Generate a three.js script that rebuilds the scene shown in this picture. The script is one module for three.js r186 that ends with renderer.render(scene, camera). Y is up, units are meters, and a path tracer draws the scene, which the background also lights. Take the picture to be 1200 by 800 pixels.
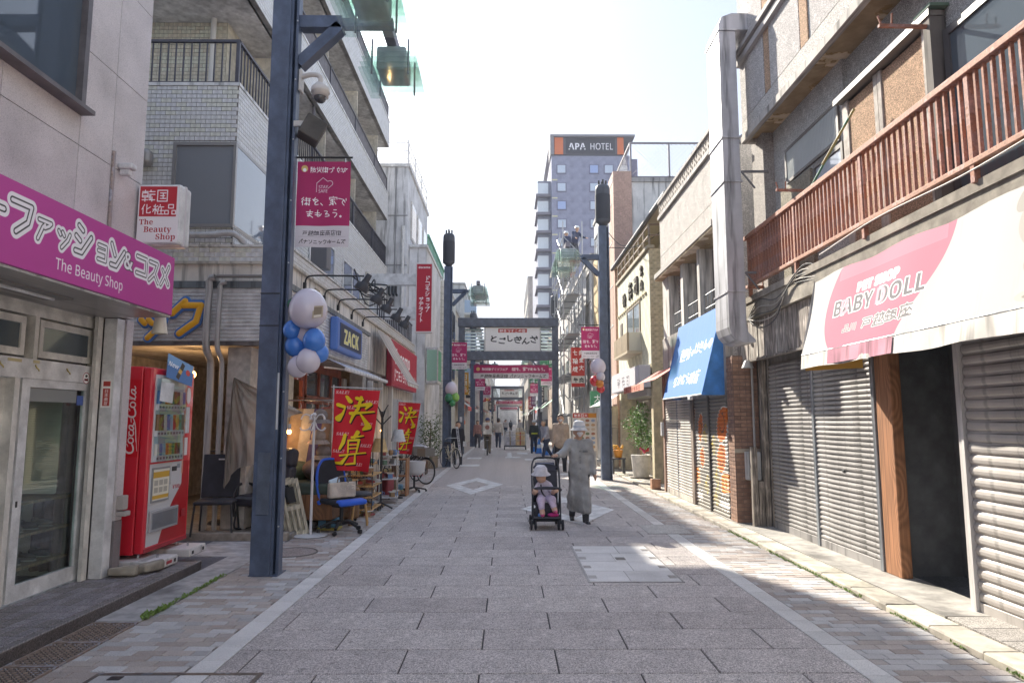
import * as THREE from 'three';
import { mergeGeometries, mergeVertices, toCreasedNormals } from 'three/addons/utils/BufferGeometryUtils.js';
import { MarchingCubes } from 'three/addons/objects/MarchingCubes.js';
import { RoundedBoxGeometry } from 'three/addons/geometries/RoundedBoxGeometry.js';

// ---------------------------------------------------------------- camera, sky, sun, exposure
const W = 1024, H = 682;
const scene = new THREE.Scene();
const camera = new THREE.PerspectiveCamera(53.13, W / H, 0.05, 1500);
const EYE = new THREE.Vector3(0, 1.6, 0);
const YAW = Math.atan(5 / 800), PITCH = Math.atan(92 / 800);
const FWD = new THREE.Vector3(Math.sin(YAW) * Math.cos(PITCH), Math.sin(PITCH), -Math.cos(YAW) * Math.cos(PITCH));
const RGT = new THREE.Vector3().crossVectors(FWD, new THREE.Vector3(0, 1, 0)).normalize();
const UPV = new THREE.Vector3().crossVectors(RGT, FWD);
camera.position.copy(EYE);
camera.lookAt(EYE.clone().add(FWD));
camera.updateMatrixWorld();

const SUNV = new THREE.Vector3(-1, 1.7, -2.3).normalize();      // towards the sun: ahead and to the left
const EXPOSURE = 5.8;
{
  const w = 512, h = 256, data = new Float32Array(w * h * 4), d = new THREE.Vector3();
  for (let j = 0; j < h; j++) for (let i = 0; i < w; i++) {
    const ph = ((i + 0.5) / w - 0.5) * 2 * Math.PI, th = ((j + 0.5) / h - 0.5) * Math.PI;
    d.set(Math.cos(th) * Math.cos(ph), Math.sin(th), Math.cos(th) * Math.sin(ph));
    const el = Math.max(0, d.y), c = Math.max(0, d.dot(SUNV));
    const hz = Math.exp(-el * 2.6), glow = 0.03 * Math.pow(c, 3) + 0.4 * Math.pow(c, 10) + 4 * Math.pow(c, 50);
    const k = (j * w + i) * 4, s = 0.34;
    data[k] = s * (0.20 + 0.62 * hz + glow);
    data[k + 1] = s * (0.28 + 0.57 * hz + glow * 0.97);
    data[k + 2] = s * (0.45 + 0.43 * hz + glow * 0.95);
    data[k + 3] = 1;
  }
  const t = new THREE.DataTexture(data, w, h, THREE.RGBAFormat, THREE.FloatType);
  t.mapping = THREE.EquirectangularReflectionMapping; t.magFilter = t.minFilter = THREE.LinearFilter;
  t.colorSpace = THREE.LinearSRGBColorSpace; t.needsUpdate = true;
  scene.background = t; scene.environment = t;
}
const sun = new THREE.DirectionalLight(new THREE.Color(1, 0.93, 0.80), 2.0);
sun.position.copy(SUNV).multiplyScalar(120); sun.target.position.set(0, 0, -20);
sun.position.add(sun.target.position);
sun.castShadow = true; sun.shadow.radius = 1.2; sun.shadow.mapSize.set(4096, 4096);
Object.assign(sun.shadow.camera, { left: -60, right: 60, top: 60, bottom: -60, near: 1, far: 300 });
scene.add(sun, sun.target);

const renderer = new THREE.WebGLRenderer({ antialias: true });
renderer.setSize(W, H);
renderer.shadowMap.enabled = true;
renderer.toneMapping = THREE.LinearToneMapping;
renderer.toneMappingExposure = EXPOSURE;

// ---------------------------------------------------------------- helpers
const V3 = (x, y, z) => new THREE.Vector3(x, y, z);
const ray = (u, v) => FWD.clone().addScaledVector(RGT, (u - 600) / 800).addScaledVector(UPV, (400 - v) / 800);
const G = (u, v, h = 0) => { const r = ray(u, v); return EYE.clone().addScaledVector(r, (h - 1.6) / r.y); };     // on the plane y = h
const FX = (u, v, X) => { const r = ray(u, v); return EYE.clone().addScaledVector(r, X / r.x); };                  // on a facade x = X
const FZ = (u, v, d) => { const r = ray(u, v); return EYE.clone().addScaledVector(r, -d / r.z); };                 // on a cross wall z = -d
let seed = 12345;
const rnd = (a = 1, b) => { seed = (seed * 1664525 + 1013904223) >>> 0; const r = seed / 4294967296; return b === undefined ? r * a : a + (b - a) * r; };
const pick = (a) => a[Math.floor(rnd(a.length))];
const used = {};
const numbered = (n) => { const k = used[n] = (used[n] ?? -1) + 1; return k ? `${n}_${String(k).padStart(3, '0')}` : n; };
const offs = new Map();
function uvBox(g) {                                                   // uv in metres from the dominant axis of the normal
  if (!g.attributes.normal) g.computeVertexNormals();
  const p = g.attributes.position, n = g.attributes.normal, uv = new Float32Array(p.count * 2);
  for (let i = 0; i < p.count; i++) {
    const ax = Math.abs(n.getX(i)), ay = Math.abs(n.getY(i)), az = Math.abs(n.getZ(i));
    let a, b;
    if (ay > ax && ay > az) { a = p.getX(i); b = p.getZ(i); } else if (ax > az) { a = p.getZ(i); b = p.getY(i); } else { a = p.getX(i); b = p.getY(i); }
    uv[i * 2] = a; uv[i * 2 + 1] = b;
  }
  g.setAttribute('uv', new THREE.BufferAttribute(uv, 2));
  return g;
}
function join(gs) {
  if (!Array.isArray(gs)) return gs;
  gs = gs.flat(3);
  if (gs.length === 1) return gs[0];
  return mergeGeometries(gs.map((g) => { const q = g.index ? g.toNonIndexed() : g; for (const k of Object.keys(q.attributes)) if (!['position', 'normal', 'uv'].includes(k)) q.deleteAttribute(k); return q; }));
}
function mesh(name, gs, m, keepUV) {
  let g = join(gs);
  if (!keepUV) uvBox(g);
  const o = new THREE.Mesh(g, m); o.name = name; o.castShadow = o.receiveShadow = true;
  return o;
}
// a top-level group at a thing's base; with world = true its parts are given in world coordinates
function thing(name, label, category, pos = [0, 0, 0], { group, turn = 0, world = false, kind } = {}) {
  const o = new THREE.Group(); o.name = numbered(name); o.position.set(...pos); o.rotation.y = turn;
  o.userData = { label, category }; if (group) o.userData.group = group; if (kind) o.userData.kind = kind;
  scene.add(o); if (world) offs.set(o, V3(...pos));
  return o;
}
function part(parent, name, gs, m, { label, keepUV, stuff } = {}) {
  const o = mesh(name, gs, m, keepUV), off = offs.get(parent);
  if (off) { o.geometry.translate(-off.x, -off.y, -off.z); offs.set(o, off); }
  if (label) o.userData.label = label;
  if (stuff) o.userData.kind = 'stuff';
  parent.add(o); return o;
}
function single(name, label, category, gs, m, { group, keepUV, kind, base } = {}) {
  const o = mesh(numbered(name), gs, m, keepUV);
  o.geometry.computeBoundingBox(); const b = o.geometry.boundingBox, c = base ? V3(...base) : V3((b.min.x + b.max.x) / 2, b.min.y, (b.min.z + b.max.z) / 2);
  if (kind !== 'structure') { o.geometry.translate(-c.x, -c.y, -c.z); o.position.copy(c); }
  if (label) o.userData.label = label; if (category) o.userData.category = category;
  if (group) o.userData.group = group; if (kind) o.userData.kind = kind;
  scene.add(o); return o;
}
const structure = (name, gs, m, opts = {}) => single(name, opts.label, undefined, gs, m, { ...opts, kind: 'structure' });
function copyOf(o, pos, { turn = 0, label, group, scale } = {}) {
  const c = o.clone(); c.name = numbered(o.name.replace(/_\d{3}$/, '')); c.position.set(...pos); c.rotation.y = turn; if (scale) c.scale.setScalar(scale);
  c.userData = { ...o.userData }; if (label) c.userData.label = label; if (group) c.userData.group = group;
  scene.add(c); return c;
}
// geometry: boxes by extents (d = depth down the street, z = -d), bars, tubes
const B = (x0, x1, y0, y1, d0, d1) => { const g = new THREE.BoxGeometry(Math.abs(x1 - x0), Math.abs(y1 - y0), Math.abs(d1 - d0)); g.translate((x0 + x1) / 2, (y0 + y1) / 2, -(d0 + d1) / 2); return g; };
const RB = (x0, x1, y0, y1, d0, d1, r = 0.01, s = 2) => { const g = new RoundedBoxGeometry(Math.abs(x1 - x0), Math.abs(y1 - y0), Math.abs(d1 - d0), s, r); g.translate((x0 + x1) / 2, (y0 + y1) / 2, -(d0 + d1) / 2); return g; };
function bar(a, b, r, r2 = r, seg = 8) {
  const A = V3(...a), Bv = V3(...b), L = A.distanceTo(Bv), g = new THREE.CylinderGeometry(r2, r, L, seg);
  g.applyQuaternion(new THREE.Quaternion().setFromUnitVectors(V3(0, 1, 0), Bv.clone().sub(A).normalize()));
  return g.translate(...A.add(Bv).multiplyScalar(0.5).toArray());
}
function beam(a, b, w, h) {                                            // rectangular bar from a to b
  const A = V3(...a), Bv = V3(...b), L = A.distanceTo(Bv), g = new THREE.BoxGeometry(w, h, L), m = new THREE.Matrix4();
  const dir = Bv.clone().sub(A).normalize(), up = Math.abs(dir.y) > 0.95 ? V3(1, 0, 0) : V3(0, 1, 0);
  m.lookAt(V3(0, 0, 0), dir.negate(), up); g.applyMatrix4(m);
  return g.translate((A.x + Bv.x) / 2, (A.y + Bv.y) / 2, (A.z + Bv.z) / 2);
}
const tube = (pts, r, seg = 6, n = pts.length * 5, closed = false) => new THREE.TubeGeometry(new THREE.CatmullRomCurve3(pts.map((p) => V3(...p)), closed), n, r, seg, closed);
const ball = (x, y, z, r, sx = 1, sy = 1, sz = 1, n = 14) => new THREE.SphereGeometry(r, n, Math.ceil(n * 0.7)).scale(sx, sy, sz).translate(x, y, z);
const lathe = (pts, n = 20) => new THREE.LatheGeometry(pts.map((p) => new THREE.Vector2(...p)), n);
function quad(a, b, c, d, nu = 1, nv = 1, bend) {                      // a..d corners (bl, br, tr, tl), uv 0..1
  const g = new THREE.PlaneGeometry(1, 1, nu, nv), p = g.attributes.position, A = V3(...a), Bq = V3(...b), Cq = V3(...c), Dq = V3(...d), q = V3();
  for (let i = 0; i < p.count; i++) {
    const s = p.getX(i) + 0.5, t = p.getY(i) + 0.5;
    q.set(0, 0, 0).addScaledVector(A, (1 - s) * (1 - t)).addScaledVector(Bq, s * (1 - t)).addScaledVector(Cq, s * t).addScaledVector(Dq, (1 - s) * t);
    if (bend) bend(q, s, t);
    p.setXYZ(i, q.x, q.y, q.z);
  }
  g.computeVertexNormals(); return g;
}
function prism(outline, z0, z1) {                                      // extrude an outline of [x, y] from z0 to z1
  const s = new THREE.Shape(outline.map((p) => new THREE.Vector2(...p)));
  const g = new THREE.ExtrudeGeometry(s, { depth: Math.abs(z1 - z0), bevelEnabled: false }); return g.translate(0, 0, Math.min(z0, z1));
}
function prismX(outline, x0, x1) {                                     // outline of [d, y], extruded along x
  const g = prism(outline.map(([d, y]) => [d, y]), 0, Math.abs(x1 - x0));
  const m = new THREE.Matrix4().set(0, 0, 1, Math.min(x0, x1), 0, 1, 0, 0, -1, 0, 0, 0, 0, 0, 0, 1);
  g.applyMatrix4(m); return g;
}

// ---------------------------------------------------------------- textures and materials
function noiseTex(size, metres, fn, { srgb = true, bump } = {}) {
  const data = new Uint8Array(size * size * 4);
  for (let j = 0; j < size; j++) for (let i = 0; i < size; i++) {
    const c = fn(i / size, j / size, i, j), k = (j * size + i) * 4;
    const [r, g, b] = Array.isArray(c) ? c : [c, c, c];
    data[k] = Math.max(0, Math.min(255, r * 255)); data[k + 1] = Math.max(0, Math.min(255, g * 255)); data[k + 2] = Math.max(0, Math.min(255, b * 255)); data[k + 3] = 255;
  }
  const t = new THREE.DataTexture(data, size, size); t.wrapS = t.wrapT = THREE.RepeatWrapping;
  t.magFilter = THREE.LinearFilter; t.minFilter = THREE.LinearMipmapLinearFilter; t.generateMipmaps = true;
  t.repeat.set(1 / metres, 1 / metres); if (srgb) t.colorSpace = THREE.SRGBColorSpace; t.needsUpdate = true;
  return t;
}
const hash = (x, y, s) => { let h = (x * 374761393 + y * 668265263 + s * 974711) | 0; h = Math.imul(h ^ (h >>> 13), 1274126177); return ((h ^ (h >>> 16)) >>> 0) / 4294967296; };
function vn(x, y, per, s, perY = per) {                                // tileable value noise, x and y in 0..1
  x *= per; y *= perY; const xi = Math.floor(x), yi = Math.floor(y); let fx = x - xi, fy = y - yi;
  fx = fx * fx * (3 - 2 * fx); fy = fy * fy * (3 - 2 * fy);
  const a = (i, j) => hash((xi + i) % per, (yi + j) % perY, s);
  return (a(0, 0) * (1 - fx) + a(1, 0) * fx) * (1 - fy) + (a(0, 1) * (1 - fx) + a(1, 1) * fx) * fy;
}
const fbm = (x, y, p, s, oct = 5, pY = p) => { let v = 0, w = 0.5, t = 0; for (let o = 0; o < oct; o++) { v += w * vn(x, y, p << o, s + o, pY << o); t += w; w *= 0.55; } return v / t; };
const T = {
  conc: noiseTex(512, 2.4, (x, y) => { const a = fbm(x, y, 4, 1), b = fbm(x, y, 32, 9, 4); const st = Math.max(0, fbm(x, y, 3, 21, 5) - 0.55) * 1.2; return 0.72 + 0.36 * (a - 0.5) + 0.3 * (b - 0.5) + 0.14 - st; }),
  grain: noiseTex(512, 0.6, (x, y, i, j) => { const b = hash(i >> 1, j >> 1, 6), c = hash(i >> 2, j >> 2, 8), e = hash(i >> 3, j >> 3, 12); return 0.76 + (b - 0.5) * 0.26 + (c - 0.5) * 0.32 + (e - 0.5) * 0.22 + 0.14 * (fbm(x, y, 6, 2, 3) - 0.5); }),
  panel: noiseTex(512, 1.1, (x, y, i, j) => { const b = hash(i >> 1, j >> 1, 16), c = hash(i, j, 3); return 0.9 + 0.16 * (fbm(x, y, 3, 31, 4) - 0.5) + (b > 0.9 ? -0.12 : 0) + (c - 0.5) * 0.14; }),
  streak: noiseTex(512, 2.0, (x, y) => { const a = fbm(x, y, 24, 4, 4, 2), b = fbm(x, y, 5, 14, 5); const s = Math.max(0, a - 0.54) * 2.2; return 0.9 - s * 0.55 + 0.26 * (b - 0.5); }),
  wood: noiseTex(512, 0.9, (x, y) => { const g = fbm(x, y, 40, 7, 4, 2), w = 0.5 + 0.5 * Math.sin((vn(x, y, 6, 3, 2) * 5 + x * 6) * 6.283); return 0.72 + 0.34 * (g - 0.5) + 0.14 * w; }),
  oldwood: noiseTex(512, 0.7, (x, y) => { const g = fbm(x, y, 48, 11, 4, 3), p = fbm(x, y, 10, 13, 4, 5); const k = Math.max(0, p - 0.5) * 1.4; return 0.62 + 0.7 * (g - 0.5) + k * 0.5; }),
  rust: noiseTex(512, 0.8, (x, y) => { const a = fbm(x, y, 7, 41, 5), b = fbm(x, y, 40, 45, 3), k = a > 0.6 ? 1 : 0; const v = 0.78 + 0.3 * (b - 0.5); return k ? [v * 1.06, v * 1.12, v * 1.2] : [v, v * 0.96, v * 0.92]; }),
  speck: noiseTex(256, 0.12, (x, y, i, j) => 0.5 + 0.5 * (hash(i >> 1, j >> 1, 77) - 0.5) + 0.4 * (hash(i >> 2, j >> 2, 78) - 0.5), { srgb: false }),
  cloth: noiseTex(256, 0.5, (x, y, i, j) => 0.86 + 0.16 * (hash(i, j, 91) - 0.5) + 0.3 * (fbm(x, y, 4, 95, 4) - 0.5)),
  rough: noiseTex(256, 0.9, (x, y) => 0.55 + 0.7 * (fbm(x, y, 5, 61, 5) - 0.3), { srgb: false }),
  soft: noiseTex(256, 0.7, (x, y) => fbm(x, y, 3, 66, 4), { srgb: false }),
};
const meanLin = new Map();
for (const t of Object.values(T)) { const d = t.image.data; let a = 0, n = 0; for (let i = 0; i < d.length; i += 64) { a += Math.pow(d[i + 1] / 255, 2.2); n++; } meanLin.set(t, a / n); }
const mats = new Map();
function M(color, roughness = 0.7, map, o = {}) {
  const key = JSON.stringify([color, roughness, map && Object.keys(T).find((k) => T[k] === map), o.key || Object.entries(o).map(([k, v]) => k + (v && v.isTexture ? v.uuid : JSON.stringify(v)))]);
  if (mats.has(key)) return mats.get(key);
  const { key: _, ...rest } = o, phys = ['transmission', 'clearcoat', 'sheen', 'ior'].some((k) => k in rest);
  const m = new (phys ? THREE.MeshPhysicalMaterial : THREE.MeshStandardMaterial)({ color, roughness, side: THREE.DoubleSide, ...(map ? { map } : {}), ...rest });
  for (const c of 'rgb') m.color[c] = Math.pow(m.color[c], 0.75);                             // named colours are picked from the shade: lift them to surface albedo
  if (map) { if (!meanLin.has(map)) { const d = map.image.data; let a = 0, n = 0; for (let i = 0; i < d.length; i += 64) { a += Math.pow(d[i + 1] / 255, 2.2); n++; } meanLin.set(map, a / n); } m.color.multiplyScalar(1 / meanLin.get(map)); for (const c of 'rgb') m.color[c] = Math.min(m.color[c], 0.98); }   // the map carries only the variation: keep the named colour as the mean
  mats.set(key, m); return m;
}
const metalPaint = (c, r = 0.45) => M(c, r, T.cloth, { bumpMap: T.speck, bumpScale: 0.0002 });
const GLASS = M('#e4efee', 0.03, null, { transmission: 1, thickness: 0, ior: 1.5 });
const DARKGLASS = M('#59656c', 0.05, null, { transmission: 0.45, thickness: 0, ior: 1.5 });
const MIRRORGLASS = M('#39434d', 0.04, null, { metalness: 0.0, clearcoat: 1, clearcoatRoughness: 0.02 });
const BLACK = M('#17181a', 0.5), DARK = M('#2a2b2e', 0.6, T.cloth), WHITE = M('#d9d8d4', 0.55, T.cloth), CHROME = M('#b9bcc0', 0.22, null, { metalness: 1 });
const POLE = M('#39445a', 0.42, T.cloth, { bumpMap: T.speck, bumpScale: 0.0003 });
const STEEL = M('#9fa3a6', 0.4, T.streak, { metalness: 0.6 });

// ---------------------------------------------------------------- lettering: latin by font, kana and kanji by strokes on a ten by ten grid
const GL = {
  'ー': '15 85', 'フ': '12 82 76 39', 'ァ': '23 83 74 55/54 45 29', 'ア': '12 82 73 54/53 45 29', 'ッ': '24 35/44 55/84 76 49', 'ツ': '12 24/42 54/83 76 39', 'シ': '21 42/14 35/18 48 83', 'ョ': '33 83 88 38/35 85', 'ン': '12 35/18 48 83', 'コ': '12 82 88/18 88', 'ス': '12 72 56 19/56 89', 'メ': '71 54 19/23 78',
  'ク': '41 32 14/32 82 76 39', 'ド': '31 39/34 66/61 73/81 93', 'ト': '41 49/44 77', 'モ': '22 72/15 85/42 47 58 88', 'プ': '12 72 65 39/80 91 82 71 80', 'サ': '14 94/33 36/72 75 49', 'テ': '22 82/14 94/54 47 29', 'ラ': '22 82/14 84 76 39', 'イ': '71 54 15/54 59', 'パ': '43 36 18/62 74 88/80 91 82 71 80', 'ナ': '14 94/52 55 29', 'ソ': '22 34/82 76 39', 'ニ': '23 73/18 88', 'ホ': '14 94/51 58 47/25 17/75 87', 'ム': '51 28 88/66 89', 'ズ': '12 62 46 19/46 79/71 83/91 93', 'ェ': '23 83/53 58/18 88', 'ザ': '14 84/33 36/62 65 39/81 83/91 93',
  'づ': '14 53 74 77 49/71 83/91 93', 'く': '71 25 79', 'り': '22 25 34/72 76 49', 'を': '23 73/51 25 54 57/84 56 47 59 88', '、': '17 39', '。': '17 28 19 08 17', 'で': '12 83 55 57 79/74 86/92 94', 'ま': '13 83/25 75/51 57 38 27 46 89', 'も': '14 64/16 66/41 37 48 77 85', 'ろ': '22 72 26 65 87 68 38', 'う': '31 61/24 64 76 49', 'と': '31 45/82 34 26 38 88', 'ご': '32 72/27 48 88/81 83/91 93', 'し': '31 37 48 78 86', 'ぎ': '13 72/15 85/41 76/27 39 79/81 83/92 94', 'ん': '51 18/36 55 58 78 96', 'ざ': '13 73/31 76/27 39 79/81 83/92 94', 'き': '13 82/15 85/41 76/27 49 79', 'す': '13 93/51 56 36 45 55 58 39', 'こ': '32 72/27 49 88', 'の': '52 38 16 24 52 82 85 58', 'は': '21 18/43 93/71 78 47 59 97', 'な': '13 52/32 16/72 83/64 68 47 39 59 88', 'か': '13 73 68 48/41 18/82 95', 'む': '13 62/31 37 18 16 34 37 48 78 76/82 93', 'ら': '31 52/23 26 64 85 77 48',
  '韓': '02 42/21 23/03 43 46 06 03/05 45/26 29/08 48/52 92/61 62/54 94/64 68/55 57/58 98/76 79', '国': '11 81 89 19 11/33 73/35 65/37 77/53 57', '化': '31 15/24 29/51 58 88 87/83 55', '粧': '21 29/05 45/12 13/42 33/24 07/25 47/61 62/53 93/53 49/66 96/74 79/59 99', '品': '31 71 74 34 31/06 36 39 09 06/66 96 99 69 66',
  '防': '11 19/11 31 23 34 36 16/61 62/43 93/63 49/65 85 88 68', '災': '21 13 24/51 43 54/81 73 84/55 47 19/56 89/25 36/75 66', '街': '21 03/23 06/15 19/42 62/51 55/34 64/47 67/56 59/38 68/72 92/74 94/83 89 78', '家': '50 51/13 11 91 93/23 73/53 25/44 57 59 48/55 27/57 19/65 88', '戸': '12 82/24 74 76 26/24 18', '越': '12 42/31 34/04 44/25 28/26 46/25 09 99/52 92/62 57/71 84 97/92 67', '銀': '21 04/21 43/12 33/05 45/24 28/08 48/52 82 85 52/54 84/52 58 77/66 98/86 77', '座': '50 51/11 91/21 19/43 25/43 55/73 65/73 95/53 58/37 77/18 98', '商': '50 51/11 91/32 33/62 63/14 19/14 84 89/43 35/63 75/36 66 68 38 36', '店': '50 51/11 91/21 19/53 56/54 84/36 76 79 39 36',
  '趣': '02 32/21 24/04 34/25 28/05 09 99/42 62/42 46/62 67/44 64/72 92 77/73 97', '味': '02 32 36 06 02/43 93/55 95/71 79/75 49/75 98', '靴': '02 42/12 13/32 33/13 33/04 44 46 06 04/24 29/08 48/61 54/63 69/71 78 98/93 75', '好': '21 17 39/42 18/04 54/52 92 74/74 78 58/45 95', '決': '12 23/04 25/09 27/32 82 85/25 95/52 56 29/56 98', '算': '21 14/22 42/61 54/62 92/24 74 77 27 24/25 75/26 76/18 98/37 29/67 69', '七': '14 84/41 48 88', '輪': '02 42/13 33 36 13/22 29/07 47/71 54/71 94/55 59/55 95 99/65 69/75 79', '焼': '21 25 08/04 15/44 33/26 48/52 92/43 93/71 75/45 95/66 49/76 79 99', '牛': '31 14/23 83/15 95/52 59', '勢': '02 42/21 28/04 44/06 46/61 65 47/53 83 85/15 75/45 39/26 76 79', '寿': '12 82/24 74/15 95/51 29/47 97/77 79/57 68', '司': '12 82 88 69/23 63/25 55 58 28 25', '金': '51 14/51 94/33 73/25 75/53 58/18 98/36 37/76 67', '肉': '13 19/13 83 89/51 35/53 74/46 38/56 78', '祭': '31 14/32 62 36/72 64/55 98/36 76/27 87/57 59/48 29', '用': '21 18/21 81 89/23 83/25 85/51 59', '川': '21 26 19/51 58/81 89', '新': '21 22/12 52/14 54/33 39/16 56/62 59/63 93/83 89', '本': '12 92/51 59/53 17/53 97/37 77', '日': '21 81 89 29 21/25 85', '大': '13 93/51 55 19/55 99', '決済': '',
};
function canvas(w, h, bg) { const c = document.createElement('canvas'); c.width = w; c.height = h; const x = c.getContext('2d'); if (bg) { x.fillStyle = bg; x.fillRect(0, 0, w, h); } x.lineCap = x.lineJoin = 'round'; return x; }
const isJ = (ch) => ch in GL;
function glyph(x, ch, px, py, s, lw, smooth = true) {
  x.lineWidth = lw;
  for (const st of GL[ch].split('/')) {
    const p = st.trim().split(/\s+/).map((q) => [px + (+q[0] + 0.5) * s / 10, py + (+q[1] + 0.5) * s / 10]);
    x.beginPath(); x.moveTo(...p[0]);
    const hira = smooth && ch >= 'ぁ' && ch <= 'ん';
    if (hira && p.length > 2) { for (let i = 1; i < p.length - 1; i++) { const e = i === p.length - 2 ? p[i + 1] : [(p[i][0] + p[i + 1][0]) / 2, (p[i][1] + p[i + 1][1]) / 2]; x.quadraticCurveTo(...p[i], ...e); } } else for (const q of p.slice(1)) x.lineTo(...q);
    x.stroke();
  }
}
function jtext(x, str, px, py, s, { color = '#fff', lw = 0.1, vertical = false, pitch = 1, outline, ow = 0.1, sx = 1 } = {}) {
  const run = (c, w) => { x.strokeStyle = c; [...str].forEach((ch, i) => { if (!isJ(ch)) { if (ch.trim()) { x.save(); x.fillStyle = c; x.font = `bold ${s * 0.9}px sans-serif`; x.textAlign = 'center'; x.textBaseline = 'middle'; x.fillText(ch, px + (vertical ? s / 2 : (i * pitch + 0.5) * s), py + (vertical ? (i * pitch + 0.5) * s : s / 2)); x.restore(); } return; } x.save(); x.translate(px + (vertical ? 0 : i * s * pitch), py + (vertical ? i * s * pitch : 0)); x.scale(sx, 1); if (ch === 'ー' && vertical) { x.translate(s, 0); x.rotate(Math.PI / 2); } glyph(x, ch, 0, 0, s, w * s); x.restore(); }); };
  if (outline) run(outline, lw + 2 * ow);
  run(color, lw);
}
function ctext(x, str, cx, cy, px, { color = '#fff', font = 'sans-serif', weight = 'bold', stretch = 1, skew = 0, outline, ow, align = 'center' } = {}) {
  x.save(); x.translate(cx, cy); x.transform(stretch, 0, -skew, 1, 0, 0); x.font = `${weight} ${px}px ${font}`; x.textAlign = align; x.textBaseline = 'middle';
  if (outline) { x.strokeStyle = outline; x.lineWidth = ow; x.strokeText(str, 0, 0); } x.fillStyle = color; x.fillText(str, 0, 0); x.restore();
}
function printed(x, rough = 0.55, o = {}) {
  const t = new THREE.CanvasTexture(x.canvas); t.colorSpace = THREE.SRGBColorSpace; t.magFilter = THREE.LinearFilter; t.anisotropy = 8;
  const m = new (('transmission' in o) ? THREE.MeshPhysicalMaterial : THREE.MeshStandardMaterial)({ map: t, roughness: rough, side: THREE.DoubleSide, ...o }); return m;
}
const face = (parent, name, a, b, c, d, m, nu = 1, nv = 1, bend) => part(parent, name, quad(a, b, c, d, nu, nv, bend), m, { keepUV: true });
// ---------------------------------------------------------------- ground
const ASPHALT = M('#4c4c50', 0.9, T.grain, { bumpMap: T.speck, bumpScale: 0.003 });
const BED = M('#2b2829', 0.95, T.grain);
const slabMats = ['#a39a97', '#aca39f', '#9b928f', '#a79e9b'].map((c) => M(c, 0.82, T.grain, { bumpMap: T.speck, bumpScale: 0.0016 }));
const CONC = M('#8b867f', 0.88, T.conc, { bumpMap: T.speck, bumpScale: 0.0015 });
const PALEC = M('#a2998a', 0.85, T.conc, { bumpMap: T.speck, bumpScale: 0.0012 });
const RX0 = -1.88, RX1 = 2.25;                                        // road between the border stones
{
  const g = new THREE.PlaneGeometry(700, 900).rotateX(-Math.PI / 2).translate(0, -0.05, -300);
  structure('ground', g, ASPHALT);
}
function chamfer(w, h, l, c) {                                         // block with its top at y = 0, chamfered top edges, 18 triangles
  const a = w / 2, b = l / 2, P = [[-a, -h, -b], [a, -h, -b], [a, -h, b], [-a, -h, b], [-a, -c, -b], [a, -c, -b], [a, -c, b], [-a, -c, b], [-a + c, 0, -b + c], [a - c, 0, -b + c], [a - c, 0, b - c], [-a + c, 0, b - c]];
  const F = []; for (let i = 0; i < 4; i++) { const j = (i + 1) % 4; F.push([i, i + 4, j + 4], [i, j + 4, j], [i + 4, i + 8, j + 8], [i + 4, j + 8, j + 4]); } F.push([8, 11, 10], [8, 10, 9]);
  const pos = []; for (const f of F) for (const k of f) pos.push(...P[k]);
  const g = new THREE.BufferGeometry(); g.setAttribute('position', new THREE.Float32BufferAttribute(pos, 3)); g.computeVertexNormals(); return g;
}
function shiftUV(g) { const uv = g.attributes.uv, a = rnd(3), b = rnd(3); for (let i = 0; i < uv.count; i++) uv.setXY(i, uv.getX(i) + a, uv.getY(i) + b); return g; }
const ROAD = structure('road', [B(RX0 - 0.02, RX1 + 0.02, -0.045, -0.010, -40, 17.11), B(RX0 - 0.02, RX1 + 0.02, -0.045, 0, 17.11, 260)], slabMats[0]);
{
  const L = 1.03, Wd = 0.465, d0 = 4.55 - 3 * Wd, cache = {};
  const geo = (w, l, k) => cache[[w.toFixed(3), l.toFixed(3), k]] ??= shiftUV(uvBox(chamfer(w, 0.04, l, 0.004)));
  ROAD.add(mesh('rear_paving', B(RX0, RX1, -0.009, 0, -40, d0), slabMats[1])); const bed = mesh('joint_bed', B(RX0, RX1, -0.009, -0.008, d0, 17.1), BED); ROAD.add(bed);
  for (let r = 0; r < 30; r++) {
    const a = d0 + r * Wd, off = (r % 2 ? -0.70 : -0.18);
    if (a > 17) break;
    for (let k = -4; k < 6; k++) {
      const x0 = Math.max(RX0, off + k * L), x1 = Math.min(RX1, off + (k + 1) * L);
      if (x1 - x0 < 0.06) continue;
      if (x0 > 0.6 && x0 < 1.0 && a > 6.85 && a < 8.5) { /* slabs beside the cover are cut below */ }
      const w = x1 - x0 - 0.011, l = Wd - (r === 3 ? 0.016 : 0.008);
      const o = new THREE.Mesh(geo(w, l, Math.floor(rnd(3))), pick(slabMats)); o.name = 'slab'; o.castShadow = o.receiveShadow = true;
      o.position.set((x0 + x1) / 2, rnd(-0.0012, 0.0012), -(a + Wd / 2)); ROAD.add(o);
    }
  }
}
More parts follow.
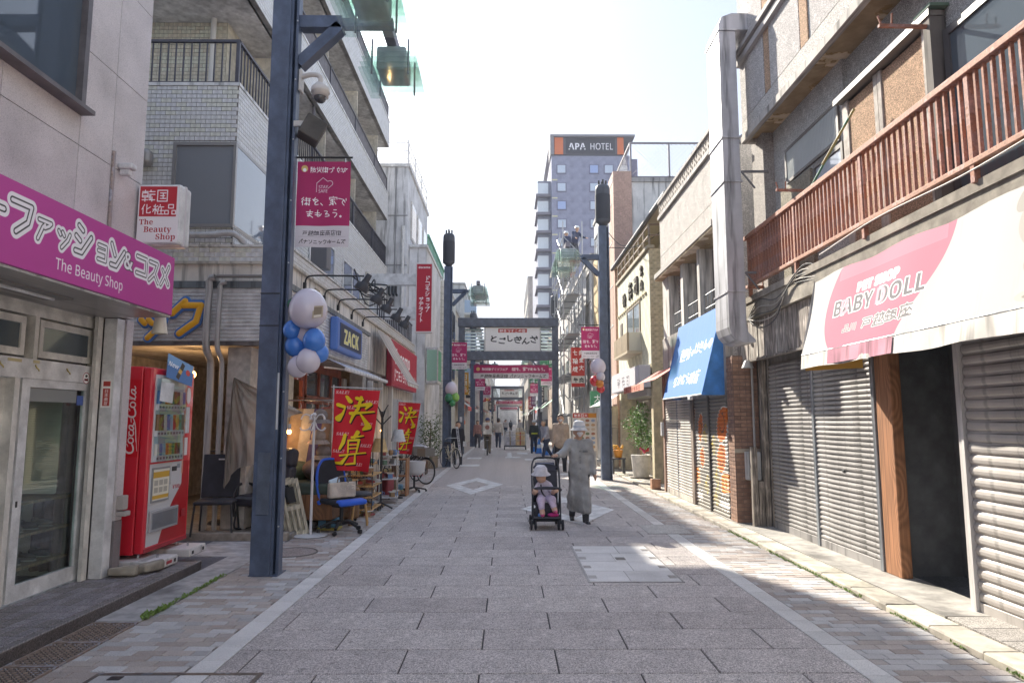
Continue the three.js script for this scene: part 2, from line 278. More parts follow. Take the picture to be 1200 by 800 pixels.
// border stones and brick pavers on both sides
const stoneMats = ['#c6c3c0', '#bdbab7', '#cecbc8'].map((c) => M(c, 0.8, T.panel, { bumpMap: T.speck, bumpScale: 0.001 }));
const paverMats = ['#978b83', '#a3968e', '#aaa6a5', '#989493', '#90827a', '#b2afae', '#9f948e'].map((c) => M(c, 0.85, T.panel, { bumpMap: T.speck, bumpScale: 0.0012 }));
function pavement(name, xs, xe, bs, be, dNear) {
  const p = structure(name, [B(xs, xe, -0.045, -0.010, -40, 60), B(bs, be, -0.045, -0.010, -40, 60)], M('#5d564f', 0.9, T.grain));
  const bl = 0.30, sg = [0, 1, 2].map(() => shiftUV(uvBox(chamfer(be - bs - 0.006, 0.035, bl - 0.006, 0.004))));
  for (let d = 3.6; d < 18; d += bl) { const o = new THREE.Mesh(pick(sg), pick(stoneMats)); o.name = 'border_stone'; o.position.set((bs + be) / 2, rnd(-0.001, 0.001), -(d + bl / 2)); o.castShadow = o.receiveShadow = true; p.add(o); }
  const far = mesh('border_strip', B(bs, be, -0.01, 0, 18, 60), stoneMats[0]); p.add(far);
  const pw = 0.2, pl = 0.1, gp = [0, 1, 2, 3].map(() => shiftUV(uvBox(chamfer(pw - 0.006, 0.03, pl - 0.006, 0.004)))); let n = 0; const rest = paverMats.map(() => []);
  const cut = {};
  for (let r = 0, d = dNear; d < 24; r++, d += pl) {
    const off = [0, 0.1, 0.05, 0.15][r % 4];
    for (let x = xs - off; x < xe - 0.02; x += pw) {
      const x0 = Math.max(xs, x), x1 = Math.min(xe, x + pw); if (x1 - x0 < 0.03) continue;
      const full = x1 - x0 > pw - 0.001, key = (x1 - x0).toFixed(2), g = full ? pick(gp) : (cut[key] ??= uvBox(chamfer(x1 - x0 - 0.006, 0.03, pl - 0.006, 0.004)));
      const mi = Math.floor(rnd(paverMats.length));
      const y = rnd(-0.0025, 0.0015), cx = (x0 + x1) / 2;
      if (n < 300) { n++; const o = new THREE.Mesh(g, paverMats[mi]); o.name = 'paver'; o.position.set(cx, y, -(d + pl / 2)); o.castShadow = o.receiveShadow = true; p.add(o); }
      else if (full) rest[mi].push(gp[0].clone().translate(cx, y, -(d + pl / 2)));
      else rest[mi].push(g.clone().translate(cx, y, -(d + pl / 2)));
    }
  }
  rest.forEach((gs, i) => { if (!gs.length) return; const o = mesh('pavers', gs, paverMats[i], true); o.userData.kind = 'stuff'; p.add(o); });
  const farp = mesh('far_paving', B(xs, xe, -0.01, -0.001, 24, 60), paverMats[1]); p.add(farp);
  p.add(mesh('rear_paving', B(Math.min(xs, bs), Math.max(xe, be), -0.009, 0, -40, 3.55), paverMats[1]));
  return p;
}
pavement('pavement_left', -2.93, -2.06, -2.06, RX0, 3.9);
pavement('pavement_right', RX1 + 0.18, 3.2, RX1, RX1 + 0.18, 4.2);
// right kerb and concrete apron
{
  const k = structure('kerb_right', B(3.2, 3.9, -0.045, -0.012, -4, 60), BED), g = uvBox(chamfer(0.26, 0.09, 0.595, 0.012));
  const gs = [0, 1, 2].map(() => shiftUV(g.clone())), ms = [PALEC, M('#978e80', 0.88, T.conc, { bumpMap: T.speck, bumpScale: 0.0012 }), M('#aca491', 0.85, T.conc, { bumpMap: T.speck, bumpScale: 0.0012 })];
  for (let d = 3; d < 24; d += 0.6) { const o = new THREE.Mesh(pick(gs), pick(ms)); o.name = 'kerb_block'; o.position.set(3.345, 0.045 + rnd(-0.003, 0.003), -(d + 0.3)); o.castShadow = o.receiveShadow = true; k.add(o); }
  k.add(mesh('far_kerb', B(3.215, 3.475, -0.012, 0.045, 24, 60), PALEC));
  const ap = structure('apron_right', [B(3.48, 4.05, -0.045, 0.05, 5.62, 60), B(3.48, 4.05, -0.045, 0.02, 2, 5.6)], CONC);
  const tg = [0, 1].map(() => shiftUV(uvBox(chamfer(0.555, 0.03, 0.295, 0.004)))), tm = ['#807a74', '#8c867f', '#77726d'].map((c) => M(c, 0.85, T.grain));
  for (let d = 2.6; d < 5.4; d += 0.3) { const o = new THREE.Mesh(pick(tg), pick(tm)); o.name = 'paving_tile'; o.position.set(3.765, 0.052, -(d + 0.15)); ap.add(o); o.castShadow = o.receiveShadow = true; }
}
// left: tiled shop step, drain gratings, concrete gutter, side lane
{
  const st = structure('shop_step', B(-6.6, -3.3, -0.045, 0.086, -2, 7.6), M('#6d6564', 0.8, T.grain));
  const tg = [0, 1, 2].map(() => shiftUV(uvBox(chamfer(0.09, 0.02, 0.19, 0.003)))), tm = ['#6f696c', '#777175', '#67615f', '#7d767a'].map((c) => M(c, 0.6, T.grain));
  for (let d = 4.0; d < 7.0; d += 0.2) for (let k = 0; k < 7; k++) { const o = new THREE.Mesh(pick(tg), pick(tm)); o.name = 'floor_tile'; o.position.set(-3.425 - k * 0.1, 0.1, -(d + 0.1)); o.castShadow = o.receiveShadow = true; st.add(o); }
  const nm = M('#66605f', 0.7, T.grain), ng = shiftUV(uvBox(chamfer(0.07, 0.1, 0.145, 0.006)));
  for (let d = 4.0; d < 7.55; d += 0.15) { const o = new THREE.Mesh(ng, d > 6.2 && rnd() < 0.4 ? tm[2] : nm); o.name = 'nosing_tile'; o.position.set(-3.335, 0.1, -(d + 0.075)); o.castShadow = o.receiveShadow = true; st.add(o); }
  structure('gutter', [RB(-3.295, -2.935, -0.06, 0.012, 5.68, 7.0, 0.012), RB(-3.295, -2.935, -0.06, 0.008, 7.01, 8.3, 0.012), RB(-3.9, -2.935, -0.06, 0.006, 8.31, 9.3, 0.012)], M('#918d8c', 0.88, T.conc, { bumpMap: T.speck, bumpScale: 0.001 }));
  structure('side_lane', B(-30, -2.94, -0.048, -0.004, 7.62, 9.48), M('#4a4a52', 0.9, T.grain, { bumpMap: T.speck, bumpScale: 0.002 }));
  const IRON = M('#867b77', 0.55, T.rust, { metalness: 0.2 });
  const gr = (() => {                                                  // perforated anti-slip cover: frame, cross bars and lens-shaped studs
    const o = thing('drain_grating', 'dark steel drain grating touching the concrete gutter beside the shop step', 'grating', [-3.113, 0, -5.42], { group: 'drain gratings beside the step' });
    part(o, 'frame', [B(-0.178, 0.178, -0.02, 0.006, -0.24, -0.225), B(-0.178, 0.178, -0.02, 0.006, 0.225, 0.24), B(-0.178, -0.163, -0.02, 0.006, -0.225, 0.225), B(0.163, 0.178, -0.02, 0.006, -0.225, 0.225)], IRON);
    part(o, 'tray', B(-0.163, 0.163, -0.03, -0.008, -0.225, 0.225), M('#2c2827', 0.8, T.grain));
    const s = [];
    for (let i = 0; i < 9; i++) for (let j = 0; j < 13; j++) { const g = new THREE.BoxGeometry(0.026, 0.01, 0.009).rotateY((i + j) % 2 ? 0.7 : -0.7); g.translate(-0.145 + i * 0.036, -0.003, -0.205 + j * 0.034); s.push(g); }
    part(o, 'studs', s, IRON, { stuff: true });
    return o;
  })();
  ['second', 'third', 'fourth', 'fifth'].forEach((n, k) => copyOf(gr, [-3.113, 0, -5.42 + (k + 1) * 0.485], { label: n + ' dark steel drain grating from the concrete gutter along the shop step' }));
}
{ // old gum and drip spots trodden into the slabs
  const gs = [[], []]; for (let k = 0; k < 260; k++) { const r = rnd(0.006, 0.022); gs[k % 2].push(new THREE.CircleGeometry(r, 7).rotateX(-Math.PI / 2).scale(1, 1, rnd(0.6, 1)).translate(rnd(RX0, RX1), 0.0022, -rnd(4.2, 14))); }
  gs.forEach((g, i) => { const o = mesh('gum_spots', g, M(i ? '#6f6966' : '#817a77', 0.7)); o.userData.kind = 'stuff'; ROAD.add(o); });
}
// weeds in the joints of the right kerb and the left gutter
const LEAF = M('#5d7a2c', 0.8, T.cloth, { transmission: 0.25, thickness: 0 }), LEAF2 = M('#6f8f3a', 0.8, T.cloth, { transmission: 0.25, thickness: 0 });
function leafQuad(l, w) { const g = new THREE.BufferGeometry(); g.setAttribute('position', new THREE.Float32BufferAttribute([0, 0, 0, -w, 0.15 * l, l * 0.5, 0, 0.05 * l, l * 0.55, 0, 0, 0, 0, 0.05 * l, l * 0.55, w, 0.15 * l, l * 0.5, -w, 0.15 * l, l * 0.5, 0, -0.05 * l, l, 0, 0.05 * l, l * 0.55, 0, 0.05 * l, l * 0.55, 0, -0.05 * l, l, w, 0.15 * l, l * 0.5], 3)); g.computeVertexNormals(); return g; }
function leafAt(p, l, w, tilt, spin, roll = 0) { return leafQuad(l, w).rotateZ(roll).rotateX(-tilt).rotateY(spin).translate(p[0], p[1], p[2]); }
{
  const spots = [];
  for (let d = 4.4; d < 10.5; d += 0.05) if (fbm((d % 7) / 7, 0.3, 8, 3, 3) > 0.47) spots.push([3.205 + rnd(-0.012, 0.012), d, 0.03]);
  for (let d = 5.75; d < 7.3; d += 0.035) if (fbm((d % 7) / 7, 0.6, 9, 5, 3) > 0.42) spots.push([-2.935 + rnd(-0.02, 0.02), d, d < 6.1 ? 0.06 : 0.035]);
  const gs = [[], []];
  for (const [x, d, s] of spots) for (let k = 0; k < 9; k++) gs[k % 2].push(leafAt([x + rnd(-0.015, 0.015), 0, -d + rnd(-0.03, 0.03)], rnd(0.5, 1.2) * s, 0.22 * s, rnd(0.3, 1.4), rnd(6.28)));
  gs.forEach((g, i) => { const o = mesh(i ? 'weeds_001' : 'weeds', g, i ? LEAF2 : LEAF, false); o.userData = { kind: 'stuff', label: i ? 'lighter small weeds growing in the kerb and gutter joints' : 'small green weeds growing in the kerb and gutter joints', category: 'weeds' }; scene.add(o); });
}
// painted marks
const PAINT = M('#e6e4e0', 0.75, T.cloth, { bumpMap: T.speck, bumpScale: 0.001 });
function mark(name, label, outline, hole, y = 0.004) {
  const s = new THREE.Shape(outline.map(([x, d]) => new THREE.Vector2(x, d)));
  if (hole) s.holes.push(new THREE.Path(hole.map(([x, d]) => new THREE.Vector2(x, d))));
  const g = new THREE.ExtrudeGeometry(s, { depth: 0.002, bevelEnabled: false }).rotateX(-Math.PI / 2).translate(0, y, 0);
  return single(name, label, 'road marking', g, PAINT);
}
mark('diamond_marking', 'white outlined diamond painted on the road before the shop with racks', [[-1.53, 17.05], [-0.80, 15.0], [-0.11, 17.3], [-0.83, 19.3]], [[-1.17, 17.1], [-0.8, 16.05], [-0.46, 17.25], [-0.83, 18.25]]);
mark('diamond_marking', 'white outlined diamond painted on the road beneath the woman with the pushchair', [[0.25, 12.6], [1.15, 10.72], [1.92, 12.5], [1.1, 14.6]], [[0.66, 12.6], [1.13, 11.5], [1.52, 12.5], [1.1, 13.6]]);
mark('lane_marking', 'white stop bar with a short stem painted on the road', [[-0.1, 29.2], [0.55, 29.2], [0.55, 30.1], [0.18, 30.1], [0.18, 34], [-0.02, 34], [-0.02, 30.1], [-0.1, 30.1]]);
for (const [x0, x1, a, b] of [[0.7, 1.6, 27.6, 28.8], [0.45, 0.95, 32.5, 34], [-1.75, -1.0, 24, 25], [-1.7, -1.1, 28.5, 29.7], [1.15, 2.1, 24.4, 25.4], [-1.4, -0.8, 37, 38.5], [0.6, 1.2, 37, 38.5], [1.2, 2.2, 20.2, 20.9]]) mark('crossing_bar', 'short white bar of the worn crossing before the street gate', [[x0, a], [x1, a], [x1, b], [x0, b]]).userData.group = 'white crossing bars before the gate';
// covers set into the paving
{
  const o = thing('rectangular_cover', 'large rectangular cover of pale slabs in a steel frame set in the road', 'manhole cover', [1.29, 0, -7.95], { world: true });
  const fr = M('#807c7a', 0.5, T.streak, { metalness: 0.4 });
  const a0 = 6.98, a1 = 8.95, x0 = 0.80, x1 = 1.76;
  part(o, 'frame', [B(x0, x1, -0.01, 0.0045, a0, a0 + 0.018), B(x0, x1, -0.01, 0.0045, a1 - 0.018, a1), B(x0, x0 + 0.015, -0.01, 0.0045, a0 + 0.018, a1 - 0.018), B(x1 - 0.015, x1, -0.01, 0.0045, a0 + 0.018, a1 - 0.018)], fr);
  const n = 4, s = (a1 - a0 - 0.05) / n, ms = ['#c6c3c1', '#bab7b6', '#cdcac8'].map((c) => M(c, 0.7, T.panel));
  for (let k = 0; k < n; k++) {
    const da = a0 + 0.025 + k * s, sp = 0.45 + 0.12 * (k % 2);
    for (const [p, q] of [[0.02, sp], [sp, 0.98]]) part(o, 'cover_panel', B(x0 + p * (x1 - x0) + 0.004, x0 + q * (x1 - x0) - 0.004, -0.008, 0.0065, da + 0.005, da + s - 0.005), ms[(k * 2 + (p > 0.1)) % 3]);
    for (const sx of [x0 + 0.03, x1 - 0.11]) part(o, 'lifting_slot', B(sx, sx + 0.08, 0.0066, 0.0085, da + s * 0.3, da + s * 0.55), fr);
  }
  part(o, 'name_plate', B(1.25, 1.36, 0.0066, 0.0085, 8.05, 8.2), M('#4d4a49', 0.5, null, { metalness: 0.5 }));
  const r = thing('round_cover', 'round iron manhole cover in the brick pavement behind the big dark post', 'manhole cover', [-2.62, 0, -8.55], { world: true });
  part(r, 'cover', new THREE.CylinderGeometry(0.28, 0.28, 0.02, 40).translate(-2.62, -0.004, -8.55), M('#7f797a', 0.6, T.grain, { metalness: 0.3 }));
  part(r, 'rim', new THREE.TorusGeometry(0.295, 0.012, 6, 48).rotateX(Math.PI / 2).translate(-2.62, 0, -8.55), M('#57524f', 0.5, null, { metalness: 0.5 }));
  const q = thing('corner_cover', 'rectangular dark framed cover set across the white border stones', 'manhole cover', [-2.05, 0, -4.25], { world: true });
  part(q, 'frame', [B(-2.6, -1.55, -0.01, 0.006, 4.52, 4.56), B(-2.6, -2.57, -0.01, 0.006, 3.8, 4.52), B(-1.58, -1.55, -0.01, 0.006, 3.8, 4.52)], M('#55514f', 0.5, T.rust, { metalness: 0.5 }));
  part(q, 'infill', B(-2.57, -2.08, -0.01, 0.0045, 3.8, 4.52), paverMats[3]); part(q, 'infill', B(-2.06, -1.88, -0.01, 0.005, 3.8, 4.52), stoneMats[0]); part(q, 'infill', B(-1.87, -1.58, -0.01, 0.0045, 3.8, 4.52), slabMats[1]);
  part(q, 'lock', B(-2.48, -2.4, 0.0046, 0.008, 4.44, 4.5), BLACK);
  const pl = thing('valve_cover', 'small pale square cover in the right white border', 'manhole cover', [2.3, 0, -10.3], { world: true });
  part(pl, 'cover', B(2.0, 2.62, -0.008, 0.0055, 9.9, 10.7), M('#a19d99', 0.7, T.grain)); for (const r of [9.88, 10.702]) part(pl, 'rim', B(1.98, 2.64, -0.008, 0.0045, r, r + 0.018), M('#6b6765', 0.5, null, { metalness: 0.4 }));
}
// ---------------------------------------------------------------- left: the beauty shop
const LP1 = ['#c4bbba', '#cac1c0', '#beb5b4', '#c7bebc'].map((c) => M(c, 0.78, T.panel, { bumpMap: T.speck, bumpScale: 0.0012 }));
const ALU = M('#c9c5bc', 0.5, T.cloth), ALUW = M('#dedbd4', 0.5, T.cloth), ALUD = M('#4b4745', 0.5, T.cloth);
{
  const o = thing('beauty_shop_building', 'grey stone panelled building with a pale framed glass shop front', 'building', [-5.5, 0, -3], { world: true });
  part(o, 'core_wall', [B(-11, -3.9, 2.62, 8.2, -9, 6.95), B(-11, -6.6, 0, 2.62, -9, 6.95), B(-6.6, -4.15, 0.1, 2.62, -9, 2.2)], M('#6e6768', 0.9, T.panel));
  part(o, 'room_end_wall', B(-6.6, -4.3, 0.09, 2.62, 6.86, 6.95), M('#cdc8c0', 0.9, T.panel));
  // stone panels on the street face, with open joints
  const rows = [2.62, 3.15, 4.05, 4.97, 5.92, 6.9, 7.8, 8.2], cols = [6.97, 6.4, 5.9, 4.95, 4.0, 3.0, 2, 1, 0, -1, -2, -3, -4, -5, -6, -7, -8, -9];
  for (let r = 0; r < rows.length - 1; r++) for (let c = 0; c < cols.length - 1; c++) {
    let [y0, y1, a, b] = [rows[r], rows[r + 1], cols[c + 1], cols[c]];
    if (c >= 2 && r === 2) y1 = 4.36; if (c >= 2 && r === 3) continue; if (c >= 2 && r === 4) y0 = 5.62;
    part(o, 'stone_panel', B(-3.93, -3.85 + rnd(-0.001, 0.001), y0 + 0.004, y1 - 0.004, a + 0.004, b - 0.004), pick(LP1));
  }
  for (let r = 0; r < 6; r++) part(o, 'stone_panel', B(-4.5, -3.935, rows[r] + 0.004, rows[r + 1] - 0.004, 6.955, 7.0), pick(LP1));
  // upper window: frame and two reflecting panes
  const wf = M('#4a4547', 0.45, T.cloth);
  const win = part(o, 'window', [B(-3.9, -3.80, 4.36, 4.42, 0.5, 5.88), B(-3.9, -3.80, 5.56, 5.62, 0.5, 5.88), B(-3.9, -3.80, 4.42, 5.56, 5.82, 5.88), B(-3.9, -3.80, 4.42, 5.56, 4.2, 4.26), B(-3.9, -3.8, 4.42, 5.56, 2.5, 2.56), B(-3.85, -3.72, 4.32, 4.359, 0.5, 5.9)], wf);
  for (const [a, b] of [[4.26, 5.82], [2.56, 4.2], [0.5, 2.5]]) part(win, 'pane', B(-3.868, -3.86, 4.42, 5.56, a, b), MIRRORGLASS);
  // pier beside the door
  part(o, 'pier', [B(-4.28, -3.845, 0.62, 2.6, 6.85, 6.97)], LP1[0]); part(o, 'pier_base', B(-4.28, -3.84, 0.1, 0.615, 6.85, 6.97), M('#6a6162', 0.8, T.panel));
  part(o, 'mail_slot', [RB(-3.845, -3.78, 0.72, 0.86, 6.86, 6.96, 0.01), RB(-3.845, -3.75, 0.66, 0.71, 6.86, 6.96, 0.01)], M('#8f8680', 0.5, T.streak));
  part(o, 'corner_post', RB(-3.99, -3.86, 0.1, 2.6, 6.71, 6.84, 0.008), M('#d6d4d6', 0.45, T.cloth));
  part(o, 'rail', [B(-4.2, -4.04, 0.1, 2.6, 6.8, 6.849)], ALUD); part(o, 'rail', [B(-4.03, -3.995, 0.1, 2.6, 6.62, 6.7)], ALU);
  // sign box soffit and lighting slot
  part(o, 'soffit', B(-4.3, -3.32, 2.6, 2.618, -3, 6.66), M('#8e8a87', 0.35, T.streak, { metalness: 0.35 }));
  const slot = part(o, 'lamp_recess', B(-3.85, -3.6, 2.585, 2.599, 4.3, 5.6), M('#6c6865', 0.5)); part(slot, 'tube', bar([-3.7, 2.575, -4.4], [-3.7, 2.575, -5.5], 0.014), WHITE);
  // shop front: header, transom lights, doors
  const XF = -4.1;
  part(o, 'head_frame', [B(XF - 0.06, XF + 0.03, 2.49, 2.56, 2.2, 6.79), B(XF - 0.05, XF + 0.02, 2.561, 2.6, 2.2, 6.79)], ALU);
  part(o, 'mid_rail', RB(XF - 0.06, XF + 0.035, 1.95, 2.12, 2.2, 6.79, 0.006), ALUW);
  const zt = [6.79, 5.85, 4.85, 3.8];
  for (let k = 0; k < 3; k++) {
    const a = zt[k + 1] + 0.05, b = zt[k] - 0.02;
    part(o, 'mullion', B(XF - 0.05, XF + 0.03, 2.12, 2.49, a - 0.05, a), ALU);
    const t = part(o, 'transom_window', [B(XF - 0.02, XF + 0.02, 2.14, 2.2, a + 0.03, b - 0.08), B(XF - 0.02, XF + 0.02, 2.41, 2.47, a + 0.03, b - 0.08), B(XF - 0.02, XF + 0.02, 2.2, 2.41, a + 0.03, a + 0.08), B(XF - 0.02, XF + 0.02, 2.2, 2.41, b - 0.13, b - 0.08)], ALU);
    part(t, 'pane', B(XF - 0.004, XF + 0.004, 2.2, 2.41, a + 0.08, b - 0.13), DARKGLASS);
  }
  part(o, 'jamb', B(XF - 0.05, XF + 0.03, 0.1, 2.49, 6.735, 6.79), ALU);
  const door = part(o, 'sliding_door', [B(XF - 0.02, XF + 0.022, 0.10, 0.24, 5.76, 6.73), B(XF - 0.02, XF + 0.022, 1.88, 1.95, 5.76, 6.73), B(XF - 0.02, XF + 0.022, 0.24, 1.88, 5.76, 5.86), B(XF - 0.02, XF + 0.022, 0.24, 1.88, 6.63, 6.73)], ALUW);
  part(door, 'pane', B(XF - 0.003, XF + 0.003, 0.24, 1.88, 5.86, 6.63), GLASS); part(door, 'keyhole', [B(XF + 0.022, XF + 0.026, 0.88, 0.93, 5.79, 5.81)], BLACK);
  part(door, 'sticker', B(XF + 0.0035, XF + 0.005, 1.74, 1.83, 6.53, 6.625), M('#3f58a8', 0.5));
  part(door, 'film_strip', B(XF + 0.0035, XF + 0.0045, 1.76, 1.875, 5.87, 6.52), M('#a9aeae', 0.4, null, { transmission: 0.5, thickness: 0 }));
  part(o, 'door_guide', [B(XF - 0.09, XF - 0.05, 0.1, 1.95, 5.6, 5.74), B(XF - 0.05, XF + 0.03, 0.1, 1.95, 5.66, 5.72)], ALU);
  part(o, 'threshold', B(XF - 0.12, XF + 0.05, 0.0865, 0.112, 3, 6.73), STEEL);
  // hooks and old tape on the rail
  for (let k = 0; k < 6; k++) part(o, 'hook', tube([[XF + 0.036, 2.07, -(4.2 + k * 0.42)], [XF + 0.05, 2.045, -(4.2 + k * 0.42)], [XF + 0.06, 2.03, -(4.21 + k * 0.42)], [XF + 0.05, 2.02, -(4.23 + k * 0.42)]], 0.006), M('#b9a35f', 0.4, null, { metalness: 0.6 }));
  for (const [d, l, y] of [[5.1, 0.14, 2.075], [5.3, 0.09, 2.085], [5.55, 0.16, 2.08], [5.85, 0.08, 2.085]]) part(o, 'tape_remnant', B(XF + 0.0352, XF + 0.037, y, y + 0.025, d, d + l), M('#b7a877', 0.8));
  { const x = canvas(128, 128, '#d8d6d2'); x.fillStyle = '#fff'; x.beginPath(); x.arc(64, 64, 60, 0, 7); x.fill(); x.strokeStyle = '#a33'; x.lineWidth = 7; x.stroke(); x.fillStyle = '#7b2a2a'; x.fillRect(30, 70, 68, 26); x.fillStyle = '#222'; x.beginPath(); x.arc(60, 42, 16, 0, 7); x.fill(); x.fillRect(70, 34, 22, 8);
    const c = new THREE.CircleGeometry(0.055, 24).rotateY(Math.PI / 2).translate(XF + 0.0365, 2.0, -6.6); part(o, 'round_sticker', c, printed(x), { keepUV: true }); }
  { const x = canvas(64, 192, '#f0eeea'); x.fillStyle = '#b34038'; x.fillRect(10, 10, 44, 34); x.fillRect(10, 60, 44, 120); x.strokeStyle = '#f0eeea'; for (let k = 0; k < 4; k++) jtext(x, ['日', '本', '商', '店'][k], 18, 64 + k * 28, 26, { color: '#fff' }); part(o, 'notice_sticker', quad([-3.975, 1.72, -6.708], [-3.875, 1.72, -6.708], [-3.875, 1.99, -6.708], [-3.975, 1.99, -6.708]), printed(x), { keepUV: true }); }
  // interior
  part(o, 'room_floor', B(-6.6, -4.2, 0.09, 0.1, 2.2, 6.86), M('#8a7a6a', 0.7, T.wood)); part(o, 'room_back_wall', B(-6.6, -6.55, 0.1, 2.62, 2.2, 6.86), M('#c9c2b8', 0.9, T.panel));
}
{
  const b = thing('venetian_blind', 'white slatted blind standing behind the glass sliding door', 'blind', [-4.5, 0.1, -6.6], { world: true });
  for (let k = 0; k < 44; k++) part(b, 'slat', new THREE.BoxGeometry(0.42, 0.003, 0.04).rotateX(0.75).translate(-4.5, 0.92 + k * 0.022, -6.62), M('#e6e3da', 0.5));
  part(b, 'cord', [bar([-4.6, 0.92, -6.59], [-4.6, 1.9, -6.59], 0.003)], WHITE); part(b, 'head_rail', B(-4.73, -4.27, 1.885, 1.92, 6.59, 6.65), WHITE);
  const s = thing('shoe_shelf', 'wooden shelf of shoes behind the glass sliding door', 'shelf', [-4.75, 0.1, -6.15], { world: true });
  for (const y of [0.3, 0.58, 0.86]) part(s, 'board', B(-5.2, -4.25, y, y + 0.025, 6.1, 6.8), M('#7d6447', 0.6, T.wood));
  for (const d of [6.12, 6.78]) for (const x of [-5.18, -4.27]) part(s, 'post', B(x - 0.015, x + 0.015, 0.1, 0.9, d - 0.012, d + 0.012), ALUD);
  let n = 0;
  for (const y of [0.325, 0.605]) for (let k = 0; k < 6; k++) {
    const d = 6.22 + (k % 3) * 0.2, x = -4.4 - 0.33 * Math.floor(k / 3), c = pick(['#2b2725', '#8c8473', '#43392f', '#5c5248']);
    const sh = thing('shoe', 'low shoe on the wooden shelf behind the glass door', 'shoe', [x, y, -d], { group: 'shoes on the shelf behind the door' });
    part(sh, 'upper', [ball(0, 0.035, 0, 0.05, 2.1, 0.75, 0.8), ball(-0.06, 0.055, 0, 0.04, 1, 0.9, 0.9)], M(c, 0.6, T.cloth)); part(sh, 'sole', ball(0, 0.008, 0, 0.05, 2.25, 0.18, 0.9), M('#b5ac9c', 0.7)); n++;
  }
  single('curtain', 'mauve curtain hanging inside the beauty shop front', 'curtain', (() => { const g = new THREE.PlaneGeometry(0.6, 1.8, 60, 1), p = g.attributes.position; for (let i = 0; i < p.count; i++) p.setZ(i, 0.03 * Math.sin(p.getX(i) * 70)); g.computeVertexNormals(); return g.translate(-4.35, 1.05, -6.83); })(), M('#7a6068', 0.9, T.cloth));
}
// the magenta fascia sign
{
  const o = thing('fascia_sign', 'long magenta box sign with outlined white katakana over the beauty shop front', 'sign', [-3.55, 2.62, -4], { world: true });
  part(o, 'box', [RB(-3.84, -3.315, 2.62, 3.2, -1.5, 6.67, 0.008)], M('#8f3a78', 0.5));
  const w = 2048, h = 256, x = canvas(w, h, '#bd3f97'), L = 4.6;       // face covers d = 2.07 .. 6.67
  const px = (d) => (d - 2.07) / L * w, s = 130;
  const str = 'ーファッション';
  let d = 4.15; for (const ch of str) { const small = 'ァッョ'.includes(ch), sz = small ? 104 : s, sx = 0.92; jtext(x, ch, px(d), 26 + (s - sz) * 0.8, sz, { color: '#2d2b2d', lw: 0.17, outline: '#f2eef1', ow: 0.1, sx }); jtext(x, ch, px(d), 26 + (s - sz) * 0.8, sz, { color: '#f2eef1', lw: 0.095, sx }); d += (small ? 0.215 : 0.255); }
  ctext(x, '&', px(5.86), 100, 92, { color: '#f2eef1', outline: '#2d2b2d', ow: 8 });
  d = 5.96; for (const ch of 'コスメ') { jtext(x, ch, px(d), 34, 112, { color: '#2d2b2d', lw: 0.17, outline: '#f2eef1', ow: 0.1, sx: 0.92 }); jtext(x, ch, px(d), 34, 112, { color: '#f2eef1', lw: 0.095, sx: 0.92 }); d += 0.215; }

  ctext(x, 'The Beauty Shop', px(5.36), 205, 52, { weight: '', color: '#f6f2f4', stretch: 1.0 });
  face(o, 'printed_face', [-3.311, 2.626, -2.07], [-3.311, 2.626, -6.664], [-3.311, 3.194, -6.664], [-3.311, 3.194, -2.07], printed(x, 0.45));
}
// projecting light box
{
  const d0 = 6.86, d1 = 7.1, a = FZ(157, 284, d0), b = FZ(209, 216, d0);
  const o = thing('light_box_sign', 'white and red projecting light box sign with kanji', 'sign', [-3.6, 3.4, -7], { world: true });
  part(o, 'case', RB(-3.83, -3.38, 3.39, 4.03, d0, d1, 0.035, 3), M('#d5d0d2', 0.4, T.cloth)); part(o, 'rim', [RB(-3.835, -3.375, 3.385, 4.035, d0 + 0.09, d0 + 0.13, 0.015)], M('#bdb6ba', 0.4)); part(o, 'bracket', RB(-4.0, -3.83, 3.6, 3.95, 6.94, 7.02, 0.01), M('#c4c0c4', 0.4)); part(o, 'bracket', B(-4.0, -3.83, 3.46, 3.5, 6.96, 7.0), STEEL);
  const x = canvas(440, 620, '#e9e4e5'); x.fillStyle = '#bb2f3c'; x.fillRect(12, 10, 400, 330);
  jtext(x, '韓国', 30, 30, 150, { lw: 0.08, color: '#f4eef0' }); jtext(x, '化粧品', 22, 190, 130, { lw: 0.08, color: '#f4eef0' });
  ctext(x, 'The', 95, 400, 80, { font: 'serif', color: '#a8252f' }); ctext(x, 'Beauty', 220, 480, 86, { font: 'serif', color: '#a8252f' }); ctext(x, 'Shop', 310, 560, 86, { font: 'serif', color: '#a8252f' });
  face(o, 'printed_face', [-3.815, 3.41, -d0 + 0.002], [-3.395, 3.41, -d0 + 0.002], [-3.395, 4.01, -d0 + 0.002], [-3.815, 4.01, -d0 + 0.002], printed(x, 0.4));
  const l = thing('wall_lamp', 'small white bracket lamp on the stone wall beside the light box sign', 'lamp', [-3.85, 4.0, -6.55], { world: true });
  part(l, 'housing', [RB(-3.85, -3.70, 4.06, 4.12, 6.5, 6.6, 0.02), RB(-3.84, -3.74, 4.0, 4.07, 6.52, 6.58, 0.015)], WHITE); part(l, 'conduit', bar([-3.84, 3.2, -6.42], [-3.84, 4.2, -6.42], 0.02), M('#877d7c', 0.6, T.rust));
  const c = thing('hanging_lamp', 'small white bell lamp hanging below the end of the magenta sign', 'lamp', FZ(187, 384, 6.75).toArray());
  part(c, 'shade', lathe([[0.02, 0.12], [0.05, 0.11], [0.06, 0.03], [0.075, -0.06], [0.065, -0.06]], 20), M('#d3cbb9', 0.5)); part(c, 'stem', bar([0, 0.1, 0], [0, 0.24, 0], 0.02), WHITE);
}
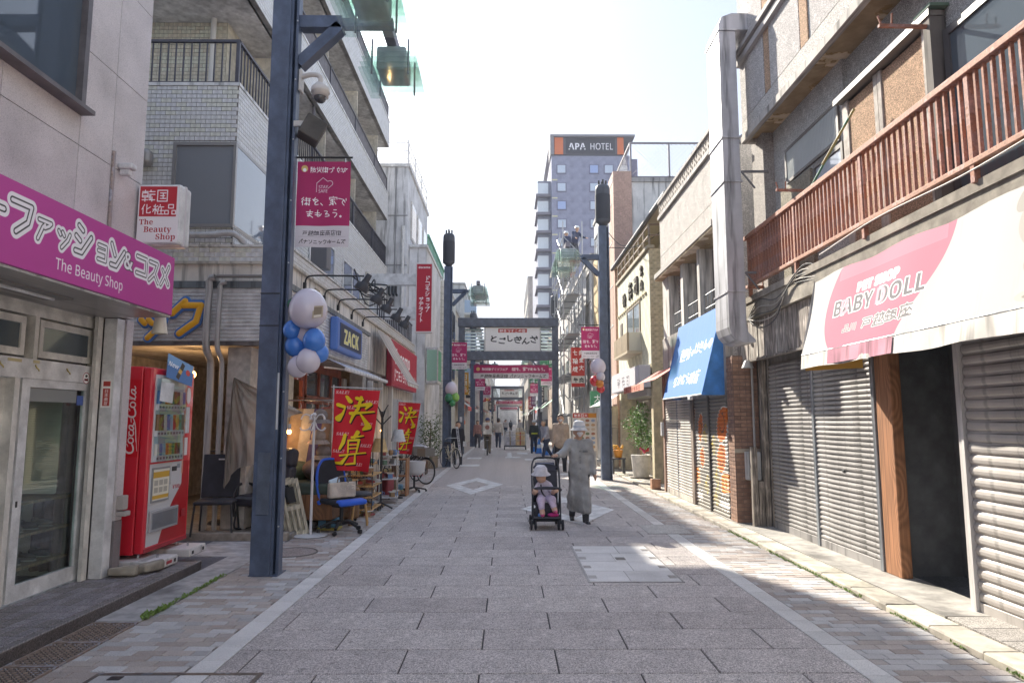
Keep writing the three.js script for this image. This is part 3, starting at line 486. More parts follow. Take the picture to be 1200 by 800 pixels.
// red vending machine on two concrete feet
{
  const o = thing('vending_machine', 'red drinks vending machine with white script lettering on its side', 'vending machine', [-4.1, 0.1, -7.65], { world: true });
  const x0 = -4.42, x1 = -3.72, a = 7.16, b = 8.13, y0 = 0.23, y1 = 2.16, RED = M('#cf1220', 0.32, null, { clearcoat: 0.5, bumpMap: T.soft, bumpScale: 0.002 });
  part(o, 'cabinet', RB(x0, x1 - 0.1, y0, y1, a, b, 0.012, 2), RED);
  const dr = part(o, 'door', RB(x1 - 0.095, x1, y0 + 0.01, y1 - 0.01, a + 0.004, b - 0.004, 0.02, 3), RED);
  // front: display window, panel, slots
  const P = (s) => a + 0.05 + s * (b - a - 0.1);
  part(dr, 'display_surround', [B(x1, x1 + 0.008, 1.16, 2.08, P(0.02), P(0.05)), B(x1, x1 + 0.008, 1.16, 2.08, P(0.74), P(0.78)), B(x1, x1 + 0.008, 2.04, 2.08, P(0.05), P(0.74))], M('#cfcbcb', 0.35));
  part(dr, 'display_back', B(x1 + 0.001, x1 + 0.004, 1.16, 2.04, P(0.05), P(0.74)), M('#a8bcc4', 0.5));
  const cans = ['#2f7a4a', '#d8d3c8', '#c8342c', '#6d4a2b', '#3b6fb0', '#caa43a', '#3a3430', '#8fb9c9'];
  for (const y of [1.24, 1.5, 1.78]) {
    part(dr, 'display_shelf', B(x1 + 0.004, x1 + 0.035, y - 0.075, y - 0.012, P(0.05), P(0.74)), M('#cfd2d6', 0.35));
    for (let k = 0; k < 9; k++) { const d = P(0.09 + k * 0.076), hh = y > 1.7 ? 0.14 : (y > 1.4 ? 0.17 : 0.12); part(dr, 'drink', new THREE.CylinderGeometry(0.024, 0.027, hh, 12).translate(x1 + 0.022, y - 0.01 + hh / 2, -d), M(cans[(k * 3 + Math.round(y * 7)) % 8], 0.3)); part(dr, 'button', B(x1 + 0.035, x1 + 0.04, y - 0.055, y - 0.03, d - 0.017, d + 0.017), M('#5a5f68', 0.4)); }
  }
  part(dr, 'display_window', B(x1 + 0.048, x1 + 0.052, 1.16, 2.04, P(0.05), P(0.74)), GLASS);
  part(dr, 'poster', quad([x1 + 0.055, 1.8, -P(0.02)], [x1 + 0.055, 1.78, -P(0.34)], [x1 + 0.058, 2.0, -P(0.36)], [x1 + 0.058, 2.0, -P(0.03)], 4, 2), M('#d6cfcb', 0.6, T.cloth));
  { const x = canvas(256, 160, '#3f79b8'); x.fillStyle = '#78a9d8'; x.fillRect(0, 0, 256, 60); x.fillStyle = '#1d1b1c'; x.save(); x.translate(130, 80); x.rotate(0.4); x.fillRect(-16, -64, 32, 130); x.fillStyle = '#d6a94a'; x.fillRect(-16, -12, 32, 34); x.restore(); x.fillStyle = '#d23b3b'; x.beginPath(); x.arc(205, 70, 22, 0, 7); x.fill(); ctext(x, 'New', 60, 60, 44, { color: '#fff', skew: 0.3 });
    part(dr, 'top_card', quad([x1 + 0.056, 2.06, -P(0.14)], [x1 + 0.056, 1.98, -P(0.84)], [x1 + 0.04, 2.22, -P(0.9)], [x1 + 0.04, 2.32, -P(0.2)], 4, 1), printed(x, 0.4), { keepUV: true }); }
  { const x = canvas(512, 640, '#b3121d'); x.fillStyle = '#cfcdcd'; x.beginPath(); x.moveTo(0, 0); x.lineTo(512, 0); x.lineTo(512, 60); x.quadraticCurveTo(420, 200, 330, 300); x.quadraticCurveTo(230, 420, 150, 640); x.lineTo(0, 640); x.fill(); x.fillStyle = '#b3121d'; x.fillRect(420, 0, 92, 640); x.fillStyle = '#8e949b'; x.fillRect(330, 20, 60, 36); ctext(x, '¥100', 350, 210, 44, { color: '#b3121d' });
    part(dr, 'lower_print', quad([x1 + 0.003, 0.3, -P(0.0)], [x1 + 0.003, 0.3, -P(1)], [x1 + 0.003, 1.14, -P(1)], [x1 + 0.003, 1.14, -P(0)]), printed(x, 0.35), { keepUV: true }); }
  const adv = part(dr, 'poster_frame', B(x1 + 0.003, x1 + 0.014, 0.74, 1.1, P(0.05), P(0.48)), M('#8c8d90', 0.4, null, { metalness: 0.5 }));
  { const x = canvas(256, 256, '#e9e2cf'); x.fillStyle = '#d7a83c'; x.fillRect(0, 20, 256, 50); x.fillRect(0, 215, 256, 30); x.fillStyle = '#b9b2a2'; for (let k = 0; k < 6; k++) x.fillRect(20 + (k % 3) * 75, 90 + Math.floor(k / 3) * 60, 60, 44); part(adv, 'poster', quad([x1 + 0.0155, 0.76, -P(0.07)], [x1 + 0.0155, 0.76, -P(0.46)], [x1 + 0.0155, 1.08, -P(0.46)], [x1 + 0.0155, 1.08, -P(0.07)]), printed(x), { keepUV: true }); }
  part(dr, 'delivery_flap', RB(x1 + 0.002, x1 + 0.03, 0.44, 0.66, P(0.03), P(0.72), 0.01), M('#a9aaad', 0.25, null, { metalness: 0.4 }));
  part(dr, 'flap_opening', B(x1 + 0.03, x1 + 0.033, 0.47, 0.63, P(0.07), P(0.68)), M('#5b5e63', 0.15, null, { clearcoat: 1 }));
  part(dr, 'coin_panel', B(x1 + 0.003, x1 + 0.01, 0.9, 1.14, P(0.52), P(0.66)), M('#c4c2c2', 0.4)); part(dr, 'bill_slot', B(x1 + 0.01, x1 + 0.014, 1.04, 1.09, P(0.53), P(0.65)), BLACK);
  part(dr, 'coin_return', RB(x1 + 0.003, x1 + 0.02, 0.52, 0.6, P(0.84), P(0.93), 0.006), M('#9a1a20', 0.4)); part(dr, 'label_strip', B(x1 + 0.002, x1 + 0.005, 1.45, 1.75, P(0.83), P(0.95)), WHITE); part(dr, 'label_strip', B(x1 + 0.002, x1 + 0.005, 1.2, 1.4, P(0.84), P(0.93)), M('#d6d2cf', 0.5)); part(dr, 'round_emblem', new THREE.CylinderGeometry(0.05, 0.05, 0.006, 24).rotateZ(Math.PI / 2).scale(1, 1.9, 1).translate(x1 + 0.005, 1.88, -P(0.89)), M('#dcd2cd', 0.4));
  part(dr, 'edge_light', B(x1 + 0.001, x1 + 0.01, 1.0, 2.1, P(0.8), P(0.82)), M('#d78a74', 0.4));
  part(dr, 'kick_plate', B(x1 - 0.01, x1 + 0.006, 0.245, 0.285, a + 0.02, b - 0.02), M('#8e0f18', 0.4));
  // script lettering on the side, reading upwards
  { const x = canvas(768, 224, '#d41424'); x.strokeStyle = '#efe6e4';
    const cv = (w, ...p) => { x.lineWidth = w; x.beginPath(); x.moveTo(p[0], p[1]); for (let k = 2; k + 5 < p.length; k += 6) x.bezierCurveTo(...p.slice(k, k + 6)); x.stroke(); };
    cv(20, 118, 60, 92, 40, 40, 66, 40, 120, 40, 168, 80, 176, 124, 146); cv(8, 118, 60, 132, 72, 122, 92, 104, 92);                       // C
    cv(15, 168, 92, 130, 92, 128, 158, 160, 158, 196, 158, 200, 96, 168, 92); cv(7, 172, 94, 186, 104, 206, 100, 214, 92);                // o
    cv(15, 250, 100, 222, 86, 206, 120, 212, 140, 218, 162, 244, 160, 264, 142);                                                         // c
    cv(15, 312, 98, 282, 86, 262, 118, 268, 142, 274, 164, 300, 156, 312, 104); cv(13, 312, 104, 306, 140, 312, 162, 334, 148);            // a
    cv(10, 344, 118, 356, 114, 366, 112, 378, 112);                                                                                      // hyphen
    cv(20, 470, 58, 440, 36, 394, 66, 394, 120, 394, 172, 434, 178, 480, 146); cv(9, 470, 58, 486, 74, 474, 92, 456, 90); cv(12, 394, 130, 330, 190, 230, 176, 150, 196); cv(7, 150, 196, 120, 206, 90, 200, 60, 212); // C and swash
    cv(15, 520, 92, 484, 92, 482, 158, 514, 158, 548, 158, 552, 96, 520, 92);                                                            // o
    cv(13, 566, 150, 590, 100, 622, 30, 602, 26, 580, 24, 568, 120, 580, 146, 588, 164, 606, 150, 614, 140);                              // l
    cv(15, 668, 98, 638, 86, 618, 118, 624, 142, 630, 164, 656, 156, 668, 104); cv(13, 668, 104, 662, 140, 668, 164, 700, 136);            // a
    const z = -a + 0.002; part(o, 'side_lettering', quad([x0 + 0.30, 1.22, z], [x0 + 0.30, 2.02, z], [x0 + 0.12, 2.02, z], [x0 + 0.12, 1.22, z]), printed(x, 0.3), { keepUV: true });
    o.children.at(-1).position.x += 0.295; }
  for (const d of [a + 0.08, b - 0.08]) for (const x of [x0 + 0.08, x1 - 0.08]) part(o, 'levelling_foot', [bar([x, 0.19, -d], [x, 0.235, -d], 0.012), bar([x, 0.19, -d], [x, 0.198, -d], 0.03)], CHROME);
  for (const [d, t] of [[7.28, 1], [7.95, 0]]) {
    const q = thing('plinth_block', t ? 'white weight block with a red stamp under the red vending machine, by the shop door' : 'white weight block under the vending machine, towards the side lane', 'plinth', [-4.0, 0.1, -d], { world: true });
    part(q, 'slab', RB(-4.55, -3.5, 0.1, 0.19, d - 0.2, d + 0.2, 0.015, 2), M('#c3bfbc', 0.6, T.streak)); part(q, 'slot', [B(-3.5, -3.497, 0.125, 0.16, d - 0.15, d - 0.11), B(-3.5, -3.497, 0.125, 0.16, d + 0.11, d + 0.15)], BLACK);
    if (t) part(q, 'stamp', B(-3.499, -3.496, 0.13, 0.16, d - 0.05, d + 0.06), M('#a92a30', 0.6));
    part(q, 'bolt', bar([-3.62, 0.19, -d], [-3.62, 0.23, -d], 0.012), CHROME);
  }
  for (const [i, p] of [[0, [-3.72, 0.1, -6.85]], [1, [-3.58, 0.1, -7.02]]]) { const g = new RoundedBoxGeometry(0.26, 0.09, 0.2, 3, 0.03); const q = g.attributes.position; for (let k = 0; k < q.count; k++) q.setY(k, q.getY(k) * (1 + 0.2 * Math.sin(q.getX(k) * 13 + i)) + 0.015 * Math.sin(q.getZ(k) * 21)); g.computeVertexNormals(); g.rotateY(0.3 + i).translate(p[0], p[1] + 0.045, p[2]); single('stone_block', i ? 'rough stone resting against the white weight block' : 'rough broken stone block at the foot of the shop pier', 'stone', g, M('#837a6c', 0.9, T.conc)); }
}
// ---------------------------------------------------------------- left: white tiled block with the second-hand shop
const TILEM = ['#e2dbc8', '#e8e1cf', '#d8d1bd', '#e4ddcc'].map((c) => M(c, 0.4, T.cloth)), GROUT = M('#6b6660', 0.9, T.conc);
const TILEW = ['#c9c8c4', '#bfbebb', '#d1d0cd'].map((c) => M(c, 0.35, T.cloth)), GROUTW = M('#7b7977', 0.9, T.conc);
const STUCCO = M('#d0c8bc', 0.85, T.streak, { bumpMap: T.speck, bumpScale: 0.001 }), BEIGE = M('#e4ddcf', 0.9, T.conc);
const budget = new Map();
// glazed tiles laid in running bond; axis 'd': wall faces the camera at depth f, spanning x; axis 'x': wall faces the street at x = f, spanning depth
function tiles(parent, axis, f, a0, a1, y0, y1, ms, { pw = 0.152, ph = 0.0665, t = 0.008, sgn = 1, max = 300, holes = [] } = {}) {
  const stuff = ms.map(() => []), gcache = {}; let left = budget.get(parent) ?? max; const off = offs.get(parent) ?? V3(0, 0, 0), j = 0.009;
  const rows = Math.max(1, Math.round((y1 - y0) / ph)), hh = (y1 - y0) / rows;
  for (let r = 0; r < rows; r++) for (let a = a0 - (r % 2 ? pw / 2 : 0); a < a1 - 0.01; a += pw) {
    const p = Math.max(a0, a), q = Math.min(a1, a + pw); if (q - p < 0.03) continue;
    const y = y0 + r * hh, mid = (p + q) / 2;
    if (holes.some(([h0, h1, v0, v1]) => mid > h0 && mid < h1 && y + hh / 2 > v0 && y + hh / 2 < v1)) continue;
    const w = (q - p - j).toFixed(3), mi = Math.floor(rnd(ms.length));
    const g = gcache[w] ??= uvBox(axis === 'd' ? new THREE.BoxGeometry(+w, hh - j, t) : new THREE.BoxGeometry(t, hh - j, +w));
    const pos = axis === 'd' ? V3(mid, y + hh / 2, -f + sgn * t / 2) : V3(f + sgn * t / 2, y + hh / 2, -mid);
    pos.sub(off);
    if (left > 0) { left--; const o = new THREE.Mesh(g, ms[mi]); o.name = 'wall_tile'; o.position.copy(pos); o.castShadow = o.receiveShadow = true; parent.add(o); } else stuff[mi].push(g.clone().translate(pos.x, pos.y, pos.z));
  }
  budget.set(parent, left);
  const all = stuff.map((s, i) => [s, i]).filter(([s]) => s.length);
  for (const [s, i] of all) { const o = mesh('small_tiles', s, ms[i], true); o.userData.kind = 'stuff'; parent.add(o); }
}
const DS = 9.8, XU = -4.05, XP = -3.2, DE = 22.4;
const RAIL = M('#2e2c33', 0.45, T.cloth);
const zb = thing('tiled_apartment_block', 'white tiled apartment block with long railed balconies above the second-hand shop', 'building', [-5.5, 0, -16], { world: true });
{
  const o = zb;
  const DR = 10.9;                                                     // recessed wall of the upper storeys
  part(o, 'core', [B(-12, -5.0, 5.7, 12.6, DR, DE), B(-12, XU - 0.02, 4.13, 5.75, DS + 0.02, DE)], GROUT);
  part(o, 'podium_roof', B(-12, XP - 0.02, 3.56, 4.12, DS + 0.02, 23.4), STUCCO);
  // balcony slabs with beige soffits
  for (const y of [5.74, 8.28, 10.83]) part(o, 'balcony_slab', [B(-9, XU - 0.1, y, y + 0.16, DS + 0.02, DE)], BEIGE);
  // tiled parapet bands
  [[5.74, 6.6], [8.28, 9.14], [10.83, 11.7]].forEach(([y0, y1], k) => {
    const band = part(o, 'parapet', [B(XU - 0.13, XU - 0.01, y0, y1, DS + 0.01, DE), B(-9, XU - 0.13, y0, y1, DS + 0.01, DS + 0.13)], k ? GROUTW : GROUT); budget.set(band, 0);
    if (!k) tiles(o, 'd', DS + 0.01, -6.2, XU - 0.005, y0, y1, TILEM); else tiles(band, 'd', DS + 0.01, -6.2, XU - 0.005, y0, y1, TILEM);
    tiles(band, 'x', XU - 0.01, DS + 0.01, DE, y0, y1, TILEW);
    part(band, 'coping', [B(XU - 0.15, XU + 0.012, y1, y1 + 0.05, DS - 0.01, DE + 0.01), B(-9, XU - 0.15, y1, y1 + 0.05, DS - 0.01, DS + 0.15)], M('#c9c8c6', 0.5, T.streak));
    // railing
    const ry = y1 + 0.05, rt = ry + (k ? 0.55 : 0.72);
    part(o, 'rail', [B(-9, XU - 0.04, rt - 0.04, rt, DS + 0.05, DS + 0.1), B(XU - 0.09, XU - 0.04, rt - 0.04, rt, DS + 0.1, DE)], RAIL);
    part(o, 'rail', [B(-9, XU - 0.05, ry + 0.02, ry + 0.05, DS + 0.06, DS + 0.09), B(XU - 0.08, XU - 0.05, ry + 0.02, ry + 0.05, DS + 0.09, DE)], RAIL);
    for (const d of [DS + 0.07, 12.4, 15, 17.6, 20.2, DE - 0.03]) part(o, 'rail_post', B(XU - 0.09, XU - 0.04, ry, rt, d - 0.025, d + 0.025), RAIL);
    if (!k) { for (let x = XU - 0.19; x > -6.4; x -= 0.118) part(o, 'baluster', B(x - 0.009, x + 0.009, ry + 0.05, rt - 0.04, DS + 0.065, DS + 0.085), RAIL); for (let d = DS + 0.2; d < DE; d += 0.125) part(o, 'baluster', B(XU - 0.075, XU - 0.055, ry + 0.05, rt - 0.04, d - 0.009, d + 0.009), RAIL); } else part(o, 'railing_screen', B(XU - 0.07, XU - 0.06, ry + 0.06, rt - 0.04, DS + 0.12, DE - 0.05), M('#4a4547', 0.6, T.cloth));
  });
  // recessed wall behind the third floor balcony
  tiles(o, 'd', DR, -6.2, -4.75, 6.0, 8.28, ['#c9c0aa', '#d3cab4', '#bfb6a0'].map((c) => M(c, 0.45, T.cloth)), { holes: [[-5.6, -5.2, 0, 6.2]] });
  part(o, 'return_wall', B(-5.0, -4.74, 5.9, 8.28, DR - 0.001, DR + 1.2), M('#a9a08a', 0.6, T.conc));
  tiles(part(o, 'inner_wall', B(-5.0, -4.97, 5.9, 8.28, DR + 1.2, DE), GROUT), 'x', -4.97, DR + 1.2, DE, 5.9, 8.28, TILEM, { max: 0 });
  for (const [y0, y1] of [[8.44, 10.83], [10.99, 12.5]]) part(o, 'inner_wall', B(-5.02, -4.98, y0, y1, DR, DE), M('#d6cebf', 0.85, T.conc));
  part(o, 'down_pipe', bar([-4.93, 5.9, -10.78], [-4.93, 8.28, -10.78], 0.045, 0.045, 10), M('#c9c6bf', 0.5));
  for (const d of [13.1, 16.2, 19.3]) for (const y of [5.9, 8.44]) { const w = part(o, 'balcony_door', [B(-4.965, -4.93, y + 0.05, y + 2.05, d, d + 0.06), B(-4.965, -4.93, y + 0.05, y + 2.05, d + 1.64, d + 1.7), B(-4.965, -4.93, y + 1.99, y + 2.05, d + 0.06, d + 1.64)], ALUD); part(w, 'pane', B(-4.96, -4.95, y + 0.05, y + 1.99, d + 0.06, d + 1.64), MIRRORGLASS); }
  for (const d of [11.9, 15.1, 18.2, 21.2]) for (const y of [5.9, 8.44]) part(o, 'partition', B(-4.97, XU - 0.16, y, y + 2.3, d, d + 0.05), M('#c4bcab', 0.85, T.conc));
  part(o, 'pipe_post', [bar([XU - 0.12, 6.6, -14], [XU - 0.12, 8.28, -14], 0.035), bar([XU - 0.12, 9.14, -15.2], [XU - 0.12, 10.83, -15.2], 0.035)].slice(0, 1), M('#4c4a4e', 0.5));
  // second floor walls, corner window
  const wy0 = 4.46, wy1 = 5.66;
  tiles(o, 'd', DS + 0.02, -6.2, XU - 0.005, 4.12, 5.74, TILEM, { holes: [[-4.98, XU + 0.1, wy0, wy1]] });
  const sw = part(o, 'street_wall', B(XU - 0.02, XU - 0.005, 4.12, 5.74, DS + 0.02, DE), GROUTW); budget.set(sw, 0);
  tiles(sw, 'x', XU - 0.005, DS + 0.02, DE, 4.12, 5.74, TILEW, { holes: [[DS - 1, 12.0, wy0, wy1], [13.6, 15.6, 4.5, 5.5], [16.4, 18.4, 4.5, 5.5], [19.2, 21.2, 4.5, 5.5]] });
  const wf = M('#8d8a87', 0.4, null, { metalness: 0.5 });
  const cw = part(o, 'corner_window', [B(-4.98, XU + 0.01, wy0 - 0.05, wy0, DS - 0.02, DS + 0.03), B(-4.98, XU + 0.01, wy1, wy1 + 0.05, DS - 0.02, DS + 0.03), B(-4.98, -4.93, wy0, wy1, DS - 0.02, DS + 0.03), B(XU - 0.03, XU + 0.01, wy0, wy1, DS - 0.021, DS + 0.03), B(XU - 0.02, XU + 0.011, wy0 - 0.05, wy0, DS + 0.03, 12.05), B(XU - 0.02, XU + 0.011, wy1, wy1 + 0.05, DS + 0.03, 12.05), B(XU - 0.02, XU + 0.011, wy0, wy1, 12.0, 12.05)], wf);
  part(cw, 'pane', B(-4.93, XU - 0.03, wy0, wy1, DS + 0.004, DS + 0.012), M('#6d7278', 0.12, null, { clearcoat: 1 })); part(cw, 'pane', B(XU + 0.0, XU + 0.006, wy0, wy1, DS + 0.03, 12.0), M('#525c68', 0.05, null, { clearcoat: 1, clearcoatRoughness: 0.02 }));
  for (const d of [13.6, 16.4, 19.2]) { const w = part(o, 'window', [B(XU, XU + 0.03, 4.46, 4.5, d, d + 2), B(XU, XU + 0.03, 5.5, 5.54, d, d + 2), B(XU, XU + 0.03, 4.5, 5.5, d, d + 0.05), B(XU, XU + 0.03, 4.5, 5.5, d + 0.97, d + 1.03), B(XU, XU + 0.03, 4.5, 5.5, d + 1.95, d + 2)], WHITE); for (const q of [0.05, 1.03]) part(w, 'pane', B(XU + 0.008, XU + 0.014, 4.5, 5.5, d + q, d + q + 0.92), MIRRORGLASS); }
  // cornice of three tile courses round the podium, stucco below
  part(o, 'stucco_wall', [B(-9, XP - 0.02, 2.75, 3.56, DS + 0.03, DS + 0.13), B(XP - 0.13, XP - 0.02, 2.75, 3.56, DS + 0.13, 23.4)], STUCCO);
  tiles(o, 'd', DS + 0.02, -6.2, XP - 0.004, 3.9, 4.11, TILEM, { max: 300 });
  tiles(o, 'x', XP - 0.02, DS + 0.02, 23.4, 3.9, 4.11, TILEW);
  part(o, 'coping', [B(XP - 0.3, XP + 0.012, 4.12, 4.15, DS - 0.01, 23.41), B(-9, XP - 0.3, 4.12, 4.15, DS - 0.01, DS + 0.3)], M('#bfbcb6', 0.5, T.streak));
  part(o, 'cornice_lip', [B(XP - 0.02, XP + 0.03, 3.86, 3.9, DS - 0.03, 23.4), B(-9, XP - 0.02, 3.86, 3.9, DS - 0.03, DS + 0.02)], M('#a8a092', 0.7, T.streak));
  // corrugated metal fascia
  const corr = (len, y0, y1) => { const n = Math.round((y1 - y0) / 0.055), out = [[0, y0]]; for (let k = 0; k < n; k++) { const y = y0 + k * 0.055; out.push([0.018, y + 0.01], [0.018, y + 0.032], [0.0, y + 0.045]); } out.push([0, y1], [-0.02, y1], [-0.02, y0]); return prism(out, 0, len); };
  const CM = M('#d0d4da', 0.4, T.cloth, { metalness: 0.1 });
  part(o, 'corrugated_fascia', corr(5.6, 2.72, 3.5).rotateY(-Math.PI / 2).translate(-3.2, 0, 0).applyMatrix4(new THREE.Matrix4().makeTranslation(0, 0, -DS + 0.02)), CM);
  part(o, 'corrugated_fascia', corr(5.6, 2.72, 3.5).translate(XP + 0.01, 0, -15.4), CM);
  part(o, 'fascia_cap', [B(-9, XP + 0.03, 3.5, 3.6, DS - 0.05, DS + 0.03), B(XP - 0.02, XP + 0.05, 3.5, 3.58, DS + 0.03, 15.6)], M('#535a5e', 0.5, T.streak));
  part(o, 'fascia_foot', [B(XP - 0.02, XP + 0.05, 2.66, 2.72, DS, 15.4)], M('#6d6c6b', 0.5, T.streak)); part(o, 'fascia_foot', B(-9, XP - 0.02, 2.66, 2.72, DS - 0.05, DS + 0.02), M('#4d4744', 0.6, T.streak));
  // ground floor room and columns
  const CC = M('#aaa49c', 0.85, T.conc, { bumpMap: T.speck, bumpScale: 0.001 });
  part(o, 'column', RB(-4.08, -3.74, 0.06, 2.66, DS + 0.12, DS + 0.5, 0.012), CC); part(o, 'column', RB(-3.55, -3.25, 0.06, 2.66, 15.3, 15.65, 0.012), CC);
  part(o, 'floor_slab', [B(-9, -2.94, -0.04, 0.06, DS - 0.3, 23.4)], M('#77726c', 0.8, T.conc)); part(o, 'step_edge', RB(-9, -2.95, -0.03, 0.1, DS - 0.42, DS - 0.31, 0.012), M('#847c70', 0.9, T.conc));
  part(o, 'ceiling', B(-9, XP - 0.14, 2.7, 2.75, DS + 0.14, 23.4), M('#a9a39b', 0.9, T.conc));
  part(o, 'back_wall', [B(-6.6, -6.5, 0.06, 2.7, DS, 15.7)], M('#a59e94', 0.9, T.conc)); part(o, 'cross_wall', B(-6.5, -3.4, 0.06, 2.7, 15.66, 15.8), M('#857d73', 0.9, T.conc));
  part(o, 'door_frame', [B(-3.72, -3.66, 0.06, 2.4, 11.2, 11.32), B(-3.72, -3.66, 0.06, 2.4, 12.2, 12.32), B(-3.72, -3.66, 2.3, 2.4, 11.32, 12.2)], M('#8e3a2a', 0.6, T.wood));
  const sf = part(o, 'shop_front', [B(-3.72, -3.64, 0.06, 0.5, 12.33, 14.9), B(-3.72, -3.64, 1.9, 2.05, 12.33, 14.9), B(-3.72, -3.64, 2.5, 2.66, 12.33, 14.9), ...[12.33, 13.2, 14.1, 14.9].map((d) => B(-3.72, -3.64, 0.5, 2.5, d, d + 0.07))], M('#8a4030', 0.6, T.wood)); part(sf, 'pane', B(-3.69, -3.68, 0.5, 2.5, 12.4, 14.9), DARKGLASS);
  part(o, 'grey_panel', B(-3.66, -3.6, 0.5, 2.5, 15.0, 15.28), CC);
  part(o, 'brick_pier', B(-3.66, -3.5, 0.06, 2.66, 10.95, 11.18), M('#b2a890', 0.8, T.conc));
  for (const [x, y1] of [[-4.3, 3.62], [-4.14, 3.55]]) { part(o, 'drain_pipe', tube([[x, 0.06, -DS - 0.08], [x, 2.3, -DS - 0.08], [x, 2.45, -DS - 0.06], [x, 2.62, -DS + 0.1], [x, y1 - 0.1, -DS + 0.1], [x, y1, -DS + 0.11], [x + 0.08, y1 + 0.02, -DS + 0.11]], x < -4.2 ? 0.05 : 0.035, 10, 60), M('#9b9895', 0.5, T.streak)); }
  part(o, 'eave_pipe', bar([-4.2, 3.66, -DS + 0.1], [-3.25, 3.66, -DS + 0.1], 0.025), M('#6b6763', 0.5)); part(o, 'insulated_pipe', tube([[-5.2, 4.28, -DS + 0.08], [-4.4, 4.27, -DS + 0.09], [-4.0, 4.29, -DS + 0.08], [-3.9, 4.2, -DS - 0.1]], 0.045, 8), M('#a9a7a6', 0.7, T.cloth));
  part(o, 'vent_hood', RB(-5.5, -5.24, 5.3, 5.56, DS - 0.2, DS, 0.08, 3), M('#8a8580', 0.4, null, { metalness: 0.5 }));
  part(o, 'wall_patch', B(XP - 0.019, XP + 0.004, 3.66, 3.78, 11.2, 11.45), M('#7f7259', 0.9));
}
// solid katakana on the corrugated metal
function solidLetter(ch, x0, y0, d, s, label) {
  const o = thing('sign_letter', label, 'sign', [x0 + s / 2, y0, -d], { world: true, group: undefined });
  const seg = (w, t, z) => GL[ch].split('/').flatMap((st) => { const p = st.split(' ').map((q) => [x0 + (+q[0] + 0.5) * s / 10, y0 + s - (+q[1] + 0.5) * s / 10]), g = []; for (let i = 1; i < p.length; i++) { const [ax, ay] = p[i - 1], [bx, by] = p[i], L = Math.hypot(bx - ax, by - ay); g.push(new THREE.CapsuleGeometry(w, L, 8, 16).rotateZ(Math.atan2(by - ay, bx - ax) - Math.PI / 2).scale(1, 1, t / (2 * w)).translate((ax + bx) / 2, (ay + by) / 2, z)); } return g; });
  part(o, 'rim', seg(s * 0.14, 0.05, -d + 0.02), M('#2f5fa8', 0.4)); part(o, 'letter', seg(s * 0.085, 0.07, -d + 0.03), M('#ee9f14', 0.4));
}
solidLetter('ク', -4.9, 2.8, DS - 0.06, 0.58, 'orange katakana letter with a blue rim beside the grey drain pipes');
solidLetter('ッ', -5.38, 2.74, DS - 0.06, 0.52, 'orange katakana letter with a blue rim half hidden behind the magenta sign');
// blue box sign
{
  const o = thing('box_sign', 'blue box sign with yellow ZACK lettering on the corrugated fascia', 'sign', [-3.1, 2.86, -13.1], { world: true });
  part(o, 'frame', [RB(XP + 0.03, -3.02, 2.84, 3.44, 12.05, 14.1, 0.04, 3)], M('#3f65b8', 0.4)); part(o, 'inner_panel', B(-3.02, -3.01, 2.93, 3.35, 12.2, 13.95), M('#20304f', 0.5));
  const x = canvas(512, 128, '#20304f'); ctext(x, 'ZACK', 256, 70, 122, { color: '#e7e08a', outline: '#f4f1da', ow: 6, stretch: 1.25 }); face(o, 'lettering', [-3.008, 2.95, -12.25], [-3.008, 2.95, -13.9], [-3.008, 3.33, -13.9], [-3.008, 3.33, -12.25], printed(x));
}
// five gooseneck spotlights
{
  const mk = () => { const o = thing('arm_spotlight', 'black arm spotlight on the stucco, first from the podium corner behind the dark post', 'spotlight', [XP - 0.02, 3.7, -10.6], { group: 'arm spotlights over the second-hand shop' });
    part(o, 'base', B(-0.01, 0.04, -0.05, 0.05, -0.03, 0.03), BLACK); part(o, 'arm', tube([[0.03, 0, 0], [0.03, 0.08, 0], [0.06, 0.14, 0], [0.14, 0.16, 0], [0.5, 0.16, 0], [0.95, 0.155, 0]], 0.014, 8, 40), BLACK);
    const h = part(o, 'lamp_head', lathe([[0.0, 0.16], [0.045, 0.16], [0.05, 0.05], [0.06, 0.0], [0.105, -0.03], [0.11, -0.13], [0.1, -0.13]], 20).rotateZ(-0.5).translate(0.96, 0.04, 0), M('#26262a', 0.5)); part(h, 'lens', new THREE.CylinderGeometry(0.098, 0.098, 0.008, 20).translate(0, -0.12, 0).rotateZ(-0.5).translate(0.96, 0.04, 0), M('#8f8f8a', 0.3)); return o; };
  const a = mk(); for (const [u, v] of [[380, 346], [396, 361], [412, 373], [425, 382]]) { const p = FX(u, v, XP); copyOf(a, [XP - 0.02, 3.7, p.z], { label: 'black arm spotlight on the stucco, ' + { 380: 'second', 396: 'third', 412: 'fourth', 425: 'fifth' }[u] + ' from the podium corner behind the dark post' }); }
}
// rolled striped awning below the fascia
{
  const o = thing('rolled_awning', 'rolled white and blue striped awning with a white front bar', 'awning', [-3, 2.4, -13], { world: true });
  const gs = quad([-2.72, 2.48, -11.6], [-2.72, 2.48, -15.3], [-3.12, 2.66, -15.3], [-3.12, 2.66, -11.6], 1, 1); const x = canvas(16, 64, '#e5e5e8'); x.fillStyle = '#39497f'; for (let k = 0; k < 4; k++) x.fillRect(0, k * 16 + 5, 16, 6); part(o, 'cloth', gs, printed(x, 0.8), { keepUV: true });
  part(o, 'front_bar', RB(-2.76, -2.7, 2.42, 2.49, 11.5, 15.4, 0.02), WHITE); for (const d of [11.7, 15.2]) part(o, 'arm', bar([-3.15, 2.5, -d], [-2.73, 2.45, -d], 0.018), WHITE);
}
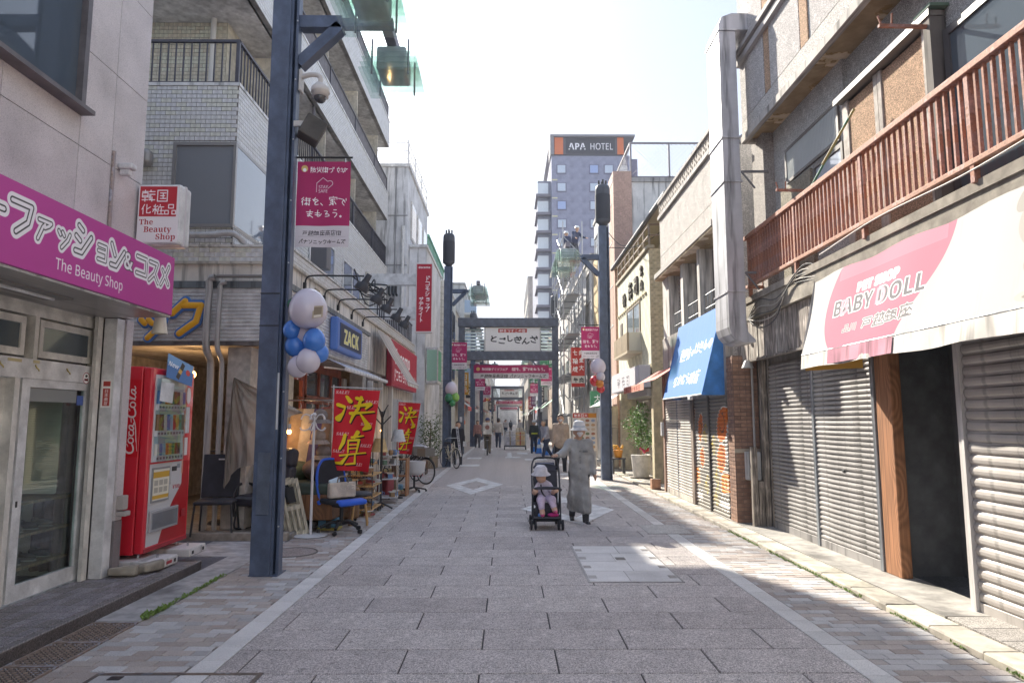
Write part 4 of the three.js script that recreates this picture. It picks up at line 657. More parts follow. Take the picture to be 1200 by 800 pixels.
// the red phone shop sign, banner cloth and grey shutter beyond the second-hand shop
{
  const o = thing('phone_shop_sign', 'red fascia sign with white lettering beyond the second-hand shop', 'sign', [-3.1, 2.5, -20.4], { world: true });
  part(o, 'box', RB(XP - 0.01, -3.06, 2.5, 3.74, 18.0, 22.9, 0.02), M('#a92339', 0.45)); const x = canvas(512, 128, '#bb2a44'); ctext(x, 'docomo', 190, 42, 62, { stretch: 1.3 }); jtext(x, 'ドコモショップ', 30, 76, 40, { lw: 0.13 }); jtext(x, 'サテライト', 320, 76, 36, { lw: 0.13 });
  face(o, 'printed_face', [-3.055, 2.54, -18.05], [-3.055, 2.54, -22.85], [-3.055, 3.7, -22.85], [-3.055, 3.7, -18.05], printed(x));
  part(zb, 'shop_wall', B(XP - 0.15, XP - 0.05, 0.06, 2.5, 15.8, 23.4), M('#a39c92', 0.8, T.streak)); part(zb, 'grey_door', B(XP - 0.05, XP - 0.02, 0.06, 2.2, 19.2, 21.2), M('#8d9096', 0.5, T.streak));
  for (const d of [15.85, 17.1, 18.6]) part(zb, 'white_post', RB(XP - 0.06, XP + 0.06, 0.06, 2.6, d, d + 0.15, 0.01), M('#c7c5c1', 0.5, T.streak));
  const c = thing('canvas_awning', 'pale weathered canvas awning leaning out between the two red shop fronts', 'awning', [-3, 2.4, -16.8], { world: true });
  part(c, 'cloth', quad([-2.35, 2.5, -16.0], [-2.35, 2.5, -17.9], [-3.1, 3.75, -17.9], [-3.1, 3.75, -16.0], 8, 4, (q, s, t) => { q.y -= 0.05 * Math.sin(t * 3.14); }), M('#a99d92', 0.85, T.streak)); part(c, 'valance', quad([-2.34, 2.4, -16.0], [-2.34, 2.4, -17.9], [-2.35, 2.5, -17.9], [-2.35, 2.5, -16.0]), M('#c2bbb3', 0.85, T.streak)); part(c, 'front_bar', bar([-2.35, 2.5, -15.98], [-2.35, 2.5, -17.92], 0.02), WHITE);
  const s = thing('projecting_sign', 'tall red vertical sign with white katakana held out on two white beams', 'sign', [-2.4, 3.9, -18], { world: true });
  part(s, 'case', RB(-2.47, -2.01, 3.9, 5.8, 18.0, 18.2, 0.015), M('#cfc9c9', 0.45)); const y = canvas(128, 528, '#b62539'); ctext(y, 'docomo', 64, 26, 24, { stretch: 1.1 }); jtext(y, 'ドコモショップ', 70, 90, 44, { vertical: true, lw: 0.12, pitch: 0.92 }); jtext(y, 'サテライト', 16, 250, 44, { vertical: true, lw: 0.12, pitch: 0.92 });
  face(s, 'printed_face', [-2.44, 3.94, -17.997], [-2.04, 3.94, -17.997], [-2.04, 5.76, -17.997], [-2.44, 5.76, -17.997], printed(y));
  for (const [a, b] of [[4.27, 4.6], [5.2, 5.5]]) part(s, 'beam', B(-3.9, -2.47, a, b, 18.02, 18.18), M('#c6c8cf', 0.4, T.cloth));
  const u = thing('utility_equipment', 'tangle of black cables and white boxes on a stub pole over the podium roof', 'cables', [-3.4, 4.15, -15.5], { world: true });
  part(u, 'stub_pole', bar([-3.35, 4.15, -16], [-3.35, 5.1, -16], 0.06), M('#c2bdb2', 0.6)); for (let k = 0; k < 6; k++) part(u, 'cable', tube([[-3.35, 4.5 + rnd(0.4), -16], [-3.1 + rnd(-0.2, 0.3), 4.4 + rnd(0.6), -15.8 + rnd(0.3)], [-3.4 + rnd(0.4), 4.2 + rnd(0.5), -15.6], [-3.7 + rnd(0.5), 4.5 + rnd(0.5), -15.4 + rnd(-0.5, 0.5)]], 0.016), BLACK);
  part(u, 'white_box', RB(-3.75, -3.5, 4.5, 5.0, 12.8, 13.2, 0.02), M('#c8c8c8', 0.5)); part(u, 'dark_box', RB(-3.6, -3.3, 4.35, 4.8, 12.2, 12.5, 0.02), M('#4a4a4e', 0.5));
  // roof garden rail of the podium end
  part(zb, 'podium_rail', [B(XP - 0.1, XP - 0.07, 4.8, 4.84, 17, 23.2)], RAIL); for (let d = 17; d < 23.3; d += 0.3) part(zb, 'baluster', B(XP - 0.1, XP - 0.07, 4.15, 4.8, d, d + 0.03), RAIL);
}
// lit bulbs inside the shop
for (const [x, y, d, k] of [[-4.9, 2.3, 10.6, 0], [-3.3, 1.42, 10.4, 1], [-3.32, 1.2, 11.0, 2], [-3.0, 1.35, 16.4, 3]]) {
  const o = thing('lit_bulb', ['glowing warm bulb under the ceiling behind the drain pipes', 'glowing clip spotlight by the hanging clothes, upper', 'glowing clip spotlight by the hanging clothes, lower', 'glowing bulb on the white post beyond the large sale banner'][k], 'lamp', [x, y, -d]);
  part(o, 'bulb', ball(0, 0, 0, k ? 0.035 : 0.06), M('#ffdfae', 0.4, null, { emissive: '#ffbf6a', emissiveIntensity: 3 })); part(o, 'socket', bar([0, 0.03, 0], [0, 0.12, 0], 0.03), WHITE);
  const p = new THREE.PointLight('#ffc98a', k ? 0.06 : 0.35, 8, 2); p.castShadow = true; p.name = 'bulb_light'; o.add(p);
}
// ---------------------------------------------------------------- street posts, lamps, banners, balloons
const GPLATE = M('#eef8f4', 0.06, null, { transmission: 0.92, thickness: 0, ior: 1.45 });
function lampUnit(o, x, y, z) {
  const g = [];
  for (let k = 0; k < 5; k++) part(o, 'glass_plate', new RoundedBoxGeometry(0.72 - 0.03 * k, 0.012, 0.8 - 0.03 * k, 1, 0.004).translate(x, y + k * 0.075, z), GPLATE);
  for (const sx of [-0.22, 0.22]) for (const sz of [-0.28, 0.28]) part(o, 'rod', bar([x + sx, y - 0.02, z + sz], [x + sx, y + 0.42, z + sz], 0.012), M('#6f747a', 0.4, null, { metalness: 0.6 }));
  part(o, 'lamp_box', new RoundedBoxGeometry(0.36, 0.3, 0.46, 2, 0.03).translate(x, y + 0.22, z), M('#a6a8ad', 0.5, T.cloth));
}
function post(x, d, dir, label, near) {                               // dir +1: arm reaches towards +x
  const o = thing('street_post', label, 'lamp post', [x, 0, -d], { group: 'dark steel street posts' });
  part(o, 'column', RB(-0.145, 0.06, 0, 7.0, -0.13, 0.13, 0.006), POLE); part(o, 'channel', [B(0.06, 0.085, 0, 7.0, -0.1, 0.1), B(0.085, 0.145, 0, 7.0, -0.02, 0.02)], POLE); part(o, 'channel_flange', B(0.12, 0.145, 0, 7.0, -0.1, -0.022), POLE);
  part(o, 'base_plate', RB(-0.155, 0.15, 0, 0.012, -0.14, 0.14, 0.004), POLE);
  const hx = dir * 0.145;
  if (near) part(o, 'access_door', RB(-0.1, 0.03, 0.62, 1.26, -0.142, -0.128, 0.004), M('#414a5a', 0.45, T.cloth));
  if (near) part(o, 'number_strip', B(0.062, 0.082, 1.5, 2.1, -0.106, -0.1), M('#c6c9cc', 0.5));
  for (const y of [2.6, 2.95]) part(o, 'strap', [B(-0.148, 0.063, y, y + 0.012, -0.134, -0.13), B(-0.149, -0.145, y, y + 0.012, -0.13, 0.13)], BLACK);
  for (let k = 0; k < 9; k++) part(o, 'bolt', new THREE.CylinderGeometry(0.009, 0.009, 0.012, 6).rotateX(Math.PI / 2).translate(0.132, 0.5 + k * 0.7, 0.105), STEEL);
  // bracket arm
  part(o, 'bracket', [B(dir * 0.14, dir * 0.62, 6.05, 6.19, -0.07, 0.07)], POLE); part(o, 'brace', beam([dir * 0.14, 5.62, 0], [dir * 0.6, 6.08, 0], 0.14, 0.12), POLE);
  part(o, 'arm', B(dir * 0.62, dir * 1.2, 6.07, 6.17, -0.05, 0.05), POLE); part(o, 'lamp_beam', B(dir * 1.09 - 0.06, dir * 1.09 + 0.06, 6.17, 6.3, -1.0, 1.0), M('#6f6a72', 0.5, T.cloth));
  lampUnit(o, dir * 1.09, 5.78, -0.72); lampUnit(o, dir * 1.09, 5.78, 0.72);
  // luminaire cylinder on top
  part(o, 'top_lamp', lathe([[0, 7.0], [0.1, 7.0], [0.13, 7.08], [0.21, 7.14], [0.21, 8.05], [0.19, 8.16], [0.14, 8.2], [0, 8.2]], 24), M('#33353d', 0.5, T.cloth)); part(o, 'louvre', new THREE.CylinderGeometry(0.216, 0.216, 0.72, 24, 1, true).translate(0, 7.55, 0), M('#23242a', 0.6));
  for (const [a, b] of [[-0.1, 0], [0.1, 0], [0, 0.1], [0, -0.1]]) part(o, 'antenna', bar([a, 8.18, b], [a, 8.34, b], 0.028), BLACK);
  return o;
}
const bannerTex = (() => {
  const x = canvas(480, 760, '#b13068'); x.fillStyle = '#d9d3d8'; x.fillRect(0, 572, 480, 188);
  x.fillStyle = '#e3c27a'; x.beginPath(); x.arc(64, 62, 30, 0, 7); x.fill(); x.fillStyle = '#fff'; x.beginPath(); x.arc(64, 74, 16, 0, 7); x.fill();
  jtext(x, '防災街づくり', 112, 42, 56, { lw: 0.11, pitch: 0.98 }); jtext(x, 'フェア', 440 - 90, 52, 40, { lw: 0.11, pitch: 0.85 });
  x.strokeStyle = '#f0e6ec'; x.lineWidth = 5; x.beginPath(); x.moveTo(176, 270); x.lineTo(176, 190); x.lineTo(232, 142); x.lineTo(276, 176); x.bezierCurveTo(300, 160, 330, 178, 318, 206); x.lineTo(280, 240); x.stroke();
  ctext(x, 'STAY', 236, 226, 40, { color: '#f6eef2', weight: '' }); ctext(x, 'SAFE', 236, 264, 40, { color: '#f6eef2', weight: '' });
  jtext(x, '街を、家で', 44, 310, 84, { lw: 0.085, pitch: 0.96 }); jtext(x, 'まもろう。', 80, 420, 80, { lw: 0.09, pitch: 0.96 });
  jtext(x, '戸越銀座商店街', 64, 610, 50, { color: '#4a4348', lw: 0.1 }); x.fillStyle = '#b9b2b7'; x.fillRect(30, 668, 420, 3); jtext(x, 'パナソニックホームズ', 32, 690, 42, { color: '#332d31', lw: 0.12 });
  return printed(x, 0.75, { transmission: 0.15, thickness: 0 });
})();
function hangBanner(x0, x1, y0, y1, d, label) {
  const o = thing('street_banner', label, 'banner', [(x0 + x1) / 2, y0, -d], { world: true, group: 'pink street banners on the posts' });
  part(o, 'cloth', quad([x0, y0, -d], [x1, y0, -d], [x1, y1, -d], [x0, y1, -d], 16, 16, (q, s, t) => { q.z += 0.012 * Math.sin(s * 9 + t * 3) * (1 - t) + 0.006 * Math.sin(t * 14); }), bannerTex, { keepUV: true });
  part(o, 'top_rod', bar([x0 - 0.08, y1 + 0.05, -d], [x1 + 0.02, y1 + 0.05, -d], 0.012), BLACK); for (const k of [0.1, 0.9]) part(o, 'hook', bar([x0 + k * (x1 - x0), y1 - 0.01, -d], [x0 + k * (x1 - x0), y1 + 0.06, -d], 0.007), CHROME);
  return o;
}
const SKN = '#c99';
post(-2.52, 7.4, 1, 'dark steel street post beside the red vending machine', true);
post(-2.1, 23.8, 1, 'dark steel street post with green balloons and a leaning bicycle');
post(2.68, 18.7, -1, 'dark steel street post with red and orange balloons before the cream building');
for (const [x, d, s] of [[-2.15, 42, 1], [2.5, 36, -1], [-2.15, 56, 1], [2.45, 52, -1]]) post(x, d, s, s > 0 ? 'dark steel street post beyond the gate on the side of the phone shop' : 'dark steel street post beyond the gate on the hotel side').userData.group = s > 0 ? 'far posts, phone shop side' : 'far posts, hotel side';
hangBanner(-2.36, -1.765, 3.5, 4.48, 7.4, 'pink and white banner on the post beside the red vending machine');
hangBanner(-2.03, -1.43, 3.36, 4.3, 23.8, 'pink and white banner on the post with green balloons');
hangBanner(2.03, 2.53, 3.28, 4.16, 18.7, 'pink and white banner on the post with red and orange balloons');
for (const [x, d, s] of [[-2.0, 42, 1], [2.35, 36, -1], [-2.0, 56, 1], [2.3, 52, -1]]) { const b = hangBanner(s > 0 ? x : x - 0.6, s > 0 ? x + 0.6 : x, 3.4, 4.35, d, s > 0 ? 'pink and white banner beyond the gate on the side of the phone shop' : 'pink and white banner beyond the gate on the hotel side'); b.userData.group = s > 0 ? 'far banners, phone shop side' : 'far banners, hotel side'; }
{ // speaker and dome camera on the nearest post
  const o = thing('dome_camera', 'white dome camera on a curved bracket high on the nearest dark post', 'camera', [-2.36, 5.3, -7.4], { world: true });
  part(o, 'plate', RB(-2.37, -2.34, 5.3, 5.55, 7.34, 7.46, 0.008), M('#c3bcb6', 0.5)); part(o, 'arm', tube([[-2.35, 5.47, -7.38], [-2.22, 5.49, -7.36], [-2.13, 5.46, -7.35], [-2.12, 5.38, -7.35]], 0.028, 8), M('#c3bcb6', 0.5));
  part(o, 'housing', lathe([[0, 0.1], [0.06, 0.1], [0.1, 0.05], [0.105, 0], [0.085, -0.005], [0.09, -0.05], [0.0, -0.05]], 22).translate(-2.12, 5.27, -7.35), M('#c9c3bd', 0.45)); part(o, 'dome', ball(-2.12, 5.21, -7.35, 0.07, 1, 0.9, 1), M('#2c2b2d', 0.1, null, { clearcoat: 1 }));
  const s = thing('loudspeaker', 'dark angled loudspeaker box below the dome camera', 'speaker', [-2.3, 4.68, -7.4], { world: true });
  part(s, 'cabinet', new RoundedBoxGeometry(0.24, 0.26, 0.22, 2, 0.02).rotateZ(-0.45).rotateY(0.4).translate(-2.2, 4.83, -7.36), M('#35322f', 0.7, T.cloth)); part(s, 'bracket', [B(-2.38, -2.24, 4.84, 4.9, 7.26, 7.29)], M('#b9b5b0', 0.4));
}
const BAL = (c) => M(c, 0.22, null, { clearcoat: 0.4, transmission: 0.12, thickness: 0 });
function balloons(label, list) {
  const b = list[0], o = thing('balloon_cluster', label, 'balloons', [b[0], b[1], b[2]], { world: true });
  for (const [x, y, z, r, c] of list) { const g = lathe(Array.from({ length: 15 }, (_, i) => { const t = i / 14 * Math.PI; return [Math.sin(t) * r * (1 - 0.08 * Math.cos(t) * -1), -Math.cos(t) * r * 1.12 - (Math.cos(t) > 0 ? 0 : 0.05 * r)]; }), 22).translate(x, y, z); const p = part(o, 'balloon', g, BAL(c)); part(p, 'knot', new THREE.ConeGeometry(r * 0.1, r * 0.14, 8).translate(x, y - r * 1.2, z), BAL(c)); }
  return o;
}
const bw = '#cfc7d6', bb = '#2f6fd8';
{
  const c = [[361, 361, 0.2, bw], [342, 386, 0.095, bb], [347, 404, 0.12, bb], [368, 398, 0.118, bb], [374, 413, 0.1, bb], [358, 391, 0.11, bw], [361, 422, 0.125, bw], [349, 429, 0.11, bw], [342, 356, 0.055, '#1f5a44']];
  balloons('cluster of blue and white balloons tied to the post beside the red vending machine', c.map(([u, v, r, k], i) => { const p = FZ(u, v, 7.15 + (i % 3) * 0.07); return [p.x, p.y, p.z, r, k]; }));
  { const x = canvas(128, 160, '#b5a894'); x.fillStyle = '#8a7c68'; x.fillRect(16, 16, 96, 100); x.fillStyle = '#d9d2c8'; x.fillRect(20, 120, 88, 30); const p = FZ(371, 365, 6.97); const o = single('balloon_card', 'small printed card stuck on the large white balloon', 'card', quad([p.x - 0.05, p.y - 0.07, p.z - 0.01], [p.x + 0.05, p.y - 0.05, p.z - 0.04], [p.x + 0.055, p.y + 0.07, p.z - 0.04], [p.x - 0.045, p.y + 0.06, p.z - 0.01]), printed(x), { keepUV: true }); }
  const cl = (d, l) => l.map(([u, v, r, k], i) => { const p = FZ(u, v, d - 0.3 - (i % 2) * 0.1); return [p.x, p.y, p.z, r, k]; });
  balloons('cluster of white and green balloons on the post with the leaning bicycle', cl(23.8, [[529, 455, 0.22, bw], [526, 466, 0.15, '#1f6a3f'], [533, 465, 0.16, '#6fae3a'], [530, 472, 0.11, '#2b7d44']]));
  balloons('cluster of white, red and orange balloons on the post before the cream building', cl(18.7, [[701, 429, 0.21, '#d9cfe0'], [704, 441, 0.12, bw], [697, 446, 0.13, '#d3242c'], [703, 449, 0.11, '#d8731f'], [704, 455, 0.11, '#d3242c']]));
}
// ---------------------------------------------------------------- goods outside the second-hand shop
const FAB = (c) => M(c, 0.9, T.cloth), WOODL = M('#b1834a', 0.55, T.wood), WOODD = M('#5c3a22', 0.5, T.wood), LEATHER = M('#1c1b22', 0.38, null, { bumpMap: T.soft, bumpScale: 0.02 });
function chair(o, m, w = 0.46) {
  part(o, 'seat', new RoundedBoxGeometry(w, 0.05, 0.46, 3, 0.02).translate(0, 0.43, 0), m); part(o, 'backrest', new RoundedBoxGeometry(w, 0.6, 0.035, 3, 0.015).rotateX(-0.14).translate(0, 0.76, -0.26), m);
  for (const sx of [-1, 1]) { part(o, 'leg', bar([sx * (w / 2 - 0.02), 0.42, 0.2], [sx * (w / 2 + 0.01), 0, 0.24], 0.014), BLACK); part(o, 'leg', bar([sx * (w / 2 - 0.02), 0.42, -0.2], [sx * (w / 2 + 0.01), 0, -0.28], 0.014), BLACK); }
}
{
  let o = thing('mesh_chair', 'black dining chair with a plain high back beside the vending machine', 'chair', [-4.0, 0.06, -9.58], { turn: 0.2 }); chair(o, M('#1b1c22', 0.75, T.cloth), 0.5); part(o, 'care_tag', B(-0.04, 0.04, 0.98, 1.0, 0.225, 0.2265), WHITE);
  o = thing('bar_table', 'small black pedestal table behind the black dining chair', 'table', [-4.25, 0.06, -10.55]); part(o, 'top', new THREE.CylinderGeometry(0.3, 0.3, 0.025, 28).translate(0, 1.08, 0), BLACK); part(o, 'stem', bar([0, 0, 0], [0, 1.07, 0], 0.035), BLACK); part(o, 'foot', new THREE.CylinderGeometry(0.24, 0.26, 0.03, 24).translate(0, 0.015, 0), BLACK);
  o = thing('leather_armchair', 'black padded leather armchair on a metal loop base behind the nearest post', 'armchair', [-3.45, 0.06, -9.95], { turn: -0.35 });
  part(o, 'seat_cushion', new RoundedBoxGeometry(0.56, 0.16, 0.56, 4, 0.06).translate(0, 0.42, 0.04), LEATHER); part(o, 'back_cushion', new RoundedBoxGeometry(0.56, 0.36, 0.17, 4, 0.07).rotateX(-0.2).translate(0, 0.7, -0.24), LEATHER); part(o, 'head_cushion', new RoundedBoxGeometry(0.54, 0.3, 0.19, 4, 0.08).rotateX(-0.2).translate(0, 0.98, -0.3), LEATHER);
  for (const s of [-1, 1]) { part(o, 'armrest', tube([[s * 0.31, 0.4, -0.2], [s * 0.32, 0.6, -0.1], [s * 0.32, 0.62, 0.2], [s * 0.31, 0.45, 0.3], [s * 0.3, 0.2, 0.28]], 0.02), BLACK); part(o, 'runner', tube([[s * 0.28, 0.36, 0.24], [s * 0.3, 0.05, 0.27], [s * 0.3, 0.02, 0.2], [s * 0.3, 0.02, -0.3], [s * 0.28, 0.1, -0.34]], 0.015), BLACK); }
  for (const [c, x, y, n] of [['#76b51c', -3.82, 0.72, 'bright green'], ['#a81e63', -3.8, 1.06, 'magenta']]) {
    o = thing('plastic_crate', n + ' ribbed plastic crate stacked behind the leather armchair', 'crate', [x, y, -10.75]);
    const m = M(c, 0.4); part(o, 'wall', [B(-0.3, 0.3, 0, 0.3, -0.2, -0.185), B(-0.3, 0.3, 0, 0.3, 0.185, 0.2), B(-0.3, -0.285, 0, 0.3, -0.185, 0.185), B(0.285, 0.3, 0, 0.3, -0.185, 0.185)], m); part(o, 'rim', [B(-0.32, 0.32, 0.3, 0.33, -0.22, 0.22)], m);
    for (let k = 0; k < 4; k++) part(o, 'rib', [B(-0.27 + k * 0.14, -0.2 + k * 0.14, 0.04, 0.26, -0.212, -0.2), B(-0.255 + k * 0.14, -0.215 + k * 0.14, 0.09, 0.2, -0.216, -0.212)].slice(0, 1), M(c, 0.5));
  }
  o = thing('crate_stand', 'dark cabinet carrying the stacked plastic crates', 'cabinet', [-3.82, 0.06, -10.75]); part(o, 'carcass', RB(-0.34, 0.34, 0.05, 0.65, -0.24, 0.24, 0.01), WOODD); part(o, 'plinth', B(-0.3, 0.3, 0, 0.049, -0.2, 0.2), BLACK); for (const s of [-1, 1]) part(o, 'door', RB(s * 0.17 - 0.155, s * 0.17 + 0.155, 0.09, 0.61, -0.25, -0.241, 0.003), M('#513422', 0.5, T.wood));
  // draped grey tarpaulin
  const g = new THREE.PlaneGeometry(1, 1, 60, 30), p = g.attributes.position;
  for (let i = 0; i < p.count; i++) { const s = p.getX(i) + 0.5, t = 0.5 - p.getY(i); const sp = Math.pow(t, 0.9); const w = Math.max(0, s - 0.35), x = -3.88 + (s - 0.3) * 0.34 * sp + w * 1.15 * t, y = 2.2 - 1.45 * t * (1 - w * 1.05) - 0.1 * Math.sin(s * 13) * t * t; p.setXYZ(i, x, y, -9.7 + 0.035 * Math.sin(s * 19 + t * 5) * (0.3 + t) + 0.02 * Math.sin(s * 47 - t * 7) + 0.03 * Math.sin(t * 11 + s * 6) * w); }
  g.computeVertexNormals(); single('tarpaulin', 'grey brown translucent tarpaulin gathered on the corner column', 'tarpaulin', g, M('#8b8378', 0.55, T.streak, { transmission: 0.3, thickness: 0 }));
  const g2 = g.clone().scale(0.8, 0.9, 1).translate(-0.95, 0.12, -0.3); single('tarpaulin', 'dark grey tarpaulin bunched beside the vending machine', 'tarpaulin', g2, M('#655f59', 0.6, T.streak, { transmission: 0.2, thickness: 0 }));
  // wooden frames leaning
  for (let k = 0; k < 3; k++) { o = thing('louvred_shutter', ['pale wooden shutter panel leaning outermost by the nearest post', 'pale wooden shutter panel leaning in the middle of three by the nearest post', 'pale wooden shutter panel leaning innermost by the nearest post'][k], 'shutter', [-2.9 - k * 0.07, 0.005, -9.78 - k * 0.05], { turn: 0.15 });
    const m = M('#c3b59c', 0.7, T.wood), tr = (q) => q.rotateZ(0.24); part(o, 'stile', tr(B(-0.13, -0.09, 0, 0.78, -0.012, 0.012)), m); part(o, 'stile', tr(B(0.09, 0.13, 0, 0.78, -0.012, 0.012)), m); for (const [a, b] of [[0.0, 0.06], [0.36, 0.42], [0.72, 0.78]]) part(o, 'rail', tr(B(-0.09, 0.09, a, b, -0.012, 0.012)), m); part(o, 'panel', tr(B(-0.05, 0.05, 0.46, 0.68, -0.006, 0.006)), BLACK); part(o, 'slat', tr(B(-0.05, -0.02, 0.06, 0.36, -0.006, 0.006)), m); part(o, 'slat', tr(B(0.02, 0.05, 0.06, 0.36, -0.006, 0.006)), m); }
  // white coat stand
  o = thing('coat_stand', 'white metal coat stand with curled hooks and a round base', 'coat stand', [-2.74, 0.005, -9.74]); const WM = M('#d3d2d3', 0.4);
  part(o, 'base', lathe([[0, 0.02], [0.1, 0.022], [0.23, 0.008], [0.235, 0], [0, 0]], 32), WM); part(o, 'pole', bar([0, 0.01, 0], [0, 1.66, 0], 0.02, 0.018, 12), WM); part(o, 'finial', ball(0, 1.67, 0, 0.03), WM);
  for (let k = 0; k < 5; k++) { const a = k * 1.2566 + 0.3, c = Math.cos(a), s = Math.sin(a), H = (r, y) => [c * r, y, s * r]; part(o, 'hook', tube([H(0.02, 1.6), H(0.07, 1.66), H(0.13, 1.67), H(0.17, 1.63), H(0.175, 1.6)], 0.009), WM); part(o, 'hook', tube([H(0.02, 1.56), H(0.06, 1.48), H(0.12, 1.45), H(0.17, 1.46), H(0.19, 1.49)], 0.009), WM); }
  // sale banners
  const flagTex = (() => { const x = canvas(400, 760, '#dc2030'); for (const [a, b] of [[10, 10], [280, 90], [80, 150], [250, 300], [30, 400], [270, 500], [10, 560], [200, 680]]) ctext(x, 'SALE!', a + 60, b + 20, 38, { font: 'serif', color: '#f1d9d6', skew: 0.2 });
    const brush = (dx, dy, col) => { x.strokeStyle = x.fillStyle = col; const st = (pts) => { for (let i = 0; i + 1 < pts.length; i++) { const [ax, ay, aw] = pts[i], [bx, by, bw2] = pts[i + 1], n = 26; for (let k = 0; k <= n; k++) { const t = k / n; x.beginPath(); x.ellipse(ax + (bx - ax) * t + dx, ay + (by - ay) * t + dy, (aw + (bw2 - aw) * t), (aw + (bw2 - aw) * t) * 0.8, 0.5, 0, 7); x.fill(); } } };
      st([[110, 70, 16], [140, 110, 24]]); st([[40, 150, 22], [90, 165, 18]]); st([[100, 175, 6], [80, 230, 12], [40, 280, 30]]);
      st([[200, 80, 20], [250, 90, 16]]); st([[185, 155, 14], [330, 130, 20], [290, 175, 10]]); st([[240, 70, 16], [215, 180, 16], [170, 250, 14], [150, 310, 8]]); st([[150, 225, 18], [370, 200, 8]]); st([[240, 225, 8], [300, 300, 24], [330, 340, 34], [280, 372, 12]]);
      st([[230, 400, 22], [200, 450, 14]]); st([[180, 450, 14], [290, 430, 8]]); st([[115, 430, 16], [105, 500, 18], [80, 560, 12]]); st([[150, 480, 10], [250, 470, 14], [240, 600, 8]]); st([[150, 480, 8], [160, 590, 8]]); st([[165, 520, 6], [240, 515, 6]]); st([[165, 555, 6], [240, 548, 6]]); st([[90, 620, 10], [340, 585, 8]]); st([[160, 620, 8], [110, 690, 18], [40, 690, 12]]); st([[230, 610, 8], [235, 690, 12], [150, 700, 8]]); };
    brush(10, 12, '#2a1010'); brush(0, 0, '#ffe01c'); return printed(x, 0.7, { transmission: 0.1, thickness: 0 }); })();
  const flag = (x, d, w, h, y0, label, tilt) => { const f = thing('sale_banner', label, 'banner', [x, 0.005, -d]);
    part(f, 'cloth', quad([0.02, y0, 0], [w + 0.02 - tilt, y0 - 0.03, 0], [w + 0.02, y0 + h - 0.03, 0], [0.02, y0 + h, 0], 16, 24, (q, s, t) => { q.z += (0.05 * Math.sin(s * 7 + t * 2) + 0.03 * Math.sin(t * 9)) * (1 - t * 0.7); q.x += -0.18 * tilt * (1 - t) * (1 - t); }), flagTex, { keepUV: true });
    part(f, 'pole', bar([0, 0, 0], [0.0, y0 + h + 0.06, 0], 0.011), WHITE); part(f, 'top_rod', bar([-0.04, y0 + h + 0.03, 0], [w + 0.06, y0 + h - 0.0, 0], 0.008), WHITE); for (let k = 0; k < 4; k++) part(f, 'clip', B(-0.012, 0.03, y0 + 0.1 + k * h / 4, y0 + 0.13 + k * h / 4, -0.012, 0.012), WHITE);
    const b = part(f, 'water_base', [new RoundedBoxGeometry(0.3, 0.13, 0.24, 3, 0.04).translate(0, 0.1, 0)], M('#4f86ad', 0.5)); part(b, 'base_rim', new RoundedBoxGeometry(0.32, 0.04, 0.26, 2, 0.015).translate(0, 0.02, 0), M('#a89a4a', 0.6)); return f; };
  flag(-2.62, 10.3, 0.68, 1.2, 0.86, 'large red sale banner with yellow brush characters behind the blue office chair', 0.12);
  flag(-2.5, 15.6, 0.5, 1.15, 0.85, 'narrower red sale banner with yellow brush characters before the phone shop', 0.16);
  // office chair
  o = thing('office_chair', 'black mesh office chair with a bright blue rim and blue seat edge', 'office chair', [-2.38, 0.005, -10.0], { turn: 0.9 });
  const BLU = M('#1546c8', 0.5), MESH = M('#1a1b20', 0.85, T.cloth);
  for (let k = 0; k < 5; k++) { const a = k * 1.2566, c = Math.cos(a), s = Math.sin(a); part(o, 'leg', tube([[c * 0.03, 0.13, s * 0.03], [c * 0.12, 0.15, s * 0.12], [c * 0.29, 0.085, s * 0.29]], 0.022), BLACK); part(o, 'caster', [new THREE.CylinderGeometry(0.03, 0.03, 0.018, 14).rotateZ(1.57).rotateY(-a).translate(c * 0.3, 0.032, s * 0.3), new THREE.CylinderGeometry(0.03, 0.03, 0.018, 14).rotateZ(1.57).translate(0.026, 0, 0).rotateY(-a).translate(c * 0.3, 0.032, s * 0.3)], BLACK); }
  part(o, 'gas_lift', bar([0, 0.1, 0], [0, 0.38, 0], 0.028), BLACK); part(o, 'mechanism', RB(-0.12, 0.12, 0.36, 0.41, -0.14, 0.14, 0.015), BLACK);
  const seat = part(o, 'seat', (() => { const g = new RoundedBoxGeometry(0.48, 0.075, 0.47, 5, 0.035), p = g.attributes.position; for (let i = 0; i < p.count; i++) { const z = p.getZ(i); p.setY(i, p.getY(i) - (z > 0.1 ? (z - 0.1) ** 2 * 1.8 : 0)); } g.computeVertexNormals(); return g.translate(0, 0.45, 0.02); })(), MESH); part(seat, 'blue_edge', (() => { const g = new RoundedBoxGeometry(0.475, 0.07, 0.14, 5, 0.033); return g.rotateX(0.22).translate(0, 0.44, 0.22); })(), BLU);
  const bs = new THREE.Shape(); bs.moveTo(-0.2, 0); bs.lineTo(0.2, 0); bs.bezierCurveTo(0.27, 0.2, 0.26, 0.5, 0.12, 0.58); bs.lineTo(-0.12, 0.58); bs.bezierCurveTo(-0.26, 0.5, -0.27, 0.2, -0.2, 0);
  part(o, 'backrest', new THREE.ExtrudeGeometry(bs, { depth: 0.025, bevelEnabled: true, bevelSize: 0.012, bevelThickness: 0.012, bevelSegments: 3, curveSegments: 16 }).rotateX(-0.16).translate(0, 0.44, -0.24), MESH);
  part(o, 'blue_rim', tube(bs.getPoints(8).map((q) => [q.x * 1.02, 0.44 + q.y * 0.987, -0.215 - q.y * 0.16]), 0.02, 8, 80, true), BLU); part(o, 'back_bar', beam([0, 0.38, -0.12], [0, 0.75, -0.29], 0.06, 0.03), BLACK);
